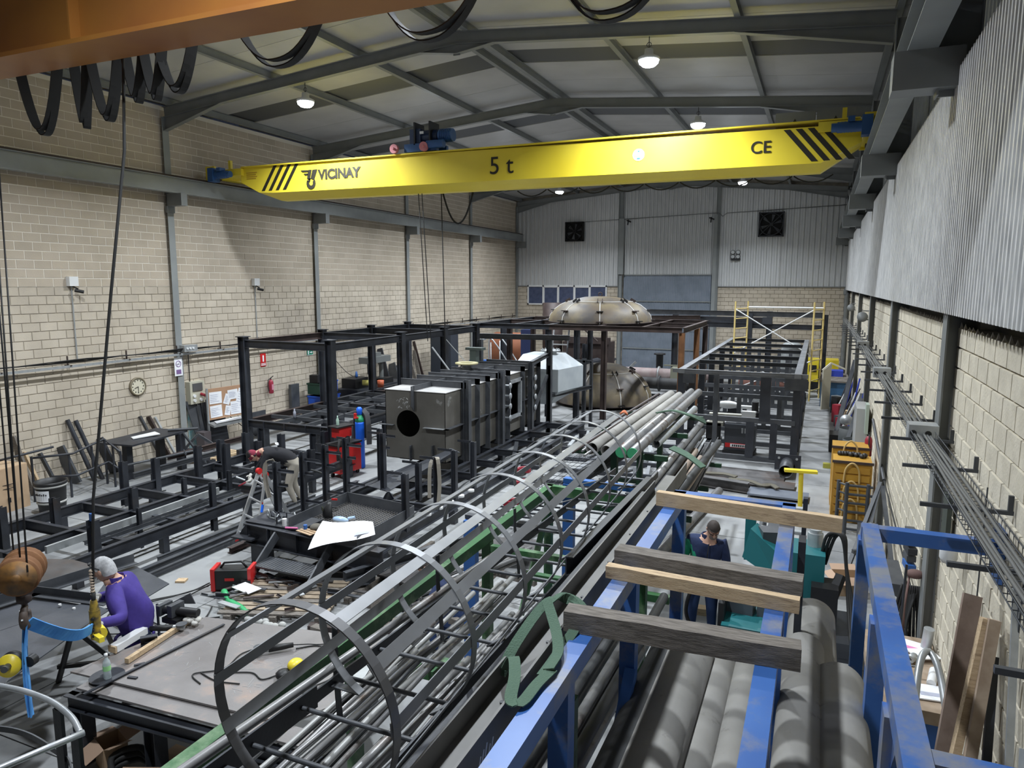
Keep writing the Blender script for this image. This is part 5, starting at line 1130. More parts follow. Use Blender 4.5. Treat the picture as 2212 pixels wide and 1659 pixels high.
b = MB(); b.lathe((-6.6, 32.4, .9), [(.16, 0), (.16, .6), (.26, .6), (.26, .66), (.0, .66)], 20); tag(b.build('pipe_stub', blk), 'upright black flanged pipe stub in front of the blue grey door', 'pipe')
b = MB(); b.box((-5.7, 30.3, .5), (-4.4, 30.9, 1.15)); b.bar((-6.0, 30.4, 1.25), (-4.2, 30.4, 1.25), .06); tag(b.build('crate_machine', mat('drab_olive', (.20, .20, .15), .7)), 'drab box with yellowish rail on top of the far pipes', 'machine')
for i, (y, z) in enumerate(((27.5, .25), (28.1, .25), (26.8, .12))): b = MB(); b.ibeam((-6.0, y, z), (-3.4, y, z), .18, .1, .012); tag(b.build('loose_beam', steel2), ('middle', 'farthest', 'nearest')[i] + ' dark beam lying across the floor right of the lower dome', 'beam')
# far frame before the end wall
ff = thing('far_frame', (-3, 33.5, 0), 'dark steel frame with high double beams in front of the end wall', 'frame')
for x, y in ((-6.3, 34.4), (-2.85, 33.4), (.22, 33.2), (-2.2, 36.5)): hpost(x, y, 0, 3.4, .26, steel, ff, 'column')
for z, y0, y1 in ((3.38, 33.5, 33.1), (2.85, 33.5, 33.1)): chn((-7.6, y0+.6, z), (.2, y1, z), steel2 if z > 3 else steel, .22, 'cross_beam', ff)
b = MB(); b.box((-6.4, 33.9, 2.92), (-2.3, 34.4, 3.2)); b.build('boxed_beam', steel, ff)
b = MB(); b.box((-2.3, 33.2, 2.95), (-1.9, 33.5, 3.25)); b.build('end_plate', steel, ff)
# right trestle frame
rf = thing('steel_trestle', (-1.9, 25, 0), 'large open dark steel frame with top crossbars standing right of centre', 'frame')
fx0, fx1, fy0, fy1, fz = -3.35, -.42, 19.5, 31.8, 2.36
for x in (fx0, fx1): b = MB(); b.bar((x, fy0-.1, fz), (x, fy1, fz), .17, .12); b.build('top_rail', flat_m, rf)
for y in (19.5, 22.1, 24.2, 26.5, 29.0, 31.7): b = MB(); b.chan((fx0+.08, y, fz), (fx1-.08, y, fz), .12, .09, .01); b.build('top_crossbar', flat_m if y < 20 else steel2, rf)
b = MB(); b.bar((fx0-.25, fy0, fz), (fx1+.25, fy0, fz), .08, .10); b.build('front_header', flat_m, rf)
for x in (fx0, fx1):
    for y in (19.5, 21.3, 23.2, 25.4, 28.2, 31.5): b = MB(); b.bar((x, y, .0), (x, y, fz-.06), .18, .16, (0, 1, 0)); b.build('column', steel, rf)
for x, z0, z1, w_ in ((-2.42, .15, 2.3, .12), (-1.18, 1.15, 2.3, .26), (-1.52, .15, 1.1, .2), (-.93, .15, 1.1, .17)): b = MB(); b.bar((x, 19.45, z0), (x, 19.45, z1), w_, .12, (0, 1, 0)); b.build('front_upright', steel2 if x < -2 else steel, rf)
for z in (1.14, .12): b = MB(); b.bar((fx0-.3 if z > 1 else fx0, 19.45, z), (fx1, 19.45, z), .10, .13); b.build('front_rail', steel2, rf)
for x in (fx0, fx1):
    for z in (.1,): b = MB(); b.bar((x, 18.9, z), (x, fy1, z), .12, .14); b.build('sill', steel, rf)
for y in (21.3, 23.2, 25.4, 28.2):
    for z in (.12, .62, 1.5): b = MB(); b.bar((fx0, y, z), (fx1, y, z), .08, .12); b.build('inner_rail', steel2, rf)
    for x in (-2.6, -2.0, -1.3, -.9): b = MB(); b.bar((x, y, .6), (x, y, 1.5 if y < 24 else 2.3), .12, .1, (0, 1, 0)); b.build('inner_upright', steel2, rf)
b = MB(); b.box((fx1-.42, 18.9, .02), (fx1+.2, 18.93, .42)); fp = b.build('base_plate', steel, rf); b = MB()
for x in (fx1-.32, fx1+.1): b.cyl((x, 18.88, .33), (x, 18.9, .33), .03, 10)
b.build('bolt_hole', galv, fp)
b = MB(); b.pipe((fx1-.12, 18.0, .2), (fx1-.12, 18.9, .2), .16, .01, 20); b.build('pipe_stub', steel2, rf)
b = MB(); b.box((fx0+.05, 19.38, 2.05), (fx0+.35, 19.45, 2.3)); b.box((fx1-.3, 19.38, 2.0), (fx1+.25, 19.45, 2.3)); b.build('corner_plate', steel2, rf)
# bandsaw in the frame
bs = thing('band_saw', (-1.95, 20.4, 0), 'dark grey band saw with red white label standing inside the trestle frame', 'machine')
b = MB(); b.poly([(-2.25, 20.2, .1), (-1.45, 20.2, .1), (-1.42, 20.2, .85), (-2.25, 20.2, .85)], .5, (0, 1, 0)); b.build('pedestal', mat('charcoal_machine', (.055, .06, .07), .5), bs)
b = MB(); b.box((-2.28, 20.16, 0), (-1.42, 20.72, .12)); b.build('base', blk, bs)
b = MB(); b.box((-2.22, 20.185, .2), (-1.48, 20.2, .32)); lb = b.build('label_strip', red, bs); b = MB(); b.box((-2.08, 20.178, .215), (-1.62, 20.186, .305)); b.build('label_field', white, lb)
b = MB(); 
for i in range(7): b.box((-2.03+i*.055, 20.172, .235), (-1.995+i*.055, 20.179, .29))
b.build('label_letters', blk, lb)['kind'] = 'stuff'
b = MB(); b.bar((-2.7, 20.4, 1.05), (-1.35, 20.5, 1.05), .2, .10); b.box((-2.75, 20.2, .78), (-2.3, 20.6, .88)); b.build('saw_bow', mat('cream_machine', (.45, .44, .38), .5), bs)
b = MB(); b.box((-2.75, 20.2, .35), (-2.35, 20.24, .85)); b.box((-2.75, 20.2, .35), (-2.35, 20.6, .40)); b.build('chip_tray', blk, bs)
b = MB(); b.box((-1.8, 20.05, 1.0), (-1.45, 20.2, 1.26)); b.build('control_panel', white, bs)
b = MB(); b.cyl((-1.5, 20.6, 1.2), (-1.5, 20.6, 1.45), .09, 12); b.box((-1.45, 20.3, .95), (-1.2, 20.7, 1.2)); b.build('motor', blk, bs)
b = MB()
for i in range(3): b.box((-1.8+i*.08, 20.19, .62), (-1.75+i*.08, 20.2, .76))
b.build('vent_marks', galv, bs)
ms = thing('mitre_saw', (-2.3, 22.8, 1.2), 'white chop saw on the rails behind the band saw', 'machine')
b = MB(); b.ell((-2.45, 22.6, 1.0), (.35, .2, .12)); b.box((-2.2, 22.5, .92), (-1.5, 22.7, 1.0)); b.build('saw_body', white, ms)
b = MB(); b.cyl((-1.6, 22.6, 1.1), (-1.6, 22.7, 1.1), .16, 16); b.build('blade_guard', galv, ms); b = MB(); b.bar((-2.3, 22.7, .1), (-2.3, 22.7, .9), .3, .3, (0, 1, 0)); b.build('stand', steel, ms)
# floor stock in front of the trestle frame
for i, (x0, y0, x1, y1, z, m, lb) in enumerate(((-3.0, 17.6, -.55, 18.5, .06, plate_m, 'wide dark plate lying on the floor before the trestle frame'), (-2.75, 16.9, -.3, 17.5, .10, plate_m, 'long wide plate bar in front of the dark plate'), (-1.25, 16.15, .0, 16.75, .09, mat('bluish_plate', (.13, .15, .19), .4, .2, (.18, .20, .24), 2), 'bluish plate end nearest the yellow stand'))):
    b = MB(); b.box((x0, y0, z-.04), (x1, y1, z), -.03); tag(b.build('floor_plate', m), lb, 'plate')
b = MB(); b.ibeam((-2.75, 16.75, .14), (-1.25, 16.45, .14), .22, .2, .015); tag(b.build('floor_beam', plate_m), 'short heavy beam lying on the floor left of the bluish plate', 'beam')
for i, pts in enumerate(([(-2.8, 17.4, .16), (-2.6, 17.5, .2), (-2.4, 17.35, .15), (-1.9, 17.4, .15), (-1.6, 17.2, .16)], [(-1.75, 16.95, .16), (-1.3, 16.9, .18), (-1.0, 16.7, .16), (-.8, 16.85, .15), (-.65, 16.65, .14)])):
    b = MB(); b.ribbon(smooth_path(pts, 5), .1, .03, (.2, 1, .2)); tag(b.build('old_sling', mat('drab_webbing', (.12, .11, .085), .9)), ('left', 'right')[i] + ' drab sling lying on the plates before the trestle frame', 'sling')
b = MB(); b.pipe((-1.85, 16.1, .09), (-2.35, 11.4, .09), .09, .008, 18); tag(b.build('floor_pipe', tube_m), 'long scaled tube lying on the floor behind the bearded worker', 'pipe')
b = MB(); b.pipe((-2.32, 15.2, .0), (-2.32, 15.2, .42), .13, .01, 20); tag(b.build('pipe_offcut', pipe_b), 'upright black pipe offcut on the floor', 'pipe')
b = MB(); b.pipe((-2.3, 14.7, .0), (-2.3, 14.7, .18), .2, .01, 22); tag(b.build('pipe_offcut', pipe_b), 'wide low black pipe ring in front of the upright offcut', 'pipe')
# yellow roller stand
js = thing('roller_stand', (-.14, 15.1, 0), 'tall slim yellow stand with a flat yellow head', 'stand')
b = MB(); b.cyl((-.14, 15.1, 0), (-.14, 15.1, .03), .2, 24); b.build('base', yel, js); b = MB(); b.cyl((-.14, 15.1, .03), (-.16, 15.1, .95), .045, 14); b.build('post', yel, js); b = MB(); b.box((-.48, 15.02, .95), (.14, 15.18, 1.0), .12); b.build('head', yel, js)
# scaffold tower
sf = thing('scaffold', (-1.5, 31, 0), 'pale yellow scaffold tower with white diagonal braces far behind the frame', 'scaffold')
for x0_, x1_, y in ((-3.15, -2.75, 30.3), (-.2, .15, 30.3)):
    for x, y_ in ((x0_, 30.2), (x1_, 31.2)):
        b = MB(); b.cyl((x, y_, .1), (x, y_, 4.0), .035, 8); b.build('standard', gyel, sf)
    for i in range(9): b = MB(); z = .5+i*.4; b.cyl((x0_, 30.2, z), (x1_, 31.2, z), .022, 6); b.build('rung', gyel, sf)
for p, q in (((-3.15, 30.2, 3.7), (-.2, 30.2, 1.9)), ((-.2, 30.2, 3.7), (-3.15, 30.2, 1.9)), ((-2.75, 31.2, 3.75), (.15, 31.2, 3.75)), ((-3.15, 30.2, 1.7), (-.2, 30.2, .4)), ((-.2, 30.2, 1.7), (-3.15, 30.2, .4))): b = MB(); b.cyl(p, q, .035 if p[1] > 31 else .022, 8); b.build('brace', white, sf)
# far clutter
def simple(name, a, b_, m, lab, cat, rz=0): b = MB(); b.box(a, b_, rz); return tag(b.build(name, m), lab, cat)
yb = thing('yellow_machine', (0, 35, 0), 'bright yellow machine cabinet in the far right corner', 'machine')
b = MB(); b.box((-1.2, 34.5, .35), (.15, 35.5, 1.35)); b.build('cabinet', yel, yb); b = MB(); b.box((.35, 34.5, .35), (.9, 35.5, 1.35)); b.build('cabinet', yel, yb); b = MB(); b.box((-1.25, 34.45, 0), (.95, 35.55, .35)); b.build('plinth', blk, yb); b = MB(); b.box((-.3, 34.46, .8), (0, 34.5, 1.1)); b.build('name_plate', blk, yb)
pv = thing('grey_vessel', (-1.0, 32.3, 0), 'pale grey vertical vessel seen through the crossbars of the trestle frame', 'vessel')
b = MB(); b.lathe((-1.0, 32.3, .5), [(.3, 0), (.42, .15), (.42, 1.5), (.35, 1.7), (.1, 1.8)], 22); b.build('vessel_body', mat('vessel_grey', (.30, .32, .32), .6), pv); b = MB()
for a in (0, 2.1, 4.2): b.cyl((-1+.33*math.cos(a), 32.3+.33*math.sin(a), 0), (-1+.33*math.cos(a), 32.3+.33*math.sin(a), .7), .04, 8)
b.build('legs', steel, pv)
# far left background
ot = thing('rust_orange_tank', (-14.1, 32.5, 0), 'rust orange cylindrical tank lying in the far left corner', 'tank')
om = mat('orange_rust_paint', (.27, .095, .045), .7, 0, (.33, .12, .06), 2)
b = MB(); b.lathe((-15.1, 32.4, 1.5), [(.0, 0), (.5, .08), (.75, .2), (.8, .3), (.8, 2.0), (.74, 2.1), (0, 2.15)], 30, (1, 0, 0)); b.build('shell', om, ot); b = MB(); b.lathe((-13.9, 31.63, 1.6), [(.0, 0), (.26, 0), (.26, -.05), (0, -.05)], 20, (0, 1, 0)); b.build('manhole', blk, ot)
for x in (-14.7, -13.5): b = MB(); b.box((x-.1, 31.9, 0), (x+.1, 32.9, .8)); b.build('saddle', steel, ot)
b = MB(); b.lathe((-12.25, 33.6, 0), [(.5, 0), (.5, 3.75), (.0, 3.75)], 26); tag(b.build('rusty_standpipe', rustd), 'tall wide brown pipe standing behind the upper dome at left', 'pipe')
b = MB(); b.ibeam((-9.6, 30.8, 0), (-9.6, 30.8, 2.0), .3, .3, .02, (1, 0, 0)); b.ibeam((-13.05, 29.4, 0), (-13.05, 29.4, 2.9), .25, .25, .02, (1, 0, 0)); tag(b.build('dark_column', steel), 'dark steel columns standing behind the platform at left', 'column')
simple('blue_locker', (-12.9, 31.0, 0), (-12.4, 31.5, 2.55), mat('dark_blue', (.02, .03, .09), .5), 'narrow dark blue cabinet between platform columns', 'cabinet')
simple('dark_cabinet', (-15.6, 27.2, 0), (-14.6, 27.9, 2.55), mat('dark_slate', (.035, .042, .055), .5), 'tall dark slate cabinet against the left wall beyond the frame', 'cabinet')
simple('rusty_press', (-11.5, 33.0, 0), (-9.2, 34.2, 1.9), rustd, 'brown press bench behind the ladder near the end wall', 'machine')
b = MB(); b.bar((-11.3, 32.9, 2.0), (-9.1, 32.9, 2.0), .3, .3); tag(b.build('press_beam', rustd), 'brown beam lying on the press bench', 'beam')
b = MB(); b.poly([(-10.2, 30.0, .2), (-8.9, 31.0, .2), (-8.9, 31.0, 1.3), (-10.2, 30.0, 1.0)], .9, (-.5, .85, 0)); tag(b.build('scrap_skip', steel), 'dark open scrap skip behind the lower dome', 'skip')
t = thing('plastic_drum', (-10.4, 29.6, 0), 'grey drum with pale lid beside the aluminium ladder', 'drum'); b = MB(); b.lathe((-10.4, 29.6, 0), [(.3, 0), (.36, .1), (.36, .95), (.3, 1.0)], 20); b.build('drum_body', galv, t); b = MB(); b.lathe((-10.4, 29.6, 1.0), [(.33, 0), (.33, .04), (0, .05)], 20); b.build('lid', white, t)
b = MB(); b.cyl((-10.2, 31.4, .9), (-9.6, 31.2, 2.4), .035, 6); b.cyl((-9.8, 31.2, 2.6), (-9.2, 31.2, 2.1), .04, 6); tag(b.build('lever_arm', rustd), 'rusty lever propped up behind the grey drum', 'lever')
l2 = thing('straight_ladder', (-10.2, 28.6, 0), 'light aluminium ladder leaning under the upper dome', 'ladder')
for x in (-10.75, -10.05): b = MB(); b.bar((x, 29.0, .1), (x-.02, 29.9, 3.3), .05, .08); b.build('stile', steel2 if x > -10.2 else alu, l2)
for i in range(9): b = MB(); b.bar((-10.73, 29.05+i*.095, .35+i*.34), (-10.07, 29.05+i*.095, .35+i*.34), .05); b.build('rung', alu, l2)
pt = thing('access_steps', (-12.2, 27.0, 0), 'galvanised access steps with looped handrails behind the tank', 'steps')
for y in (26.6, 27.5):
    b = MB(); b.tube(smooth_path([(-12.9, y, .6), (-12.9, y, 2.25), (-12.7, y, 2.4), (-12.3, y, 2.38), (-11.3, y, 1.0)], 4), .03, 8); b.tube([(-12.4, y, .5), (-12.4, y, 2.3)], .025, 8); b.build('handrail', galv, pt)
for i in range(4): b = MB(); b.box((-12.6+i*.33, 26.6, 1.3-i*.33), (-12.3+i*.33, 27.5, 1.34-i*.33)); b.build('tread', galv, pt)
simple('blue_box', (-13.3, 26.4, 1.25), (-12.4, 26.8, 1.55), bluec, 'small blue box on the bench behind the header beam', 'box')
simple('cluttered_bench', (-13.5, 25.6, .0), (-11.9, 26.3, 1.2), steel, 'dark workbench behind the tank', 'bench')
rng = random.Random(31)
for i in range(16):
    b = MB(); x = rng.uniform(-13.4, -12.0); y = rng.uniform(25.7, 26.2); r = rng.uniform(.05, .12); b.cyl((x, y, 1.2), (x+rng.uniform(-.1, .1), y, 1.2+rng.uniform(.08, .25)), r, 10); tag(b.build('small_part', (steel2, blk, rustd, galv)[i % 4]), 'small workshop item on the bench behind the tank', 'item', 'items on the far bench')
for i in range(22):
    b = MB(); x = rng.uniform(-14.8, -8.6); y = rng.uniform(30.5, 36); L_ = rng.uniform(.3, 1.2); a = rng.uniform(0, 3); b.bar((x, y, .1), (x+L_*math.cos(a), y+L_*math.sin(a), .1+rng.uniform(0, .9)), rng.uniform(.05, .2), rng.uniform(.05, .2)); tag(b.build('scrap_piece', (steel, rustd, steel2, galv)[i % 4]), 'dark scrap steel piece near the end wall behind the domes', 'scrap', 'scrap steel near the end wall')
for i in range(18):
    b = MB(); x = rng.uniform(-6.0, -3.6); y = rng.uniform(24.5, 28); a = rng.uniform(-.6, .6); L_ = rng.uniform(.6, 2); b.bar((x, y, .08), (x+L_*math.sin(a), y+L_*math.cos(a), .08+rng.uniform(0, .15)), rng.uniform(.04, .1)); tag(b.build('floor_bar', (steel2, galv, steel)[i % 3]), 'loose bar on the floor between lower dome and trestle frame', 'bar', 'loose bars right of the lower dome')
for i in range(26):
    b = MB(); x = rng.uniform(-6.6, -3.2); y = rng.uniform(14.5, 22); a = rng.uniform(-.5, .5); L_ = rng.uniform(.8, 2.6); z = .1+rng.uniform(0, .35); b.bar((x, y, z), (x+L_*math.sin(a), y+L_*math.cos(a), z+.02), rng.uniform(.05, .12), .05); tag(b.build('stock_bar', (steel2, galv, steel, flat_m)[i % 4]), 'flat bar lying in the heap between tank and pipe stand', 'bar', 'bars heaped between tank and pipe stand')
for i in range(7): b = MB(); b.bar((-6.4, 14.3+i*1.1, .35), (-3.2, 14.6+i*1.1, .35), .08, .1); tag(b.build('rack_bearer', steel), 'dark bearer under the bars between tank and pipe stand', 'bearer', 'bearers between tank and pipe stand')
# red machine bits seen near the skid through the cage
for i, (x, y, z) in enumerate(((-6.0, 14.2, .55), (-5.7, 13.4, .5), (-5.45, 12.2, .45))): b = MB(); b.box((x, y, z), (x+.3, y+.12, z+.08), .3*i); b.cyl((x+.05, y+.06, z+.08), (x+.25, y+.06, z+.12), .03, 8); tag(b.build('red_tool', dred), ('farthest', 'middle', 'nearest')[i] + ' dark red tool lying on bearers right of the support skid', 'tool')
for i in range(5): b = MB(); b.cyl((-6.42+i*.012, 11.0+.42*i, .471), (-6.42+i*.012, 11.0+.42*i, .51), .07, 16); tag(b.build('white_disc', white), 'white round disc or cup lying right of the support posts', 'disc', 'white discs right of the support posts')
b = MB()
for i in range(8): b.bar((-5.6, 11.2+i*.25, .40), (-4.4, 11.35+i*.25, .40), .03)
for i in range(6): b.bar((-5.6+i*.24, 11.2, .42), (-5.5+i*.24, 13.1, .42), .03)
tag(b.build('floor_grating', steel), 'dark steel grating panel seen between the cage straps', 'grating')
gs = thing('grating_step', (-4.6, 12.6, .6), 'pale grating step between the straps of the cage', 'step'); b = MB(); b.box((-5.0, 12.3, .78), (-4.3, 12.7, .80), .4); tr_ = b.build('tread', galv, gs); b = MB()
for i in range(9): b.box((-4.97+i*.075, 12.32, .80), (-4.95+i*.075, 12.68, .81), .4, (-4.65, 12.5, 0))
b.build('tread_bars', steel2, tr_)['kind'] = 'stuff'; b = MB(); b.bar((-5.05, 12.0, .4), (-4.9, 12.9, .85), .03, .16); b.build('side_string', steel2, gs)
rng = random.Random(44)
for i in range(20):
    b = MB(); x = -4.65 + rng.uniform(-.25, .25); z = .55 + (i//5)*.06; b.pipe((x, 7.5+rng.uniform(-.1, .1), z), (x+.7, 9.6+rng.uniform(-.3, .3), z), .024, .004, 10); tag(b.build('small_tube', tube_m), 'small bright tube end stacked behind the green beam', 'tube', 'bright small tubes stacked behind the green beam')
b = MB(); b.bar((-4.95, 7.7, .47), (-3.9, 7.5, .47), .08, .08); tag(b.build('tube_bearer', woodg), 'front timber bearer under the stacked bright tubes', 'bearer'); b = MB(); b.bar((-4.6, 9.2, .47), (-3.5, 9.0, .47), .08, .08); tag(b.build('tube_bearer', woodg), 'rear timber bearer under the stacked bright tubes', 'bearer')
# ------------------------------------------------------------------ things on and along the left wall
XW = XL
def wallbox(y, z, lab):
    t = thing('wall_camera', (XW+.1, y, z), lab, 'camera'); b = MB(); b.box((XW, y-.1, z-.1), (XW+.12, y+.12, z+.12)); b.build('junction_box', white, t)
    b = MB(); b.bar((XW+.06, y, z-.1), (XW+.14, y+.08, z-.17), .03); b.cyl((XW+.10, y+.02, z-.2), (XW+.22, y+.16, z-.24), .04, 10); b.build('camera_body', blk, t)
    b = MB(); b.cyl((XW+.02, y, 2.9), (XW+.02, y, z-.1), .018, 8); b.build('conduit', galv, t); return t
wallbox(11.4, 4.72, 'small white camera box high on the left wall, nearer one')
wallbox(17.35, 4.72, 'small white camera box high on the left wall, farther one')
ctr = thing('cable_tray', (XW+.1, 20, 2.85), 'cable run on brackets along the left block wall', 'cable tray')
ZC = lambda y: 2.86
b = MB(); 
for k in range(4): b.tube([(XW+.16+.02*k, y, 2.86+.02*math.sin(y*2.1+k)+.012*k) for y in [7+i*.9 for i in range(35)]], .013, 5)
b.build('cable_bundle', rubber, ctr)
b = MB(); b.bar((XW+.2, 7, 2.76), (XW+.2, 38, 2.76), .015, .06); b.build('tray_edge', galv, ctr)
for i in range(20): b = MB(); y = 8.0+i*1.55; b.bar((XW+.1, y, 2.72), (XW+.1, y, 3.0), .025, .03, (0, 1, 0)); b.bar((XW+.0, y, 2.78), (XW+.24, y, 2.78), .025); b.build('bracket', rustd, ctr)
bx = thing('socket_box', (XW+.2, 14.5, 2.9), 'grey junction boxes on the cable run beside the near column', 'box'); b = MB(); b.box((XW+.08, 14.3, 2.82), (XW+.28, 14.75, 3.0)); b.build('box_body', galv, bx)
for i in range(3): b = MB(); b.cyl((XW+.28, 14.4+i*.1, 2.91), (XW+.30, 14.4+i*.1, 2.91), .03, 10); b.build('socket', white, bx)
b = MB(); b.tube([(XW+.05, 14.62, 2.8), (XW+.05, 14.62, 1.95)], .014, 6); b.build('drop_conduit', blk, bx)
# clock
ck = thing('wall_clock', (XW+.05, 12.97, 2.03), 'round dirty cream wall clock on the left block wall', 'clock')
b = MB(); b.lathe((XW, 12.97, 2.03), [(.24, 0), (.24, .05), (.205, .06), (.205, .03)], 32, (1, 0, 0)); b.build('rim', mat('dirty_brass', (.20, .17, .11), .6), ck)
b = MB(); b.cyl((XW+.03, 12.97, 2.03), (XW+.04, 12.97, 2.03), .205, 32); b.build('dial', mat('cream_dial', (.66, .62, .48), .6), ck)
b = MB()
for i in range(12): a = i*PI/6; b.box((XW+.041, 12.97+.16*math.sin(a)-.012, 2.03+.16*math.cos(a)-.015), (XW+.044, 12.97+.16*math.sin(a)+.012, 2.03+.16*math.cos(a)+.015))
b.build('hour_marks', blk, ck)['kind'] = 'stuff'
for a, L_, w_ in ((math.radians(180), .15, .014), (math.radians(252), .11, .02)): b = MB(); b.bar((XW+.05, 12.97, 2.03), (XW+.05, 12.97+L_*math.sin(a), 2.03+L_*math.cos(a)), w_, .004); b.build('hand', blk, ck)
# signs
def sign(y, z, w, h, m, lab, nm='wall_sign', x=XW+.01): b = MB(); b.box((x, y-w/2, z-h/2), (x+.008, y+w/2, z+h/2)); return tag(b.build(nm, m), lab, 'sign')
s = sign(14.2, 2.42, .26, .5, paper, 'white no smoking sign with violet ring on the near column', x=XL+.12)
b = MB(); x = XL+.13; b.tube([(x, 14.2+.08*math.sin(i*PI/12), 2.50+.08*math.cos(i*PI/12)) for i in range(25)], .009, 5); b.bar((x, 14.14, 2.44), (x, 14.26, 2.56), .012, .006); b.build('ring', purp_s, s); b = MB(); b.box((x-.001, 14.12, 2.22), (x+.003, 14.28, 2.34)); b.build('caption_block', purp_s, s)
b = MB(); b.bar((x, 14.14, 2.5), (x, 14.25, 2.49), .016, .004); b.build('cigarette', blk, s)
s = sign(17.57, 2.28, .24, .42, red, 'red fire extinguisher sign on the left wall'); b = MB(); x = XW+.019; b.box((x, 17.54, 2.22), (x+.003, 17.60, 2.42)); b.box((x, 17.47, 2.10), (x+.003, 17.67, 2.13)); b.box((x, 17.47, 2.15), (x+.003, 17.67, 2.17)); b.build('white_symbol', paper, s)
s = sign(19.85, 2.32, .30, .18, green_s, 'green emergency exit sign on the left wall'); b = MB(); b.box((x, 19.73, 2.26), (x+.003, 19.79, 2.38)); b.box((x, 19.84, 2.30), (x+.003, 19.92, 2.33)); b.poly([(x, 19.91, 2.27), (x, 19.97, 2.315), (x, 19.91, 2.36)], .003, (1, 0, 0)); b.build('white_symbol', paper, s); b = MB(); 
for a_, b2 in (((19.69, 2.22), (20.01, 2.235)), ((19.69, 2.405), (20.01, 2.42))): b.box((x-.003, a_[0], a_[1]), (x, b2[0], b2[1]))
b.build('border', paper, s)
def extinguisher(x, y, z, lab, s_=1, dx=.1):
    t = thing('fire_extinguisher', (x, y, z), lab, 'extinguisher'); b = MB(); b.lathe((x, y, z), [(.06, 0), (.075, .02), (.075, .36), (.055, .42), (.02, .45)], 18); b.build('cylinder_body', mat('faded_red', (.36, .03, .06), .4) if s_ > 0 else dred, t)
    b = MB(); b.cyl((x, y, z+.45), (x, y, z+.5), .02, 8); b.bar((x, y, z+.5), (x, y+.12*s_, z+.55), .02); b.build('valve', blk, t)
    b = MB(); b.tube(smooth_path([(x, y, z+.49), (x, y-.11, z+.44), (x, y-.13, z+.25), (x, y-.1, z+.08)], 6), .014, 6); b.build('hose', rubber, t); b = MB(); b.box((x-.078*s_-.002, y-.05, z+.14), (x-.07*s_+.002, y+.05, z+.26)) if s_ < 0 else b.box((x+.07, y-.04, z+.12), (x+.078, y+.04, z+.3)); b.build('label', paper if s_ < 0 else mat('pink_label', (.60, .25, .33), .6), t)
extinguisher(XW+.12, 17.75, 1.18, 'faded red fire extinguisher hanging on the left wall')
# electric panel
ep = thing('electric_panel', (XW+.1, 14.7, 1.7), 'beige electric panel with red plugs on the left wall', 'panel')
b = MB(); b.box((XW, 14.5, 1.32), (XW+.18, 15.0, 1.95)); b.build('housing', mat('beige_plastic', (.50, .48, .38), .6), ep); b = MB(); b.box((XW+.18, 14.58, 1.68), (XW+.2, 14.92, 1.9)); b.build('window_flap', mat('smoked', (.10, .10, .10), .2), ep)
for y, z in ((14.62, 1.55), (14.62, 1.42), (14.85, 1.42)): b = MB(); b.cyl((XW+.18, y, z), (XW+.22, y, z), .045, 12); b.build('socket', white, ep)
for y, z in ((14.86, 1.58), (15.02, 1.52)): b = MB(); b.cyl((XW+.18, y, z), (XW+.36, y+.06, z-.06), .04, 12); b.build('red_plug', dred, ep)
b = MB(); b.tube(smooth_path([(XW+.36, 15.1, 1.45), (XW+.5, 15.5, .9), (XW+.8, 15.9, .4), (XW+1.2, 16.0, .05)], 6), .012, 6); b.tube([(XW+.2, 14.7, 1.32), (XW+.22, 14.75, .1)], .012, 6); b.tube([(XW+.2, 14.85, 1.32), (XW+.25, 14.95, .1)], .012, 6); b.build('cable', rubber, ep)
b = MB(); b.box((XW+.001, 14.5, .05), (XW+.02, 14.75, 1.15)); tag(b.build('painted_patch', mat('faded_teal', (.16, .33, .36), .8, 0, (.40, .42, .38), 6)), 'faded teal painted board on the wall below the electric panel', 'board')
# notice board on stand
nb = thing('notice_board', (-15.75, 15.4, 0), 'cork notice board on a steel stand covered in paper drawings', 'board')
bp0, bp1 = V((-15.78, 14.85, 0)), V((-15.5, 15.98, 0)); bd = (bp1-bp0).normalized(); bn = V((bd.y, -bd.x, 0))
def bpt(u, z, o=0): return bp0 + bd*u + bn*o + V((0, 0, z))
b = MB(); b.poly([bpt(0, .82), bpt(1.16, .86), bpt(1.16, 1.74), bpt(0, 1.72)], .03, -bn); b.build('cork_panel', cork, nb)
for u in (0.0, 1.16): b = MB(); b.bar(bpt(u, 0), bpt(u, 1.74), .045, .045, (0, 1, 0)); b.build('leg', galv, nb); b = MB(); b.bar(bpt(u, .03, -.3), bpt(u, .03, .3), .05); b.build('foot', galv, nb)
for u, z, w_, h_, a in ((.06, 1.28, .38, .34, .0), (.47, 1.26, .2, .3, -.35), (.64, 1.34, .32, .28, .05), (.86, 1.22, .24, .46, -.3), (.08, .88, .36, .34, .05), (.5, .92, .17, .28, -.2), (.70, .90, .34, .38, 0), (.94, 1.08, .2, .26, -.3)):
    c, s_ = math.cos(a), math.sin(a); q = [(0, 0), (w_, 0), (w_, h_), (0, h_)]; b = MB(); b.poly([bpt(u+x*c-y*s_, z+x*s_+y*c, .004+.002*random.random()) for x, y in q], .002, bn); o = b.build('sheet', paper, nb)
    b = MB(); rr = random.Random(int(u*100))
    for k in range(5): yy_ = .06+k*(h_-.1)/5; b.poly([bpt(u+x*c-y*s_, z+x*s_+y*c, .009) for x, y in ((.03, yy_), (w_*rr.uniform(.4, .9), yy_), (w_*rr.uniform(.4, .9), yy_+.012), (.03, yy_+.012))], .001, bn)
    b.build('drawn_lines', inkp, o)['kind'] = 'stuff'
b = MB(); b.poly([bpt(-.02, .70, .0), bpt(1.18, .74, .0), bpt(1.18, .70, .32), bpt(-.02, .66, .32)], .06, (0, 0, 1)); b.build('desk_tray', galv, nb)
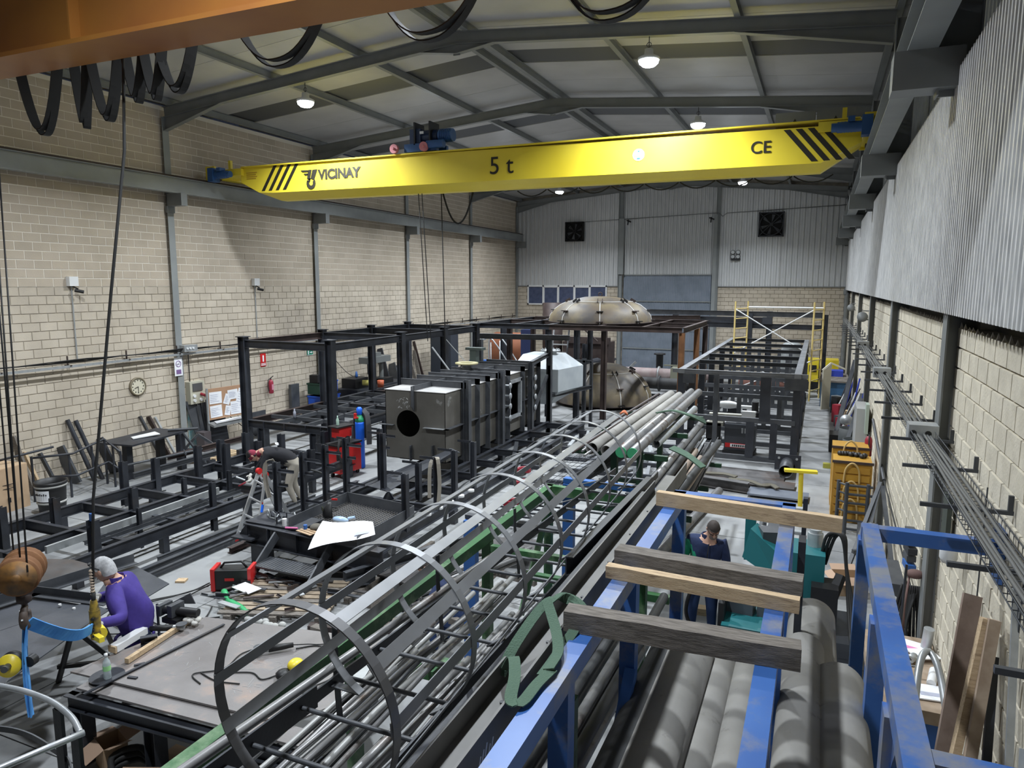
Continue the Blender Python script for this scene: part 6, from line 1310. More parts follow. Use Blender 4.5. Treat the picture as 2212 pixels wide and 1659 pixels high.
b = MB(); b.poly([bpt(.15, .78, .04), bpt(1.0, .81, .03), bpt(.9, .79, .28), bpt(.1, .75, .26)], .004, (0, 0, 1)); b.build('drawing', paper, nb)
b = MB(); b.poly([bpt(-.25, 0.05, -.12), bpt(-.02, .05, -.12), bpt(-.1, 1.4, -.3), bpt(-.5, 1.4, -.3)], .03, bn); tag(b.build('leaning_plate', steel2), 'dark plate leaning left of the notice board', 'plate')
b = MB(); b.poly([bpt(.02, 0.05, -.25), bpt(.75, .05, -.25), bpt(.7, 1.2, -.42), bpt(-.1, 1.45, -.42)], .03, bn); tag(b.build('leaning_plate', steel), 'dark sheet leaning behind the notice board', 'plate')
b = MB(); b.box((-15.9, 14.5, 0), (-15.6, 14.75, .55)); tag(b.build('square_tube_offcut', mat('purplish_steel', (.09, .075, .08), .6)), 'purplish square tube offcut standing left of the notice board', 'tube')
# leaning bars along the wall
def lean(y, L_, w_, m, lab, x=XW+.35, dy=.2, name='leaning_bar', t_=.05): b = MB(); b.bar((x, y, .02), (XW+.05, y+dy, L_), w_, t_, (0, 1, 0)); return tag(b.build(name, m), lab, 'bar')
for i, (y, L_, w_, m) in enumerate(((13.3, 1.25, .08, steel2), (13.55, 1.2, .14, rustd), (13.75, 1.15, .06, galv))): lean(y, L_, w_, m, ('left', 'middle', 'right')[i] + ' bar of the three leaning below the clock near the column', dy=-.35 + .0*i)
for i, (y, L_) in enumerate(((11.25, 1.5), (11.45, 1.45))): b = MB(); b.cyl((XW+.5, y, 0), (XW+.06, y-.25, L_), .05, 10); tag(b.build('leaning_tube', steel), ('left', 'right')[i] + ' of two dark tubes leaning on the wall behind the railings', 'tube')
for i, (y, L_, w_, m) in enumerate(((9.9, 1.35, .16, woodg), (10.1, .95, .1, wood), (9.6, .8, .06, steel), (10.45, .85, .1, steel), (10.9, .9, .35, steel2), (11.9, .9, .3, steel), (12.3, .75, .12, woodg))): lean(y, L_, w_, m, ('tall weathered board', 'short pale board', 'thin dark bar', 'dark bar', 'wide grey plate', 'wide black plate', 'short grey board')[i] + ' leaning on the left wall behind the pipe railings', dy=-.15)
b = MB(); b.box((XW+.1, 18.6, 0), (XW+.2, 19.0, 1.35), .0); tag(b.build('perforated_rail', steel2), 'tall perforated grey rail leaning right of the fire extinguisher', 'rail')
b = MB(); b.box((XW+.3, 16.6, 0), (XW+.36, 17.2, .75)); tag(b.build('leaning_plate', steel2), 'small grey plate leaning below the fire extinguisher', 'plate')
# railings stored on the floor at left
rl = thing('pipe_railing', (-14.9, 10.6, 0), 'dark welded pipe railing section lying upright against the left wall', 'railing')
for pts in ([(-15.6, 8.9, 1.0), (-15.2, 10.0, 1.15)], [(-15.3, 9.6, .98), (-14.9, 10.2, .98), (-15.2, 11.2, 1.08), (-14.3, 10.9, .92)], [(-15.2, 9.9, .5), (-14.8, 10.2, .5), (-15.1, 11.2, .55), (-14.2, 10.9, .45)]): b = MB(); b.tube(pts, .026, 8); b.build('rail', steel, rl)
for x, y, h in ((-15.35, 9.6, 1.0), (-14.95, 10.15, .98), (-15.1, 10.8, 1.0), (-15.2, 11.2, 1.08), (-14.8, 11.1, 1.0), (-14.3, 10.9, .92)): b = MB(); b.cyl((x, y, 0), (x, y, h), .026, 8); b.build('stanchion', steel, rl)
r2_ = thing('pipe_trestle', (-14.7, 12.2, 0), 'dark steel trestle table with sloping pipe leg below the wall stains', 'table')
b = MB(); b.box((-15.6, 11.3, .92), (-14.6, 13.1, .96), .12); b.build('top', steel, r2_)
for x, y in ((-15.1, 11.7), (-14.7, 12.9), (-15.3, 12.8)): b = MB(); b.bar((x, y, 0), (x, y, .93), .16, .16, (0, 1, 0)); b.build('leg', steel, r2_)
b = MB(); b.cyl((-14.6, 12.9, .95), (-14.2, 13.3, .0), .03, 8); b.cyl((-15.0, 13.2, .5), (-14.2, 12.6, .5), .025, 8); b.cyl((-14.8, 11.2, .45), (-14.3, 13.2, .5), .03, 8); b.cyl((-15.0, 12.8, 1.0), (-14.5, 13.3, 1.0), .035, 8); b.build('pipe_brace', steel2, r2_)
b = MB(); b.poly([(-15.2, 11.9, .97), (-15.0, 11.8, .97), (-14.8, 12.4, .99), (-15.1, 12.5, 1.0)], .02); tag(b.build('white_cloth', white), 'crumpled white film on the dark trestle table', 'cloth')
# bucket, big cardboard box
bk = thing('black_bucket', (-14.33, 9.3, 0), 'large black drum bucket with white label and pale bands', 'bucket')
b = MB(); b.lathe((-14.33, 9.3, 0), [(.23, 0), (.255, .2), (.27, .55), (.30, .62), (.30, .67), (.28, .67), (.27, .5), (.24, .05), (0, .04)], 30); b.build('bucket_body', blk, bk)
for z, r in ((.22, .262), (.56, .285)): b = MB(); b.lathe((-14.33, 9.3, z), [(r, 0), (r+.012, .01), (r+.012, .035), (r, .045)], 30, cap=False); b.build('band', mat('grey_band', (.40, .40, .38), .6), bk)
b = MB(); vs = []
for i in range(9):
    a = math.radians(-110 + i*8.5); vs += [(-14.33+.273*math.cos(a), 9.3+.273*math.sin(a), .29), (-14.33+.285*math.cos(a), 9.3+.285*math.sin(a), .52)]
b.add(vs, [(2*i, 2*i+2, 2*i+3, 2*i+1) for i in range(8)], True); b.build('paper_label', paper, bk)
b = MB()
for i in range(7):
    a = math.radians(-101 + i*8); b.box((-14.33+.288*math.cos(a)-.012, 9.3+.288*math.sin(a)-.004, .42), (-14.33+.288*math.cos(a)+.012, 9.3+.288*math.sin(a)+.004, .45+.012*(i % 2)))
b.build('label_letters', blk, bk)['kind'] = 'stuff'
cb = thing('cardboard_box', (-15.5, 9.0, 0), 'large closed cardboard carton by the left wall at the picture edge', 'box'); b = MB(); b.box((-16.0, 8.6, 0), (-15.15, 9.35, .92), .15); b.build('carton', card, cb); b = MB(); b.box((-15.98, 8.58, .88), (-15.17, 9.37, .93), .15); b.build('top_flap', mat('light_card', (.50, .36, .23), .8), cb)
b = MB(); p = V((-15.13, 8.95, .5)); 
for dz in (0, .08): b.bar((p.x+.0, p.y-.12, p.z+dz), (p.x+.0, p.y+.12, p.z+dz), .012, .012)
b.box((p.x-.004, p.y-.03, .2), (p.x+.006, p.y+.03, .3)); b.build('print_mark', blk, cb)
b = MB(); b.tube(smooth_path([(-13.9+.45*math.cos(t*.5), 10.6+.5*math.sin(t*.5)*.8+t*.03, .02) for t in range(26)], 2), .012, 5); tag(b.build('coiled_cable', rubber), 'thin black cable coiled on the floor behind the skid frame', 'cable')
# beams on trestle and pallet between skid and board
for i, (p, q, m) in enumerate((((-14.3, 11.2, .30), (-13.7, 13.4, .48), steel2), ((-14.6, 12.4, .42), (-13.9, 14.4, .62), rustd))): b = MB(); b.ibeam(p, q, .12, .1, .01); tag(b.build('leaning_beam', m), ('front', 'rear')[i] + ' beam resting aslant behind the skid frame', 'beam')
for x, y in ((-14.2, 11.7), (-13.8, 13.0), (-14.3, 13.3), (-14.0, 14.2)): b = MB(); b.bar((x, y, 0), (x, y, .3), .1, .2, (0, 1, 0)); tag(b.build('steel_block', steel), 'short dark steel block propping the slanting beams', 'block', 'blocks under the slanting beams')
b = MB(); b.bar((-15.1, 13.1, .2), (-14.75, 13.5, .78), .08, .06); b.bar((-14.75, 13.5, .78), (-14.3, 13.9, .3), .08, .06); b.bar((-15.0, 13.2, .4), (-14.4, 13.9, .4), .06, .06); tag(b.build('triangle_frame', steel2), 'grey triangular steel frame standing below the leaning bars', 'frame')
pl2 = thing('wood_pallet', (-14.6, 14.0, 0), 'clean pine pallet on the floor before the notice board', 'pallet')
for i in range(7): b = MB(); b.box((-15.05, 13.45+i*.17, .12), (-14.1, 13.58+i*.17, .145)); b.build('slat', woodp, pl2)
for y in (13.5, 14.05, 14.6): b = MB(); b.box((-15.05, y-.05, 0), (-14.1, y+.05, .12)); b.build('bearer', woodp, pl2)
# wall stains are dirt of the wall itself
for i, (y, z, ry, rz_, m) in enumerate(((12.75, 1.22, .28, .18, mat('soot_spot', (.10, .10, .12), .9)), (13.1, 1.35, .3, .3, mat('green_overspray', (.36, .42, .30), .9)), (11.5, 1.75, .7, .35, mat('grey_smudge', (.42, .38, .32), .9)))):
    pass
# crates on the deck of the portal frame and along the wall
for i, (x, y, z, w_, d_, h_, m, lb) in enumerate(((-15.9, 19.3, .95, .5, .5, .38, mat('dark_green_crate', (.02, .06, .04), .5), 'dark green plastic crate, left of the upper crates'), (-15.9, 19.85, .95, .5, .45, .40, blueg if False else mat('crate_blue', (.02, .09, .50), .5), 'bright blue crate, right of the dark green crate'), (-15.8, 19.2, .55, .6, .95, .36, bpy.data.materials['crate_blue'], 'long blue crate under the dark green one'))):
    b = MB(); b.box((x, y, z), (x+w_, y+d_, z+h_)); b.box((x-.02, y-.02, z+h_-.05), (x+w_+.02, y+d_+.02, z+h_)); tag(b.build('storage_crate', m), lb, 'crate')
b = MB(); b.box((-16.0, 19.1, 0), (-15.2, 20.5, .55)); tag(b.build('crate_bench', steel), 'dark bench under the blue and green crates', 'bench')
simple('tool_bag', (-15.85, 19.35, 1.33), (-15.55, 19.6, 1.6), blk, 'black bag on top of the dark green crate', 'bag', .2)
b = MB(); b.lathe((-15.6, 19.7, 1.33), [(.12, 0), (.03, .2), (.03, .26)], 12); tag(b.build('white_funnel', white), 'white funnel on top of the crates', 'funnel')
b = MB(); b.cyl((-14.3, 18.2, 1.0), (-14.3, 18.2, 1.2), .07, 14); tag(b.build('yellow_tin', mat('tin_yellow', (.60, .58, .15), .5)), 'small pale yellow tin on the deck edge near the blue crate', 'tin')
b = MB(); b.lathe((-13.25, 15.5, 1.0), [(.04, 0), (.04, .15), (.015, .2), (.015, .24)], 12); tag(b.build('spray_can', mat('can_grey', (.35, .36, .42), .4)), 'small grey spray bottle standing on the frame deck', 'can')
b = MB(); b.lathe((-14.35, 21.4, 1.0), [(.11, 0), (.12, .25)], 14); tag(b.build('orange_pot', mat('orange_red_plastic', (.62, .14, .06), .5)), 'orange red pot on the far deck of the frame', 'pot')
simple('black_toolbox', (-15.9, 21.2, .9), (-15.3, 22.0, 1.25), blk, 'black toolbox on the wall bench beyond the crates', 'toolbox')
b = MB(); b.cyl((-15.2, 21.5, 1.1), (-15.0, 21.6, 1.1), .1, 14); tag(b.build('yellow_lamp', mat('lamp_yellow', (.60, .55, .15), .5)), 'small round yellow lamp before the black toolbox', 'lamp')
b = MB(); b.lathe((-15.6, 21.7, 1.25), [(.04, 0), (.06, .05), (.03, .22)], 10); tag(b.build('blue_oiler', bluec), 'small blue oil can on the black toolbox', 'can')
simple('wall_bench', (-16.0, 20.9, 0), (-15.0, 24.2, .9), steel, 'long dark bench along the left wall behind the portal frame', 'bench')
dm = mat('drill_grey', (.16, .17, .165), .5)
dp_ = thing('pillar_drill', (-15.6, 22.6, 0), 'grey pillar drill with a long head by the left wall', 'machine'); b = MB(); b.box((-15.7, 22.0, 1.72), (-15.2, 23.4, 1.95)); b.build('drill_head', dm, dp_); b = MB(); b.cyl((-15.45, 23.1, .9), (-15.45, 23.1, 1.75), .09, 14); b.build('column', dm, dp_); b = MB(); b.box((-15.65, 22.5, 1.95), (-15.3, 22.9, 2.1)); b.build('motor', dm, dp_); b = MB(); b.cyl((-15.45, 22.3, 1.3), (-15.45, 22.3, 1.72), .07, 12); b.build('spindle', blk, dp_); b = MB(); b.box((-15.7, 22.7, .9), (-15.1, 23.4, 1.1)); b.build('foot', blk, dp_)
for i, (y, L_, w_, dy, m) in enumerate(((24.0, 2.1, .35, .0, steel), (24.6, 1.4, .5, .2, steel2), (24.9, 1.1, .7, -.1, steel), (25.3, 1.3, .2, .0, steel2), (26.2, 2.1, .14, -.2, woodg), (26.5, 1.8, .16, .2, woodg), (25.9, 1.6, .1, .0, galv), (28.4, 1.7, .2, .1, steel), (29.0, 1.2, .3, 0, steel), (26.8, 2.2, .12, -.1, rustd))):
    lean(y, L_, w_, m, ('tall dark plate', 'tilted grey plate', 'broad black plate', 'narrow grey plate', 'tall round topped board', 'leaning weathered board', 'thin pale bar', 'dark bar past the cabinet', 'broad dark bar past the cabinet', 'brown bar')[i] + ' leaning on the left wall beyond the drill', XW+.6, dy)
b = MB(); b.tube(smooth_path([(XW+.1, 20.6, 2.9), (XW+.1, 20.9, 2.2), (XW+.15, 21.6, 1.5), (XW+.3, 22.0, 1.2)], 6), .012, 5); tag(b.build('hanging_cable', rubber), 'thin cable hanging in a curve on the left wall by the drill', 'cable')
# ------------------------------------------------------------------ plates on trestles where the man works
for i, (pts, z, m, lb) in enumerate((([(-9.9, 3.2), (-8.7, 6.35), (-9.55, 6.4), (-11.6, 5.6), (-11.6, 3.2)], .80, plate_m, 'brown tinted back plate of the bolted assembly at far left'), ([(-8.5, 3.2), (-7.0, 3.8), (-7.42, 5.0), (-7.55, 5.45), (-8.0, 5.5)], .84, mat('blue_grey_plate', (.055, .062, .075), .4, .1, (.095, .10, .115), 2, bump=.1), 'smooth blue grey plate nearest the worker in the bolted assembly'), ([(-8.05, 5.6), (-7.5, 5.85), (-7.6, 6.35), (-8.55, 6.6), (-8.6, 6.3)], .80, bpy.data.materials['blue_grey_plate'], 'pointed plate corner behind the worker'), ([(-9.3, 3.2), (-8.6, 3.2), (-8.05, 5.45), (-9.3, 5.3)], .82, bpy.data.materials['blue_grey_plate'], 'inner plate between the two angle irons'))):
    b = MB(); b.poly([V((x, y, z)) for x, y in pts], .012); tag(b.build('assembly_plate', m), lb, 'plate')
b = MB(); b.angle((-9.3, 3.0, .86), (-8.55, 6.6, .86), .12, .01); tag(b.build('angle_iron', steel2), 'long grey angle iron running along the plate assembly', 'angle')
b = MB(); b.angle((-9.6, 5.25, .86), (-7.7, 5.58, .86), .10, .01); tag(b.build('angle_iron', steel2), 'cross angle iron bolted between the plates behind the pendant', 'angle')
b = MB()
for x, y in ((-8.45, 5.0), (-8.2, 5.3), (-7.95, 5.3), (-8.6, 4.4), (-8.1, 6.0)): b.cyl((x, y, .85), (x, y, .87), .018, 8)
b = b.build('bolts', white, bpy.data.objects['angle_iron']); b['kind'] = 'stuff'; b.name = 'bolt_heads'
tb = thing('trestle', (-7.7, 5.2, 0), 'dark folding trestle leg under the plate beside the worker', 'trestle')
for p, q in (((-7.55, 5.0, .83), (-8.05, 5.1, 0)), ((-7.55, 5.0, .83), (-7.3, 5.5, .05)), ((-7.1, 5.35, .83), (-6.95, 5.75, 0)), ((-7.95, 5.05, .25), (-7.0, 5.6, .3)), ((-8.3, 5.9, .3), (-7.35, 5.4, .25)), ((-8.7, 4.0, .83), (-8.9, 4.0, 0)), ((-8.5, 3.6, .83), (-8.3, 3.6, 0))): b = MB(); b.bar(p, q, .045); b.build('leg', blk, tb)
b = MB(); b.cyl((-6.42, 4.52, 1.22), (-6.50, 4.55, 1.23), .07, 16); b.bar((-6.5, 4.5, 1.22), (-6.3, 4.45, 1.22), .05); tag(b.build('plate_clamp', yel), 'round yellow plate clamp at the end of the blue sling by the pendant', 'clamp')
cm = thing('lifting_clamp', (-6.6, 3.75, 1.3), 'yellow and black lifting clamp with bolts hanging at the lower left edge', 'clamp')
b = MB(); c0 = V((-6.42, 3.66, 1.34)); axc = V((.55, -.8, .1)).normalized()
b.lathe(c0, [(0, 0), (.10, 0), (.10, .03), (0, .03)], 24, axc); b.build('yellow_disc', yel, cm); b = MB(); b.lathe(c0 - axc*.08, [(0, 0), (.10, 0), (.10, .04), (0, .04)], 24, axc); b.build('black_disc', blk, cm)
b = MB(); b.cyl(c0 - axc*.2 , c0 + axc*.10, .03, 12); b.cyl(c0 + V((-.2, -.1, 0)), c0 + axc*.04, .02, 8); b.build('shaft', steel2, cm)
b = MB(); b.cyl(V((-6.3, 3.80, 1.36)), V((-6.28, 3.74, 1.36)), .05, 16); b.build('sling_eye', blk, cm)
# ------------------------------------------------------------------ steel work table
tt = thing('steel_table', (-5, 5.2, 0), 'large scratched steel plate table with tools, in front of the purple jacket', 'table')
tm = mat('scratched_plate', (.17, .155, .15), .45, .1, (.24, .225, .22), 1.6, rust=(.36, .26, .21), rscale=1.6, rlo=.55, rhi=.72, bump=.12)
b = MB(); b.poly([V((x, y, .83)) for x, y in ((-6.68, 4.36), (-4.1, 4.55), (-3.6, 5.6), (-4.2, 6.15), (-6.36, 5.78))], .02); b.build('top_plate', tm, tt)
b = MB(); b.poly([V((x, y, .80)) for x, y in ((-6.4, 4.22), (-3.7, 4.38), (-3.7, 4.6), (-6.4, 4.45))], .02); b.build('front_ledge', tm, tt)
for p, q in (((-6.5, 4.2, .68), (-3.6, 4.38, .68)), ((-6.4, 5.6, .68), (-4, 6.0, .68)), ((-6.45, 4.2, .68), (-6.4, 5.6, .68))): b = MB(); b.ibeam(p, q, .14, .1, .01); b.build('edge_beam', steel, tt)
for x, y in ((-6.42, 4.28), (-5.5, 4.33), (-4.3, 4.5), (-6.35, 5.5), (-4.2, 5.9)): hpost(x, y, 0, .62, .14, steel, tt, 'leg')
b = MB(); b.cyl((-6.27, 4.45, .851), (-6.27, 4.45, .8515), .16, 30); b.build('burn_ring', steel, tt)
b = MB(); b.bar((-6.1, 4.1, .87), (-5.9, 6.0, .87), .035, .01) if False else b.bar((-6.15, 4.12, .868), (-6.0, 5.7, .868), .03, .012); tag(b.build('flat_strip', steel), 'thin dark flat strip lying across the steel table', 'strip')
rng = random.Random(9); b = MB()
for i in range(90):
    x = rng.uniform(-6.2, -3.9); y = rng.uniform(4.7, 5.7); a = rng.uniform(0, PI); L_ = rng.uniform(.02, .14); b.bar((x, y, .8515), (x+L_*math.cos(a), y+L_*math.sin(a), .8515), .003, .001)
b.build('scratches', mat('scratch', (.42, .42, .42), .5), tt)['kind'] = 'stuff'
b = MB(); b.bar((-6.28, 4.68, .885), (-6.42, 5.66, .885), .05, .05); tag(b.build('timber_batten', wood), 'long light timber batten lying on the steel table', 'batten')
b = MB(); b.bar((-6.60, 4.78, .90), (-6.66, 5.2, .90), .10, .07); tag(b.build('timber_block', mat('white_painted_wood', (.74, .74, .74), .7)), 'white painted timber block with raw end at the table corner', 'block')
b = MB(); b.box((-6.655, 4.76, .866), (-6.545, 4.778, .935)); b.build('raw_end', wood, bpy.data.objects['timber_block.010'] if 'timber_block.010' in bpy.data.objects else tt)
b = MB(); b.chan((-6.47, 5.0, .91), (-6.36, 5.12, .91), .10, .06, .01); b.box((-6.48, 5.02, .86), (-6.36, 5.12, .90)); tag(b.build('angle_offcut', steel), 'small dark angle offcut between white block and batten', 'offcut')
for x, y, a in ((-6.15, 4.72, .9), (-6.0, 4.52, .2), (-6.35, 4.95, 1.8)): b = MB(); b.box((x-.05, y-.015, .85), (x+.05, y+.015, .865), a); tag(b.build('small_bar', steel), 'small dark bar lying on the table near the water bottle', 'bar', 'small bars near the bottle')
bt = thing('drinks_bottle', (-6.22, 4.42, .85), 'clear plastic drinks bottle with green label on the steel table', 'bottle')
b = MB(); b.lathe((-6.22, 4.42, .852), [(.03, 0), (.036, .01), (.034, .07), (.036, .09), (.036, .15), (.03, .18), (.014, .21), (.014, .23)], 20); b.build('bottle_body', mat('bottle_pet', (.62, .70, .72), .1, alpha=.55), bt)
b = MB(); b.lathe((-6.22, 4.42, .94), [(.0365, 0), (.0365, .05)], 20, cap=False); b.build('label', mat('label_green', (.35, .70, .30), .5), bt); b = MB(); b.lathe((-6.22, 4.42, 1.08), [(.017, 0), (.017, .03), (0, .031)], 14); b.build('cap', white, bt)
vs_ = thing('bench_vise', (-6.55, 5.55, .85), 'black bench vise at the far left corner of the steel table', 'vise')
b = MB(); b.box((-6.68, 5.45, .87), (-6.45, 5.62, .93)); b.cyl((-6.75, 5.5, 1.0), (-6.3, 5.62, .98), .05, 12); b.build('vise_body', blk, vs_); b = MB(); b.box((-6.75, 5.44, .94), (-6.69, 5.62, 1.06)); b.build('jaw', steel2, vs_); b = MB(); b.box((-6.6, 5.46, .94), (-6.53, 5.64, 1.08)); b.build('jaw', steel2, vs_); b = MB(); b.bar((-6.8, 5.5, .55), (-6.8, 5.5, 1.05), .02, .02, (0, 1, 0)); b.build('handle', steel, vs_); b = MB(); b.poly([(-6.72, 5.6, 1.02), (-6.5, 5.7, 1.15), (-6.45, 5.72, 1.02)], .01, (0, 1, 0)); b.build('guard', steel2, vs_)
def grinder(x, y, a, lab, m=blk):
    t = thing('angle_grinder', (x, y, .85), lab, 'grinder'); d = V((math.cos(a), math.sin(a), 0)); c = V((x, y, .90)); b = MB(); b.tube([c - d*.17, c - d*.05, c + d*.08], .033, 10, rs=[.025, .034, .036]); b.build('motor_body', m, t); b = MB(); b.cyl(c + d*.08, c + d*.16, .03, 12); b.ell(c + d*.17, (.04, .04, .035)); b.build('gear_head', galv, t)
    b = MB(); b.cyl(c + d*.17 + V((0, 0, .035)), c + d*.17 + V((0, 0, .042)), .06, 20); b.build('disc', steel2, t); b = MB(); b.tube(smooth_path([c - d*.17, c - d*.3 + V((0, .03, -.03)), c - d*.5 + V((0, -.02, -.04)), c - d*.8 + V((.05, .06, -.045))], 5), .006, 5); b.build('power_cord', rubber, t); return t
grinder(-6.48, 5.33, .5, 'dark angle grinder lying beside the vise')
grinder(-5.05, 5.48, 3.9, 'angle grinder with pink collar in the middle of the steel table')
b = MB()
for i in range(10): b.ell((-6.35+rng.uniform(-.08, .08), 5.58+rng.uniform(-.05, .05), .89+rng.uniform(0, .03)), (.04, .035, .025), 7, 5)
tag(b.build('glove_pile', glove), 'pair of crumpled white work gloves behind the grinder', 'gloves')
b = MB()
for pts in ([(-5.2, 5.55, .86), (-5.35, 5.3, .86), (-5.3, 5.0, .86), (-5.5, 4.8, .86), (-5.3, 4.7, .86)], [(-5.3, 4.9, .86), (-5.0, 5.05, .86), (-4.8, 5.0, .86), (-4.7, 5.2, .86)], [(-5.45, 4.85, .86), (-5.2, 4.8, .86), (-4.95, 4.85, .86)], [(-4.9, 5.6, .86), (-4.7, 5.75, .86), (-4.4, 5.55, .86), (-4.2, 5.3, .86), (-4.3, 5.0, .86), (-4.15, 4.9, .86)]): b.tube(smooth_path(pts, 7), .007, 5)
tag(b.build('power_cords', rubber), 'thin black power cords tangled on the steel table', 'cord')
fs_ = thing('face_shield', (-4.6, 5.2, .85), 'yellow headgear with black shell lying on the steel table', 'mask')
b = MB(); b.ell((-4.58, 5.22, .95), (.075, .085, .06), 16, 10); b.build('yellow_cap', yel, fs_); b = MB(); b.ell((-4.63, 5.10, .90), (.07, .08, .05), 12, 8); b.tube([V((-4.62, 5.12, .90))+V((.09*math.cos(i*.6), .08*math.sin(i*.6), 0)) for i in range(11)], .012, 6); b.build('black_shell', blk, fs_)
# boxes under the table
def obox(x, y, s, h, rz, lab, flap=.16):
    t = thing('cardboard_box', (x, y, 0), lab, 'box'); R = Matrix.Rotation(rz, 3, 'Z'); c = V((x, y, 0)); 
    b = MB(); q = [V((-s, -s*.8, 0)), V((s, -s*.8, 0)), V((s, s*.8, 0)), V((-s, s*.8, 0))]
    for i in range(4): a_, b_ = c + R @ q[i], c + R @ q[(i+1) % 4]; b.poly([a_, b_, b_+V((0, 0, h)), a_+V((0, 0, h))], .006, (b_-a_).cross(V((0, 0, 1))).normalized())
    b.poly([c + R @ k_ for k_ in q], .006); b.build('carton', card, t)
    for i in range(4):
        a_, b_ = c + R @ q[i] + V((0, 0, h)), c + R @ q[(i+1) % 4] + V((0, 0, h)); o = (b_-a_).cross(V((0, 0, 1))).normalized(); b = MB(); b.poly([a_, b_, b_ + o*flap + V((0, 0, (-.08, .08, .05, -.04)[i])), a_ + o*flap + V((0, 0, (-.08, .08, .05, -.04)[i]))], .004, (0, 0, 1)); b.build('flap', mat('light_card2', (.50, .34, .24), .85), t)
    return t
obox(-6.15, 4.35, .13, .26, -.35, 'open cardboard box with spread flaps under the table corner')
bx2 = obox(-5.35, 3.95, .2, .26, .4, 'battered open cardboard box with arrow print in front of the table', .05)
b = MB(); p = V((-5.37, 3.73, .12)); 
for dx in (-.03, .02): b.bar((p.x+dx, p.y, p.z-.02), (p.x+dx, p.y, p.z+.05), .01, .006, (0, 1, 0))
b.build('arrow_print', blk, bx2)
b = MB()
for i in range(3): b.box((-5.8+i*.3, 4.5-.08*i, .02+.01*i), (-5.35+i*.3, 4.8-.08*i, .026+.01*i), .2*i)
tag(b.build('cardboard_sheets', card), 'flattened cardboard sheets on the floor under the table', 'cardboard')
b = MB()
for k in range(3): b.tube(smooth_path([(-5.75+.03*k, 4.05, .03+.05*k), (-5.95, 4.2, .1+.06*k), (-5.8, 4.4, .12+.06*k), (-5.5, 4.3, .1), (-5.6, 4.1, .05)], 6), .03, 7)
tag(b.build('coiled_hose', rubber), 'dark coiled hose and straps beside the battered cardboard box', 'hose')
b = MB()
for i in range(8): b.ell((-5.85+rng.uniform(-.12, .12), 3.75+rng.uniform(-.1, .1), .06+rng.uniform(0, .06)), (.08, .07, .05), 8, 6)
tag(b.build('dark_rags', mat('rag_dark', (.08, .075, .07), .9, bump=.8, bscale=30)), 'heap of dark oily rags at the bottom left', 'rags')
simple('grey_board', (-4.9, 4.1, .05), (-4.3, 5.0, .09), steel2, 'grey sheet leaning low under the table', 'sheet', .3)
b = MB(); b.bar((-5.1, 3.9, .15), (-3.7, 4.0, .12), .1, .12); tag(b.build('low_beam', steel), 'dark beam lying low in front of the table', 'beam')
b = MB(); b.box((-4.75, 3.85, .25), (-4.35, 3.95, .258), -.3); tag(b.build('bright_strip', galv), 'curved bright strip on the dark beam before the table', 'strip')
# curved railing at the bottom left corner
cv = thing('curved_railing', (-3.6, 2.2, 2.4), 'bare steel curved railing with flat posts at the lower left corner', 'railing')
zc_ = 2.45; cp = V((-3.305, 2.18, zc_));
pts = smooth_path([V((-4.5, 2.18, zc_)), V((-4.3, 2.25, zc_)), V((-4.1, 2.29, zc_)), V((-3.91, 2.31, zc_)), V((-3.69, 2.30, zc_)), V((-3.47, 2.25, zc_)), cp], 6)
b = MB(); b.tube(pts, .016, 12); b.build('top_tube', bright, cv); b = MB(); b.tube([cp + V((.015, .01, 0)), V((-3.35, 2.01, zc_)), V((-3.40, 1.85, zc_)), V((-3.5, 1.55, zc_))], .016, 12); b.build('top_tube', bright, cv)
b = MB(); b.ribbon(smooth_path([V((-4.5, 2.2, 2.15)), V((-4.22, 2.31, 2.15)), V((-4.0, 2.34, 2.15)), V((-3.73, 2.31, 2.15)), V((-3.57, 2.28, 2.15)), V((-3.36, 2.16, 2.15))], 6), .035, .008, (0, 0, 1)); b.build('mid_band', steel2, cv)
for x, y in ((-3.63, 2.285), (-3.34, 2.18)): b = MB(); b.bar((x, y, 0), (x, y, zc_-.015), .06, .02, (0, 1, 0)); b.build('flat_post', steel, cv)
# ------------------------------------------------------------------ right wall fittings
tray = thing('wire_tray', (.95, 15, 3.4), 'wire mesh cable tray with cables on hooked brackets along the right wall', 'cable tray')
def tz(y): return 3.20
b = MB()
for x, z in ((.90, 0), (.90, .06), (.97, 0), (1.04, 0), (1.11, 0), (1.11, .06)): b.tube([(x, y, tz(y)+z) for y in (2.0, 12, 24, 36)], .004, 5)
b.build('side_wires', steel2, tray)['kind'] = 'stuff'
b = MB(); y = 2.2
while y < 26: b.tube([(.90, y, 3.26), (.90, y, 3.20), (1.11, y, 3.20), (1.11, y, 3.26)], .003, 4, cap=False); y += .10 if y < 9 else .25
b.build('cross_wires', steel2, tray)['kind'] = 'stuff'
b = MB()
for k in range(6): b.tube([(.93+k*.028, y, 3.22+.012*math.sin(y*1.7+k*2)+.008*(k % 2)) for y in [2+i*.8 for i in range(42)]], .012, 6)
b.build('cables', mat('grey_cable', (.13, .13, .125), .6), tray)
y = 3.2
while y < 30:
    b = MB(); b.bar((.72, y, 3.18), (1.27, y, 3.18), .028, .028); b.bar((1.25, y, 3.17), (1.25, y, 3.3), .03, .025, (0, 1, 0)); b.build('hook_bracket', steel2, tray); y += 1.18
def jbox(y, s=1, par=None):
    t = thing('junction_box', (1.0, y, 3.22), 'grey junction box on the wire tray beside the %s column' % ('nearest', 'second', 'third')[s-1], 'box'); b = MB(); b.box((.88, y-.11, 3.16), (1.14, y+.11, 3.32)); b.build('box_body', galv, t)
    for x in (.92, 1.05): b = MB(); b.cyl((x, y-.12, 3.24), (x, y-.10, 3.24), .03, 10); b.build('cable_gland', blk, t)
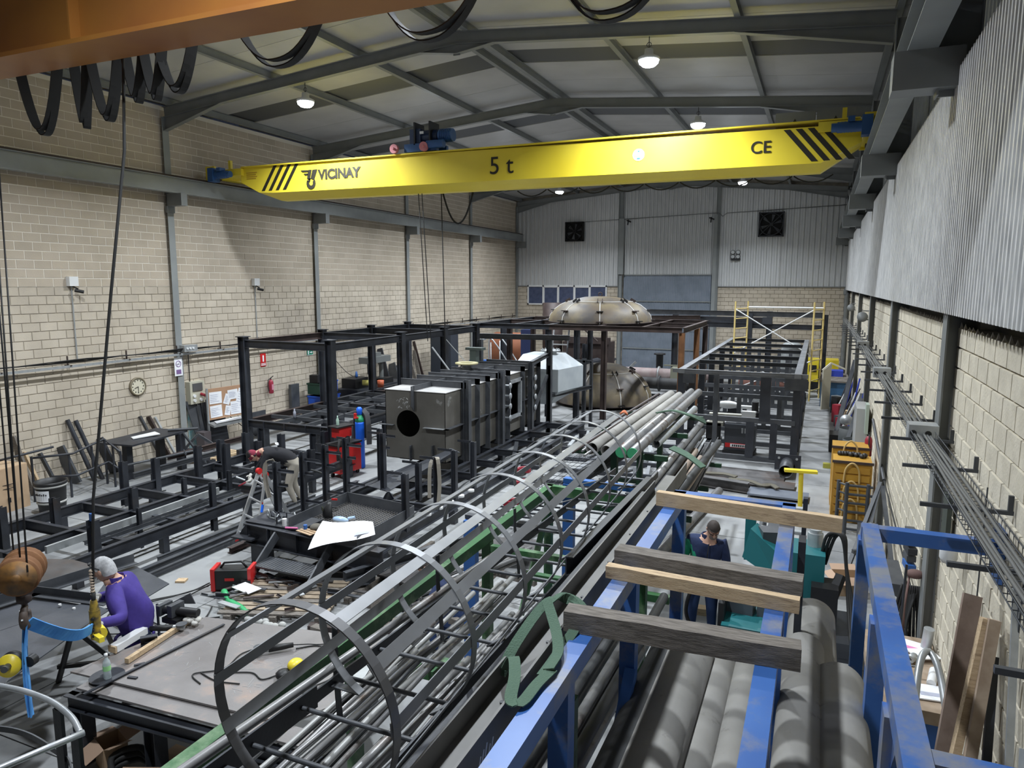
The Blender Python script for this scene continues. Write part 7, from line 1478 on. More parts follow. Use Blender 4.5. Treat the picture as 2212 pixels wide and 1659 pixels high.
jbox(8.05, 1); jbox(13.3, 2); jbox(19.3, 3)
b = MB()
for i in range(3):
    y = 3.9 + i*1.18; b.cyl((1.25, y, 3.17), (1.25, y, 2.2), .006, 5)
tag(b.build('hanging_rods', steel2), 'thin conduit rods dropping from the wire tray hooks', 'conduit')
for y, lb in ((22.5, 'nearer'), (31.0, 'farther')):
    b = MB(); b.lathe((1.12, y, 3.78), [(.0, 0), (.14, 0), (.14, .05), (.07, .05), (.07, .16), (.14, .16), (.14, .21), (0, .21)], 18, (0, 1, 0)); b.bar((1.1, y+.1, 3.95), (1.5, y+.1, 3.95), .03); b.bar((1.1, y+.1, 3.7), (1.5, y+.1, 3.7), .03); tag(b.build('hose_reel', paintd), lb + ' grey hose reel on the right wall above the wire tray', 'reel')
# end wall fittings
def fan(x, z, s, lab, m):
    t = thing('wall_fan', (x, YE-.1, z), lab, 'fan'); b = MB(); y = YE-.22; h = s/2
    for a_, c_ in (((-h, -h), (-h+.05, h)), ((h-.05, -h), (h, h)), ((-h, -h), (h, -h+.05)), ((-h, h-.05), (h, h))): b.box((x+a_[0], y-.12, z+a_[1]), (x+c_[0], y+.1, z+c_[1]))
    b.build('housing', m, t); b = MB(); b.box((x-h, y+.08, z-h), (x+h, y+.1, z+h)); b.build('back_plate', dark_m, t)
    b = MB(); b.lathe((x, y-.12, z), [(h*.86, 0), (h*.92, 0), (h*.92, .1), (h*.86, .1), (h*.86, 0)], 32, (0, 1, 0), cap=False); b.build('ring', m, t)
    b = MB(); b.cyl((x, y-.05, z), (x, y+.05, z), .09, 14); b.build('hub', blk, t)
    for i in range(6):
        a = i*PI/3 + .3; b = MB(); c, s_ = math.cos(a), math.sin(a); b.poly([(x+c*.08, y, z+s_*.08), (x+c*.8*h-s_*.09, y+.03, z+s_*.8*h+c*.09), (x+c*.8*h+s_*.07, y-.03, z+s_*.8*h-c*.07)], .01, (0, 1, 0)); b.build('blade', steel2, t)
    for i in range(2): b = MB(); a = PI/4+i*PI/2; b.bar((x-h*.95*math.cos(a)*1.3, y-.1, z-h*.95*math.sin(a)*1.3), (x+h*.95*math.cos(a)*1.3, y-.1, z+h*.95*math.sin(a)*1.3), .03); b.build('guard_bar', m, t)
fan(-12.65, 7.53, 1.05, 'black square wall fan at left on the end wall cladding', dark_m)
fan(-2.45, 7.62, 1.2, 'black framed round fan at right on the end wall cladding', steel)
t = thing('wall_lights', (-4.1, YE-.1, 6.13), 'cluster of four small round lights on the end wall cladding', 'light')
for dx in (-.12, .14):
    for dz in (-.06, .16): b = MB(); b.lathe((-4.1+dx, YE-.05, 6.13+dz), [(.06, 0), (.11, -.12), (.11, -.16), (.0, -.12)], 14, (0, 1, 0)); b.build('lamp_head', blk, t); b = MB(); b.cyl((-4.1+dx, YE-.225, 6.13+dz), (-4.1+dx, YE-.215, 6.13+dz), .09, 14); b.build('lens', galv, t)
b = MB(); b.box((-4.3, YE-.2, 5.88), (-3.85, YE-.05, 5.98)); b.build('bracket', blk, t)
b = MB(); b.tube([(-9.9, YE-.14, 8.12), (-5.0, YE-.14, 8.28), (-4.8, YE-.14, 8.1), (-4.6, YE-.14, 8.25), (1.2, YE-.14, 8.45)], .02, 5); b.tube([(-12.1, YE-.14, 8.05), (-9.9, YE-.14, 8.12)], .015, 5); tag(b.build('wall_cable', paintd), 'thin grey cable crossing the end wall cladding at fan height', 'cable')
for x, z in ((-9.65, 7.95), (-5.35, 7.95)): b = MB(); b.bar((x-.1, YE-.15, z+.1), (x+.15, YE-.3, z), .06); b.bar((x, YE-.2, z+.12), (x, YE-.35, z-.15), .05); tag(b.build('door_bracket', blk), ('left' if x < -8 else 'right') + ' small black bracket at the top corner above the door', 'bracket')
# ------------------------------------------------------------------ along the right wall floor, far to near
simple('blue_workbench', (.2, 29.8, 0), (1.15, 32.4, .95), mat('bench_blue', (.035, .10, .20), .5, 0, (.05, .14, .27), 3), 'blue workbench with clutter near the far right corner', 'bench')
simple('worktop_board', (.15, 29.7, .96), (1.2, 32.5, 1.02), woodg, 'worn wooden top of the blue bench', 'worktop')
b = MB(); b.poly([(.22, 29.0, .0), (.5, 29.3, .0), (.5, 29.3, 1.75), (.22, 29.0, 1.5)], .05, (.7, -.7, 0)); b.bar((.22, 29.0, 1.5), (.5, 29.3, 1.75), .05); b.bar((.5, 29.3, 1.75), (1.0, 29.2, 1.55), .05); tag(b.build('cream_board', mat('cream_board', (.50, .47, .38), .7)), 'tall narrow cream board standing before the blue bench', 'board')
simple('blue_cloth_box', (.4, 31.2, 1.02), (1.0, 31.8, 1.25), mat('royal_blue', (.03, .06, .45), .6), 'royal blue box on the worn wooden bench top', 'box')
rng = random.Random(77)
cols = (steel, steel2, galv, white, rustd, dred, bpy.data.materials['royal_blue'], woodp, blk)
for i in range(34):
    y = rng.uniform(20.6, 29); x = rng.uniform(.75, 1.15); s_ = rng.uniform(.05, .16); z = rng.uniform(0, .5)
    b = MB()
    if i % 3: b.box((x-s_, y-s_, 0), (x+s_*.7, y+s_, z+.12), rng.uniform(0, 1))
    else: b.cyl((x-.2, y, 0), (1.22, y+rng.uniform(-.5, .5), rng.uniform(.8, 1.9)), rng.uniform(.015, .035), 8)
    tag(b.build('wall_clutter', cols[i % 9]), 'small workshop odd and end heaped along the right wall', 'clutter', 'odds and ends along the right wall')
simple('grey_cabinet', (.95, 18.7, 0), (1.2, 19.9, 1.75), mat('pale_cabinet', (.38, .38, .37), .5), 'pale grey flat cabinet door leaning by the third column on the right', 'cabinet')
lean_r = lambda y, dy, L_, w_, m, lab: tag((lambda b: b.build('leaning_bar', m))(MB().bar((.62, y, .02), (1.2, y+dy, L_), w_)), lab, 'bar')
lean_r(23.2, 3.6, 2.1, .12, steel, 'long dark bar leaning across the clutter on the right wall')
lean_r(19.0, 2.5, 1.7, .1, steel2, 'grey bar leaning before the pale cabinet door')
b = MB(); b.ell((.85, 21.6, .95), (.17, .17, .15), 16, 10); tag(b.build('steel_ball_lid', galv), 'round shiny metal dome above the dark drums', 'dome')
for i, (x, y, h, lb) in enumerate(((.95, 20.9, .86, 'dark grey drum, farther of the pair beside the fire extinguisher'), (1.02, 19.7, .80, 'dark grey drum, nearer of the pair beside the fire extinguisher'))):
    b = MB(); b.lathe((x, y, 0), [(.30, 0), (.30, h), (.285, h), (.28, h-.3), (0, h-.3)], 28); tag(b.build('steel_drum', mat('drum_grey', (.055, .06, .06), .6)), lb, 'drum')
simple('black_crate', (.45, 21.6, 0), (.85, 22.3, .5), blk, 'black plastic crate left of the dark drums', 'crate')
simple('yellow_block', (.30, 19.6, 0), (.48, 19.75, .12), mat('dull_yellow', (.35, .33, .05), .6), 'small dull yellow block on the floor by the drums', 'block')
extinguisher(1.13, 16.9, 1.0, 'red fire extinguisher with white label on the right wall', -1)
b = MB(); b.box((1.13, 18.4, 1.2), (1.2, 18.8, 1.9)); tag(b.build('switch_box', mat('pale_green_box', (.34, .40, .34), .6)), 'pale green switch box at the third column on the right', 'box')
# yellow drawer cabinets
for k, (ya, zt, lb) in enumerate(((16.3, 1.28, 'farther yellow drawer cabinet with rope handle, its lid of clutter showing'), (15.2, 1.22, 'nearer yellow drawer cabinet behind the dark tube cage'))):
    t = thing('yellow_cabinet', (.8, ya, 0), lb, 'cabinet'); b = MB(); b.box((.42, ya-.02, 0), (1.12, ya+.7, zt)); b.build('carcass', yeld, t)
    n = 7
    for i in range(n):
        z = .05 + i*(zt-.1)/n; b = MB(); b.box((.46, ya-.045, z), (1.08, ya-.02, z+(zt-.1)/n-.035)); b.build('drawer', yeld, t)
    b = MB(); b.box((.40, ya-.05, zt-.02), (1.14, ya-.02, zt+.03)); b.build('top_edge', rustd, t)
    for j in range(3 if k else 1):
        z = zt - j*.36 - (.16 if k else 0); b = MB(); b.tube(smooth_path([(.62, ya-.07, z-.25), (.64, ya-.09, z+.02), (.72, ya-.1, z+.15), (.80, ya-.1, z+.15), (.88, ya-.09, z+.02), (.90, ya-.07, z-.25)], 5), .018, 7); b.build('rope_handle', mat('tan_rope', (.55, .38, .15), .8), t)
b = MB()
for i in range(10): b.ell((.55+.05*i, 15.75+rng.uniform(-.1, .1), 1.26), (.06, .08, .05), 7, 5)
tag(b.build('black_cloth_heap', blk), 'black gear heaped between the two yellow cabinets', 'gear')
cgd = thing('tube_cage', (.8, 14.7, 0), 'dark tubular guard frame standing in front of the yellow cabinet', 'frame')
for x in (.52, .66, 1.02): b = MB(); b.cyl((x, 14.75-(.15 if x < .6 else .3), 0), (x, 14.75-(.15 if x < .6 else .3), 1.0), .035, 10); b.build('upright', steel2, cgd)
for i in range(6): z = .1+i*.17; b = MB(); b.cyl((.64, 14.45, z), (1.1, 14.45, z), .025, 8); b.cyl((.52, 14.6, z), (.66, 14.45, z), .02, 8); b.build('bar', steel2, cgd)
ag = thing('a_frame', (.95, 13.2, 0), 'dark grey steel A shaped brace leaning on the right wall', 'frame')
for p, q in (((1.15, 13.7, 1.25), (.62, 12.3, .0)), ((1.15, 13.7, 1.25), (.85, 12.5, .1)), ((1.2, 13.7, 1.3), (1.15, 16.4, 1.9)), ((1.18, 13.6, 1.2), (1.2, 10.5, .3)), ((.72, 12.5, .35), (.9, 12.6, .35))): b = MB(); b.bar(p, q, .06, .06) if q[1] < 13 else b.cyl(p, q, .03, 8); b.build('member', steel2, ag)
b = MB(); b.cyl((1.2, 14.6, 1.35), (1.22, 8.4, .95), .012, 6); tag(b.build('wall_cable', rubber), 'black cable running down along the right wall to the near corner', 'cable')
simple('motor_block', (.82, 12.9, 0), (1.15, 13.5, .55), steel, 'dark machine block behind the A shaped brace', 'machine'); b = MB(); b.ell((.98, 13.1, .62), (.12, .14, .08)); tag(b.build('grey_lump', galv), 'crumpled grey foil on the dark machine block', 'foil')
obox(.62, 11.6, .19, .3, .3, 'open cardboard box on the floor by the blue frame', .12)
b = MB(); b.box((.92, 9.9, .3), (1.2, 10.8, .9)); b.box((.95, 9.6, 0), (1.2, 10.2, .35)); tag(b.build('grey_bench', steel2), 'grey machine part standing by the wall behind the blue frame post', 'machine')
for i in range(4): b = MB(); b.ell((1.0+.03*i, 9.3-.14*i, .85-.12*i), (.10, .14, .13)); tag(b.build('plastic_bag', mat('clear_grey_film', (.40, .41, .42), .25)), 'greyish clear plastic bag heaped by the right wall', 'bag', 'plastic bags by the right wall')
b = MB()
for i in range(9): b.tube(smooth_path([(1.0+.02*i, 8.5, 1.45), (.92+.035*i, 8.42, 1.0), (.95+.03*i, 8.3, .7), (1.05, 8.35, .85+.02*i), (1.05+.012*i, 8.5, 1.4)], 5), .014, 6)
tag(b.build('hanging_hoses', rubber), 'bunch of black hoses hanging before the nearest right column', 'hose')
b = MB(); b.ell((1.1, 8.4, 1.62), (.09, .07, .05)); b.tube([(1.05, 8.4, 1.6), (1.0, 8.2, 1.3), (1.02, 8.3, .9)], .012, 6); tag(b.build('brown_glove', mat('brown_leather', (.14, .08, .07), .8)), 'brown glove hung on a hook before the nearest right column', 'glove')
for i in range(5): b = MB(); b.box((1.1, 9.2+.04*(i % 2), 1.35+i*.1), (1.2, 9.45, 1.42+i*.1), .1); tag(b.build('tool_holder', (bluec, steel2, steel, galv, steel2)[i]), ('lowest', 'second', 'middle', 'fourth', 'top')[i] + ' small tool holder on the wall beside the nearest column', 'holder')
b = MB(); b.cyl((1.12, 8.0, .0), (1.2, 7.9, 1.25), .05, 14); tag(b.build('leaning_tube', galv), 'short galvanised gutter piece leaning in the column corner', 'tube')
# desk
dk = thing('wall_desk', (1.0, 7.2, 0), 'blue cabinet with worn wooden top under papers by the right wall', 'desk')
b = MB(); b.box((.66, 6.75, 0), (1.25, 8.1, .90)); b.build('cabinet', bluec, dk); b = MB(); b.box((.62, 6.7, .90), (1.26, 8.15, 1.02)); b.build('wood_top', mat('worn_top', (.30, .22, .15), .8, 0, (.40, .31, .23), 7), dk)
for i, (x, y, w_, d_, z, a, m, lb) in enumerate(((.95, 6.88, .36, .26, 1.03, .12, paper, 'open notebook at the near edge of the desk'), (.9, 7.75, .3, .26, 1.03, -.3, paper, 'sheet with pink marks at the far side of the desk'), (1.02, 7.6, .24, .2, 1.06, .4, paper, 'crumpled white sheets stacked by the wall on the desk'), (.72, 7.25, .18, .2, 1.025, .6, mat('slate_sheet', (.22, .25, .36), .6), 'slate coloured sheet lying on the wooden desk top'))):
    b = MB(); b.box((x, y, z), (x+w_, y+d_, z+.012), a); o = tag(b.build('paper_sheet', m), lb, 'paper')
    if i < 2: b = MB(); b.box((x+.08, y+.06, z+.012), (x+.08+w_*.5, y+.12, z+.014), a); b.build('printed_mark', mat('pink_print', (.75, .25, .5), .6) if i else inkp, o)
b = MB(); b.cyl((1.14, 7.15, 1.05), (1.19, 7.38, 1.07), .04, 14); tag(b.build('spray_tin', white), 'white and blue spray tin lying on the desk', 'tin'); b = MB(); b.pipe((1.0, 7.52, 1.07), (1.05, 7.6, 1.07), .04, .02, 14); tag(b.build('pipe_fitting', galv), 'small ring shaped pipe fitting under the crumpled sheets', 'fitting')
b = MB(); b.tube(smooth_path([(.75+.05*i, 7.5+.03*math.sin(i*2), 1.03) for i in range(8)], 3), .008, 5); tag(b.build('thin_chain', galv), 'thin chain lying on the wooden desk top', 'chain')
b = MB(); b.cyl((.85, 7.2, .9), (.9, 7.45, 2.05), .012, 8); tag(b.build('thin_rod', steel), 'thin upright rod before the desk', 'rod')
# timbers and tubes leaning near the camera
def lt(p, q, w_, h_, m, lab, nm='leaning_timber'): b = MB(); b.bar(p, q, w_, h_, (0, 1, 0)); return tag(b.build(nm, m), lab, 'timber')
lt((.88, 5.2, .6), (1.16, 5.95, 2.42), .12, .05, mat('brown_board', (.20, .14, .11), .85, 0, (.28, .21, .17), 7), 'tall brown board, rearmost of the leaning timbers')
lt((.86, 5.0, .6), (1.16, 5.5, 2.44), .05, .09, wood, 'pale split timber, left of the two light leaning ones')
lt((.96, 4.9, .6), (1.20, 5.45, 2.46), .07, .06, mat('split_wood', (.34, .25, .18), .85, 0, (.46, .36, .27), 8), 'brownish split timber, right of the light leaning ones')
lt((1.12, 4.8, .6), (1.22, 5.45, 2.2), .05, .04, steel, 'dark steel bar leaning right of the timbers', 'leaning_bar')
lt((1.2, 4.6, 1.0), (1.24, 5.2, 2.9), .04, .03, galv, 'grey conduit strip standing on the wall right of the timbers', 'leaning_bar')
b = MB(); b.tube(smooth_path([(.78, 5.4, .3), (.86, 6.0, 1.3), (.92, 6.35, 1.62), (1.0, 6.5, 1.66), (1.06, 6.35, 1.58), (1.1, 6.0, 1.3)], 5), .028, 10); b.cyl((.80, 5.6, .9), (.74, 5.5, .75), .02, 8); tag(b.build('bent_tube', galv), 'bent galvanised tube handle beside the desk', 'tube')
b = MB(); b.cyl((1.0, 3.5, 1.2), (1.1, 4.1, 2.35), .035, 12); b.cyl((1.1, 4.1, 2.15), (1.22, 3.7, 1.7), .03, 12); tag(b.build('tube_props', galv), 'pair of galvanised tubes crossing at the lower right edge', 'tube')
b = MB(); b.cyl((1.25, 4.35, 2.95), (1.2, 4.33, 2.95), .02, 8); tag(b.build('wall_plug', blk), 'small black plug in the block wall at the right edge', 'plug')
b = MB(); b.lathe((1.15, 6.95, 2.30), [(.05, 0), (.07, .04), (.07, .2), (.05, .24)], 18); tag(b.build('white_canister', white), 'white round canister on the wall under the blue beam', 'canister')
b = MB(); b.box((1.2, 7.5, 2.15), (1.24, 7.75, 2.75)); tag(b.build('dark_wall_plate', mat('olive_plate', (.05, .06, .05), .7)), 'dark olive plate on the wall by the blue beam', 'plate')
# ------------------------------------------------------------------ teal band saw by the bearded worker
ts = thing('teal_saw', (-.3, 10, 0), 'large teal horizontal band saw with roller table behind the planks', 'machine')
b = MB(); b.box((-.9, 8.6, 0), (-.2, 9.3, .55)); b.build('saw_base', teal, ts)
b = MB(); b.box((-.35, 9.7, .6), (.25, 10.3, 1.2)); b.build('saw_head', teal, ts); b = MB(); b.box((-.85, 10.9, .55), (-.7, 11.0, 1.25)); b.poly([(-.85, 10.6, .7), (-.3, 10.3, .5), (-.3, 10.3, .9), (-.75, 10.6, 1.15)], .35, (.2, .9, 0)); b.build('blade_cover', teal, ts)
b = MB(); b.box((-.62, 10.55, .62), (-.3, 10.85, 1.15), .3); b.build('guard_mesh', steel2, ts)
b = MB(); b.box((-1.15, 9.2, .78), (-.3, 9.38, .90), -.08); b.cyl((-1.35, 9.28, .84), (-1.15, 9.28, .84), .03, 10); b.cyl((-1.28, 9.28, .84), (-1.24, 9.28, .84), .09, 16); b.build('vise_arm', galv, ts)
b = MB(); b.box((-.95, 9.0, .5), (-.55, 9.25, .8), -.1); b.box((-.5, 9.0, .5), (-.2, 9.3, .7), -.1); b.build('vise_table', mat('mask_grey2', (.10, .105, .12), .4), ts)
b = MB(); b.box((-.95, 8.7, .45), (-.88, 9.2, .78)); b.build('hanging_shield', blk, ts)
b = MB(); b.cyl((.12, 10.1, 1.2), (.12, 10.1, 1.38), .10, 16); b.cyl((.12, 10.1, 1.38), (.12, 10.1, 1.43), .08, 16); b.build('motor', galv, ts)
for i in range(4): b = MB(); b.cyl((-.7, 12.3+i*.45, .62), (-.05, 12.3+i*.45, .62), .045, 12); b.build('roller', galv, ts)
for x in (-.72, -.03): b = MB(); b.bar((x, 11.6, .6), (x, 13.9, .6), .05, .1); b.build('roller_rail', steel2, ts); b = MB(); b.bar((x, 13.7, 0), (x, 13.7, .6), .06); b.build('roller_leg', steel2, ts)
b = MB(); b.box((-.55, 11.3, .7), (-.2, 11.7, 1.0)); b.build('roller_box', steel2, ts)
for k in range(3): b = MB(); b.tube(smooth_path([(.2+.03*k, 10.0, 1.0), (.25+.05*k, 9.8, 1.45), (.42+.02*k, 9.7, 1.5), (.5, 9.7, 1.1), (.55+.03*k, 9.5, .6), (.6, 9.0, .3), (.75, 8.2, .1)], 6), .022, 7); b.build('hydraulic_hose', rubber, ts)
b = MB(); b.tube(smooth_path([(-1.05, 9.1, .9), (-1.3, 9.0, .8), (-1.38, 8.95, .5), (-1.3, 8.9, .3)], 6), .025, 8); b.build('hydraulic_hose', rubber, ts)
b = MB(); b.box((.1, 9.5, .3), (.42, 9.9, .85)); b.bar((.2, 9.4, .2), (.45, 9.8, .95), .1); b.build('hydraulic_unit', blk, ts)
b = MB(); b.box((-.05, 9.3, 0), (.65, 10.3, .25)); b.build('coolant_tray', mat('wet_dark_steel', (.05, .055, .065), .15, .3), ts)
simple('timber_offcut', (-1.55, 9.9, .0), (-1.2, 10.05, .1), wood, 'short timber offcut on the floor left of the teal saw', 'timber', .1)
# ------------------------------------------------------------------ people
def make_person(name, label, J, mats, zones, loc, head_dir, head_up=(0, 0, 1), hair=None, hairm=None, rad=None, extra=None, hands=(), skin_i=0, head_r=1.0, beard=None, ears=True):
    """one continuous skinned body from joints J (world coords); zones map bones to material slots"""
    t = thing(name, loc, label, 'person')
    names = list(J); P = [V(J[n]) for n in names]; E = [(names.index(a), names.index(b)) for a, b in zones]
    me = bpy.data.meshes.new('sk'); me.from_pydata([tuple(p) for p in P], E, []); o = bpy.data.objects.new('sk', me); C.objects.link(o)
    o.modifiers.new('skin', 'SKIN'); R0 = dict(pelvis=.165, waist=.16, chest=.175, neck_base=.11, neck=.062, head=.07, sho_l=.085, sho_r=.085, elb_l=.058, elb_r=.058, wri_l=.036, wri_r=.036, hand_l=.034, hand_r=.034, hip_l=.115, hip_r=.115, kne_l=.075, kne_r=.075, ank_l=.05, ank_r=.05, toe_l=.045, toe_r=.045)
    R0.update(rad or {})
    for i, n in enumerate(names):
        v = me.skin_vertices[0].data[i]; r = R0.get(n, .06); v.radius = (r, r); v.use_root = (n == 'pelvis')
    s = o.modifiers.new('sub', 'SUBSURF'); s.levels = 2; s.render_levels = 2
    m2 = bpy.data.meshes.new_from_object(o.evaluated_get(bpy.context.evaluated_depsgraph_get())); bpy.data.objects.remove(o)
    for m in mats: m2.materials.append(m)
    segs = [(P[a], P[b], zones[k]) for (a, b), k in zip(E, zones)]
    for p in m2.polygons:
        c = p.center; best = 1e9; bi = 0
        for a, b, z in segs:
            d = b - a; tt = max(0, min(1, (c-a).dot(d)/max(d.length_squared, 1e-9))); q = (c - a - d*tt).length
            if q < best: best = q; bi = z
        p.material_index = bi; p.use_smooth = True
    # head and hands joined into the same mesh
    H = MB(); H.sm = True; h = V(J['head']); f = V(head_dir).normalized(); u = V(head_up); u = (u - f*u.dot(f)).normalized(); sd = f.cross(u); hr = head_r
    R = Matrix((sd, f, u)).transposed(); H.cur = skin_i
    n, mm = 20, 16; vs = []
    for i in range(mm+1):
        th = PI*i/mm
        for k in range(n):
            ph = 2*PI*k/n; x, y, z = math.sin(th)*math.cos(ph), math.sin(th)*math.sin(ph), math.cos(th)
            px = .076*x; py = .096*y; pz = .118*z
            if z < -.1: px *= 1 - .28*(-z-.1); py = py*(1-.1*(-z)) + (.012 if y > 0 else -.0)*(-z)
            if y > .6: py -= .012*(y-.6)*2.5
            if y > .75 and -.05 < z < .25: pz += 0; py -= .008*(1-abs(x)*2)
            vs.append(h + R @ V((px, py, pz))*hr)
    H.add(vs, [(i*n+k, (i+1)*n+k, (i+1)*n+(k+1) % n, i*n+(k+1) % n) for i in range(mm) for k in range(n)], True)
    hp = lambda x, y, z: h + R @ V((x, y, z))*hr
    H.tube([hp(0, .078, .028), hp(0, .098, .0), hp(0, .112, -.022), hp(0, .088, -.034)], .012, 8, rs=[.007*hr, .010*hr, .016*hr, .010*hr])
    for s_ in (-1, 1):
        H.ell(hp(s_*.018, .094, -.026), (.010*hr, .010*hr, .009*hr), 8, 6)
        H.tube([hp(s_*.014, .088, .030), hp(s_*.035, .083, .034), hp(s_*.052, .068, .026)], .007*hr, 6)
        if ears: H.ell(hp(s_*.078, -.005, -.005), (.010*hr, .020*hr, .030*hr), 10, 8, R)
    H.tube([h - u*.09*hr, h - u*.14*hr], .05*hr, 10)
    H.cur = len(mats)  # eyes
    for s_ in (-1, 1): H.ell(hp(s_*.031, .080, .014), (.010*hr, .007*hr, .006*hr), 8, 6, R)
    H.cur = len(mats)+1; H.tube([hp(-.024, .082, -.058), hp(0, .094, -.056), hp(.024, .082, -.058)], .005*hr, 6)
    for hd in hands:
        w_, dr, nm, curl, mi, side = hd; H.cur = mi; w_ = V(w_); dr = V(dr).normalized(); nm = V(nm); nm = (nm - dr*nm.dot(dr)).normalized(); ac = dr.cross(nm)*side
        H.tube([w_ - dr*.02, w_ + dr*.03, w_ + dr*.07, w_ + dr*.095], .04, 10, rs=[.030, .040, .044, .036])
        for q, (off, L_) in enumerate(((-.030, .070), (-.010, .082), (.011, .076), (.031, .060))):
            p0 = w_ + dr*.075 + ac*off; pts = [p0]; a = 0; d_ = dr.copy()
            for seg in range(3):
                a += curl*(.6 + .25*seg); d2 = dr*math.cos(a) + nm*math.sin(a); pts.append(pts[-1] + d2*L_*(.42, .32, .26)[seg])
            H.tube(pts, .01, 8, rs=[.0115, .011, .010, .008])
        p0 = w_ + dr*.02 - ac*.035; H.tube([p0, p0 - ac*.03 + dr*.02 + nm*.01, p0 - ac*.035 + dr*.05 + nm*.035, p0 - ac*.02 + dr*.065 + nm*.055], .012, 8, rs=[.016, .014, .012, .009])
    m2.materials.append(mat('eye_dark', (.03, .03, .03), .3)); m2.materials.append(mat('lips', (.38, .16, .13), .6))
    hm_ = H.mesh('h', []); bm = bmesh.new(); bm.from_mesh(m2)
    off = len(bm.verts); bm.from_mesh(hm_); bm.faces.ensure_lookup_table()
    n2 = len(m2.polygons)
    for i, f_ in enumerate(bm.faces):
        if i >= n2: f_.material_index = H.mi[i-n2] if i-n2 < len(H.mi) else skin_i; f_.smooth = True
    bm.to_mesh(m2); bm.free(); bpy.data.meshes.remove(hm_)
    m2.name = 'body'; ob = bpy.data.objects.new('body', m2); C.objects.link(ob); ob.parent = t; ob.matrix_parent_inverse = Matrix.Translation(-V(loc))
    if hair:
        Hh = MB(); vs = []; n, mm = 22, 12
        for i in range(mm+1):
            th = PI*.62*i/mm
            for k in range(n):
                ph = 2*PI*k/n; x, y, z = math.sin(th)*math.cos(ph), math.sin(th)*math.sin(ph), math.cos(th)
                g = 1.07 + .02*math.sin(k*3.1+i*2)
                lo = hair if y > .3 else (.12 if y > -.12 else -1)   # hairline: brow, temple, nape
                r_ = .93 if z < lo else 1; z = max(z, lo)
                if y < -.2 and z < .2: z = z - .15*(-y)
                vs.append(h + R @ V((.079*x*g*r_, .098*y*g*r_, .120*z*g))*hr)
        Hh.add(vs, [(i*n+k, (i+1)*n+k, (i+1)*n+(k+1) % n, i*n+(k+1) % n) for i in range(mm) for k in range(n)], True); Hh.build('hair', hairm, t)
    if beard:
        B = MB(); B.ell(hp(0, .062, -.085), (.055*hr, .042*hr, .05*hr), 14, 10, R); B.ell(hp(0, .055, -.13), (.035*hr, .028*hr, .045*hr), 12, 8, R); B.build('beard', beard, t)
    if extra: extra(t, h, R, hp, P, names, J)
    return t
Z_ARM = lambda a, b, c: {('chest', 'sho_l'): a, ('sho_l', 'elb_l'): a, ('elb_l', 'wri_l'): b, ('chest', 'sho_r'): a, ('sho_r', 'elb_r'): a, ('elb_r', 'wri_r'): b}
def zones(torso, sleeve, fore, trousers, shoe, skin):
    d = {('pelvis', 'waist'): torso, ('waist', 'chest'): torso, ('chest', 'neck_base'): torso, ('neck_base', 'neck'): skin, ('neck', 'head'): skin}
    d.update(Z_ARM(sleeve, fore, fore))
    for s in 'lr': d[('pelvis', 'hip_'+s)] = trousers; d[('hip_'+s, 'kne_'+s)] = trousers; d[('kne_'+s, 'ank_'+s)] = trousers; d[('ank_'+s, 'toe_'+s)] = shoe
    return d
# --- man in the purple jacket: stands between plates and table, faces left, holds the pendant
def ex_p(t, h, R, hp, P, names, J):
    b = MB(); b.tube([hp(-.085, -.02, .03), hp(-.075, .06, .085), hp(0, .085, .105), hp(.075, .06, .085), hp(.085, -.02, .03)], .005, 6); b.ell(hp(-.035, .085, .098), (.03, .012, .02), 10, 6, R); b.ell(hp(.035, .085, .098), (.03, .012, .02), 10, 6, R); b.build('spectacles', blk, t)
    b = MB(); nb_ = V(J['neck_base']); f = V((-.75, -.25, 0)).normalized(); s = f.cross(V((0, 0, 1)))
    b.ribbon([nb_ + V((0, 0, .055)) + f*(.085*math.cos(a)) + s*(.09*math.sin(a)) for a in [math.radians(-165+i*30) for i in range(12)]], .06, .012, (0, 0, 1)); b.build('collar', purple, t)
    b = MB(); b.tube([P[names.index('waist')] + V((0, 0, -.30)) + V((.20*math.cos(a), .19*math.sin(a), 0)) for a in [i*PI/10 for i in range(21)]], .018, 8); b.build('jacket_hem', purple, t)
    for s_ in 'lr': b = MB(); wj = V(J['wri_'+s_]); e = V(J['elb_'+s_]); d = (wj-e).normalized(); b.cyl(wj - d*.06, wj - d*.01, .048, 14, .046); b.build('cuff', purple, t)
Jp = dict(pelvis=(-6.80, 5.30, .95), waist=(-6.82, 5.26, 1.10), chest=(-6.86, 5.20, 1.33), neck_base=(-6.91, 5.16, 1.46), neck=(-6.95, 5.14, 1.53), head=(-6.98, 5.08, 1.63),
          sho_l=(-6.78, 5.02, 1.42), elb_l=(-6.46, 4.86, 1.26), wri_l=(-6.50, 4.62, 1.31),
          sho_r=(-7.02, 5.36, 1.40), elb_r=(-7.22, 5.30, 1.20), wri_r=(-7.1, 5.02, 1.30),
          hip_l=(-6.74, 5.22, .90), hip_r=(-6.86, 5.40, .90), kne_l=(-6.80, 5.20, .50), kne_r=(-6.95, 5.42, .50), ank_l=(-6.80, 5.22, .08), ank_r=(-6.94, 5.44, .08), toe_l=(-6.98, 5.16, .05), toe_r=(-7.12, 5.38, .05))
Jp = {k: (p[0]-.05, p[1]-.02, p[2]-(.04 if p[2] > .7 else 0)) for k, p in Jp.items()}
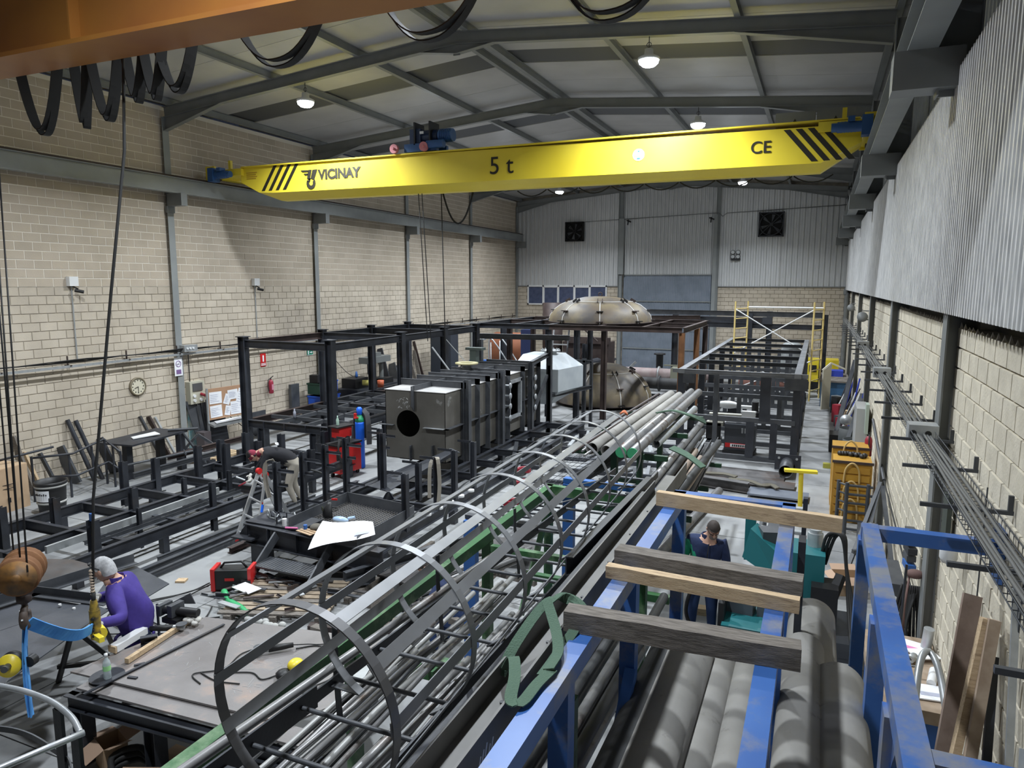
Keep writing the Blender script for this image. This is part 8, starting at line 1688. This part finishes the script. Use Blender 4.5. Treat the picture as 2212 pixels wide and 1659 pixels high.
make_person('person', 'grey haired man in a purple work jacket and white gloves holding the pendant control', Jp, [skin_m, purple, jeans, blk, glove], {**zones(1, 1, 1, 2, 3, 0), ('pelvis', 'hip_l'): 1, ('pelvis', 'hip_r'): 1}, (-6.85, 5.3, 0), (-.80, -.28, -.32), (-.15, -.05, 1), hair=.42, hairm=hair_g, extra=ex_p, head_r=1.18, rad=dict(waist=.225, pelvis=.21, chest=.215, hip_l=.14, hip_r=.14, sho_l=.11, sho_r=.11, elb_l=.07, elb_r=.07, wri_l=.05, wri_r=.05),
            hands=[((-6.53, 4.61, 1.27), (.25, -.95, .0), (-.9, -.3, 0), .75, 4, 1), ((-7.08, 5.0, 1.30), (.5, -.75, .1), (.3, .2, -.9), .5, 4, 1)])
# --- bearded man in the navy vest
def ex_v(t, h, R, hp, P, names, J):
    b = MB(); b.tube([hp(-.05, .088, .012), hp(-.01, .098, .01)], .004, 5); b.tube([hp(.05, .088, .012), hp(.01, .098, .01)], .004, 5); b.tube([hp(-.085, 0, .015), hp(-.05, .088, .014)], .003, 5); b.tube([hp(.085, 0, .015), hp(.05, .088, .014)], .003, 5); b.build('spectacles', blk, t)
    c = V(J['chest']); b = MB(); b.ribbon([c + V((.05, -.17, .12)), c + V((.04, -.20, 0)), c + V((.03, -.19, -.2)), c + V((.02, -.18, -.36))], .012, .006, (1, 0, 0)); b.build('zip', blk, t)
    b = MB(); nb_ = V(J['neck_base']); b.ribbon([nb_ + V((.09*math.cos(a), .085*math.sin(a), .04)) for a in [math.radians(-60+i*30) for i in range(12)]], .06, .014, (0, 0, 1)); b.build('collar', navy, t)
Jv = dict(pelvis=(-1.18, 8.45, .93), waist=(-1.17, 8.43, 1.08), chest=(-1.15, 8.40, 1.32), neck_base=(-1.12, 8.36, 1.46), neck=(-1.09, 8.32, 1.53), head=(-1.06, 8.27, 1.63),
          sho_l=(-.95, 8.42, 1.41), elb_l=(-.89, 8.38, 1.15), wri_l=(-.90, 8.28, .93), sho_r=(-1.36, 8.38, 1.41), elb_r=(-1.44, 8.34, 1.14), wri_r=(-1.44, 8.22, .93),
          hip_l=(-1.08, 8.46, .88), hip_r=(-1.28, 8.46, .88), kne_l=(-1.06, 8.42, .49), kne_r=(-1.30, 8.40, .49), ank_l=(-1.05, 8.46, .08), ank_r=(-1.32, 8.44, .08), toe_l=(-1.0, 8.30, .05), toe_r=(-1.34, 8.28, .05))
Jv = {k: (p[0]-.02, p[1]+.70, p[2]-.0) for k, p in Jv.items()}
Zv = zones(1, 1, 3, 4, 3, 0); Zv[('sho_r', 'elb_r')] = 2
make_person('person', 'bearded man with glasses in a navy vest and green sleeve, looking down', Jv, [skin_m, navy, greenc, blackc, jeans, mat('grey_glove', (.10, .10, .09), .9)], Zv, (-1.2, 9.15, 0), (.22, -.72, -.65), (.05, -.25, 1), hair=.50, hairm=hair_d, beard=mat('beard_grey', (.22, .17, .15), .9), extra=ex_v, rad=dict(waist=.19, pelvis=.175, chest=.185, wri_l=.045, wri_r=.045),
            hands=[((-.92, 8.97, .91), (.0, -.2, -1), (-.3, -1, 0), .35, 5, 1), ((-1.46, 8.90, .91), (.0, -.2, -1), (.3, -1, 0), .35, 5, -1)])
# --- welder bending over the skid frame
def ex_b(t, h, R, hp, P, names, J):
    b = MB(); n, mm = 20, 9; vs = []
    for i in range(mm+1):
        th = PI*.60*i/mm
        for k in range(n): ph = 2*PI*k/n; vs.append(h + R @ V((.092*math.sin(th)*math.cos(ph), .112*math.sin(th)*math.sin(ph)-.008, .132*math.cos(th)+.004)))
    b.add(vs, [(i*n+k, (i+1)*n+k, (i+1)*n+(k+1) % n, i*n+(k+1) % n) for i in range(mm) for k in range(n)], True); b.tube([hp(0, -.09, -.04), hp(0, -.10, -.12)], .075, 12); b.build('hood', maroon, t)
    c = V(J['chest']); w_ = V(J['waist']); d = (w_-c).normalized(); nrm = V((-.1, -.2, 1)); nrm = (nrm - d*nrm.dot(d)).normalized(); s = d.cross(nrm); b = MB()
    base = c + d*.02 + nrm*.178
    b.tube([base + s*(-.06+.02*i) + d*(.03*math.sin(i*1.1)) for i in range(7)], .012, 6); b.ell(base + s*.05 + d*.02, (.03, .03, .01)); b.ell(base - s*.03 - d*.02, (.03, .02, .01)); b.build('back_print', paper, t)
Jb = dict(pelvis=(-10.08, 11.72, .92), waist=(-10.22, 11.62, 1.08), chest=(-10.42, 11.46, 1.20), neck_base=(-10.56, 11.36, 1.20), neck=(-10.64, 11.30, 1.18), head=(-10.74, 11.22, 1.12),
          sho_l=(-10.42, 11.30, 1.13), elb_l=(-10.45, 11.15, .88), wri_l=(-10.60, 11.02, .70), sho_r=(-10.60, 11.55, 1.12), elb_r=(-10.72, 11.45, .90), wri_r=(-10.78, 11.2, .72),
          hip_l=(-10.02, 11.64, .88), hip_r=(-10.14, 11.82, .88), kne_l=(-10.10, 11.52, .48), kne_r=(-10.22, 11.82, .48), ank_l=(-9.98, 11.6, .08), ank_r=(-10.1, 11.9, .08), toe_l=(-10.14, 11.5, .05), toe_r=(-10.26, 11.8, .05))
make_person('person', 'worker in a black jacket and maroon hood bending over the steel skid frame', Jb, [skin_m, blackc, beige, blk, glove], zones(1, 1, 1, 2, 3, 0), (-10.1, 11.7, 0), (-.45, -.35, -.85), (-.75, -.5, .5), hair=.3, hairm=blk, extra=ex_b, head_r=1.1, rad=dict(chest=.20, waist=.20, pelvis=.19, sho_l=.10, sho_r=.10, hip_l=.13, hip_r=.13, kne_l=.085, kne_r=.085, wri_l=.045, wri_r=.045),
            hands=[((-10.60, 11.01, .69), (-.5, -.2, -.6), (-.3, -.3, .8), .6, 4, 1), ((-10.78, 11.18, .71), (.3, -.5, -.5), (.3, -.3, .8), .6, 4, -1)])
tq = thing('welding_torch', (-10.65, 10.9, .6), 'dark torch held by the bending worker with pale nozzle', 'torch'); b = MB(); b.tube([(-10.66, 11.0, .64), (-10.72, 10.9, .60), (-10.8, 10.85, .55)], .018, 8); b.build('torch_body', dred, tq); b = MB(); b.cyl((-10.72, 10.95, .66), (-10.86, 10.85, .74), .02, 8); b.build('nozzle', galv, tq)
# --- worker crouching beyond the cage
Jc = dict(pelvis=(-4.05, 6.95, .45), waist=(-4.12, 6.93, .62), chest=(-4.24, 6.90, .86), neck_base=(-4.32, 6.87, .98), neck=(-4.37, 6.85, 1.05), head=(-4.44, 6.82, 1.13),
          sho_l=(-4.18, 6.72, .92), elb_l=(-4.28, 6.55, .70), wri_l=(-4.48, 6.45, .58), sho_r=(-4.34, 7.05, .92), elb_r=(-4.52, 7.05, .70), wri_r=(-4.66, 6.9, .58),
          hip_l=(-4.03, 6.86, .44), hip_r=(-4.05, 7.06, .44), kne_l=(-4.42, 6.74, .52), kne_r=(-4.42, 7.12, .52), ank_l=(-4.25, 6.76, .08), ank_r=(-4.25, 7.08, .08), toe_l=(-4.42, 6.74, .05), toe_r=(-4.42, 7.08, .05))
Jc = {k: (p[0]-.02, p[1]+.74, p[2]-.02) for k, p in Jc.items()}
make_person('person', 'dark haired worker in dark blue crouching behind the green beam beyond the cage', Jc, [skin_m, navy, jeans, blk, glove], zones(1, 1, 1, 2, 3, 0), (-4.2, 7.65, 0), (-.6, -.35, -.7), (-.4, -.2, .9), hair=.35, hairm=hair_d,
            hands=[((-4.50, 7.18, .55), (-.5, -.2, -.4), (0, -.3, -.9), .5, 4, 1), ((-4.68, 7.63, .55), (-.5, -.3, -.4), (0, .3, -.9), .5, 4, -1)])
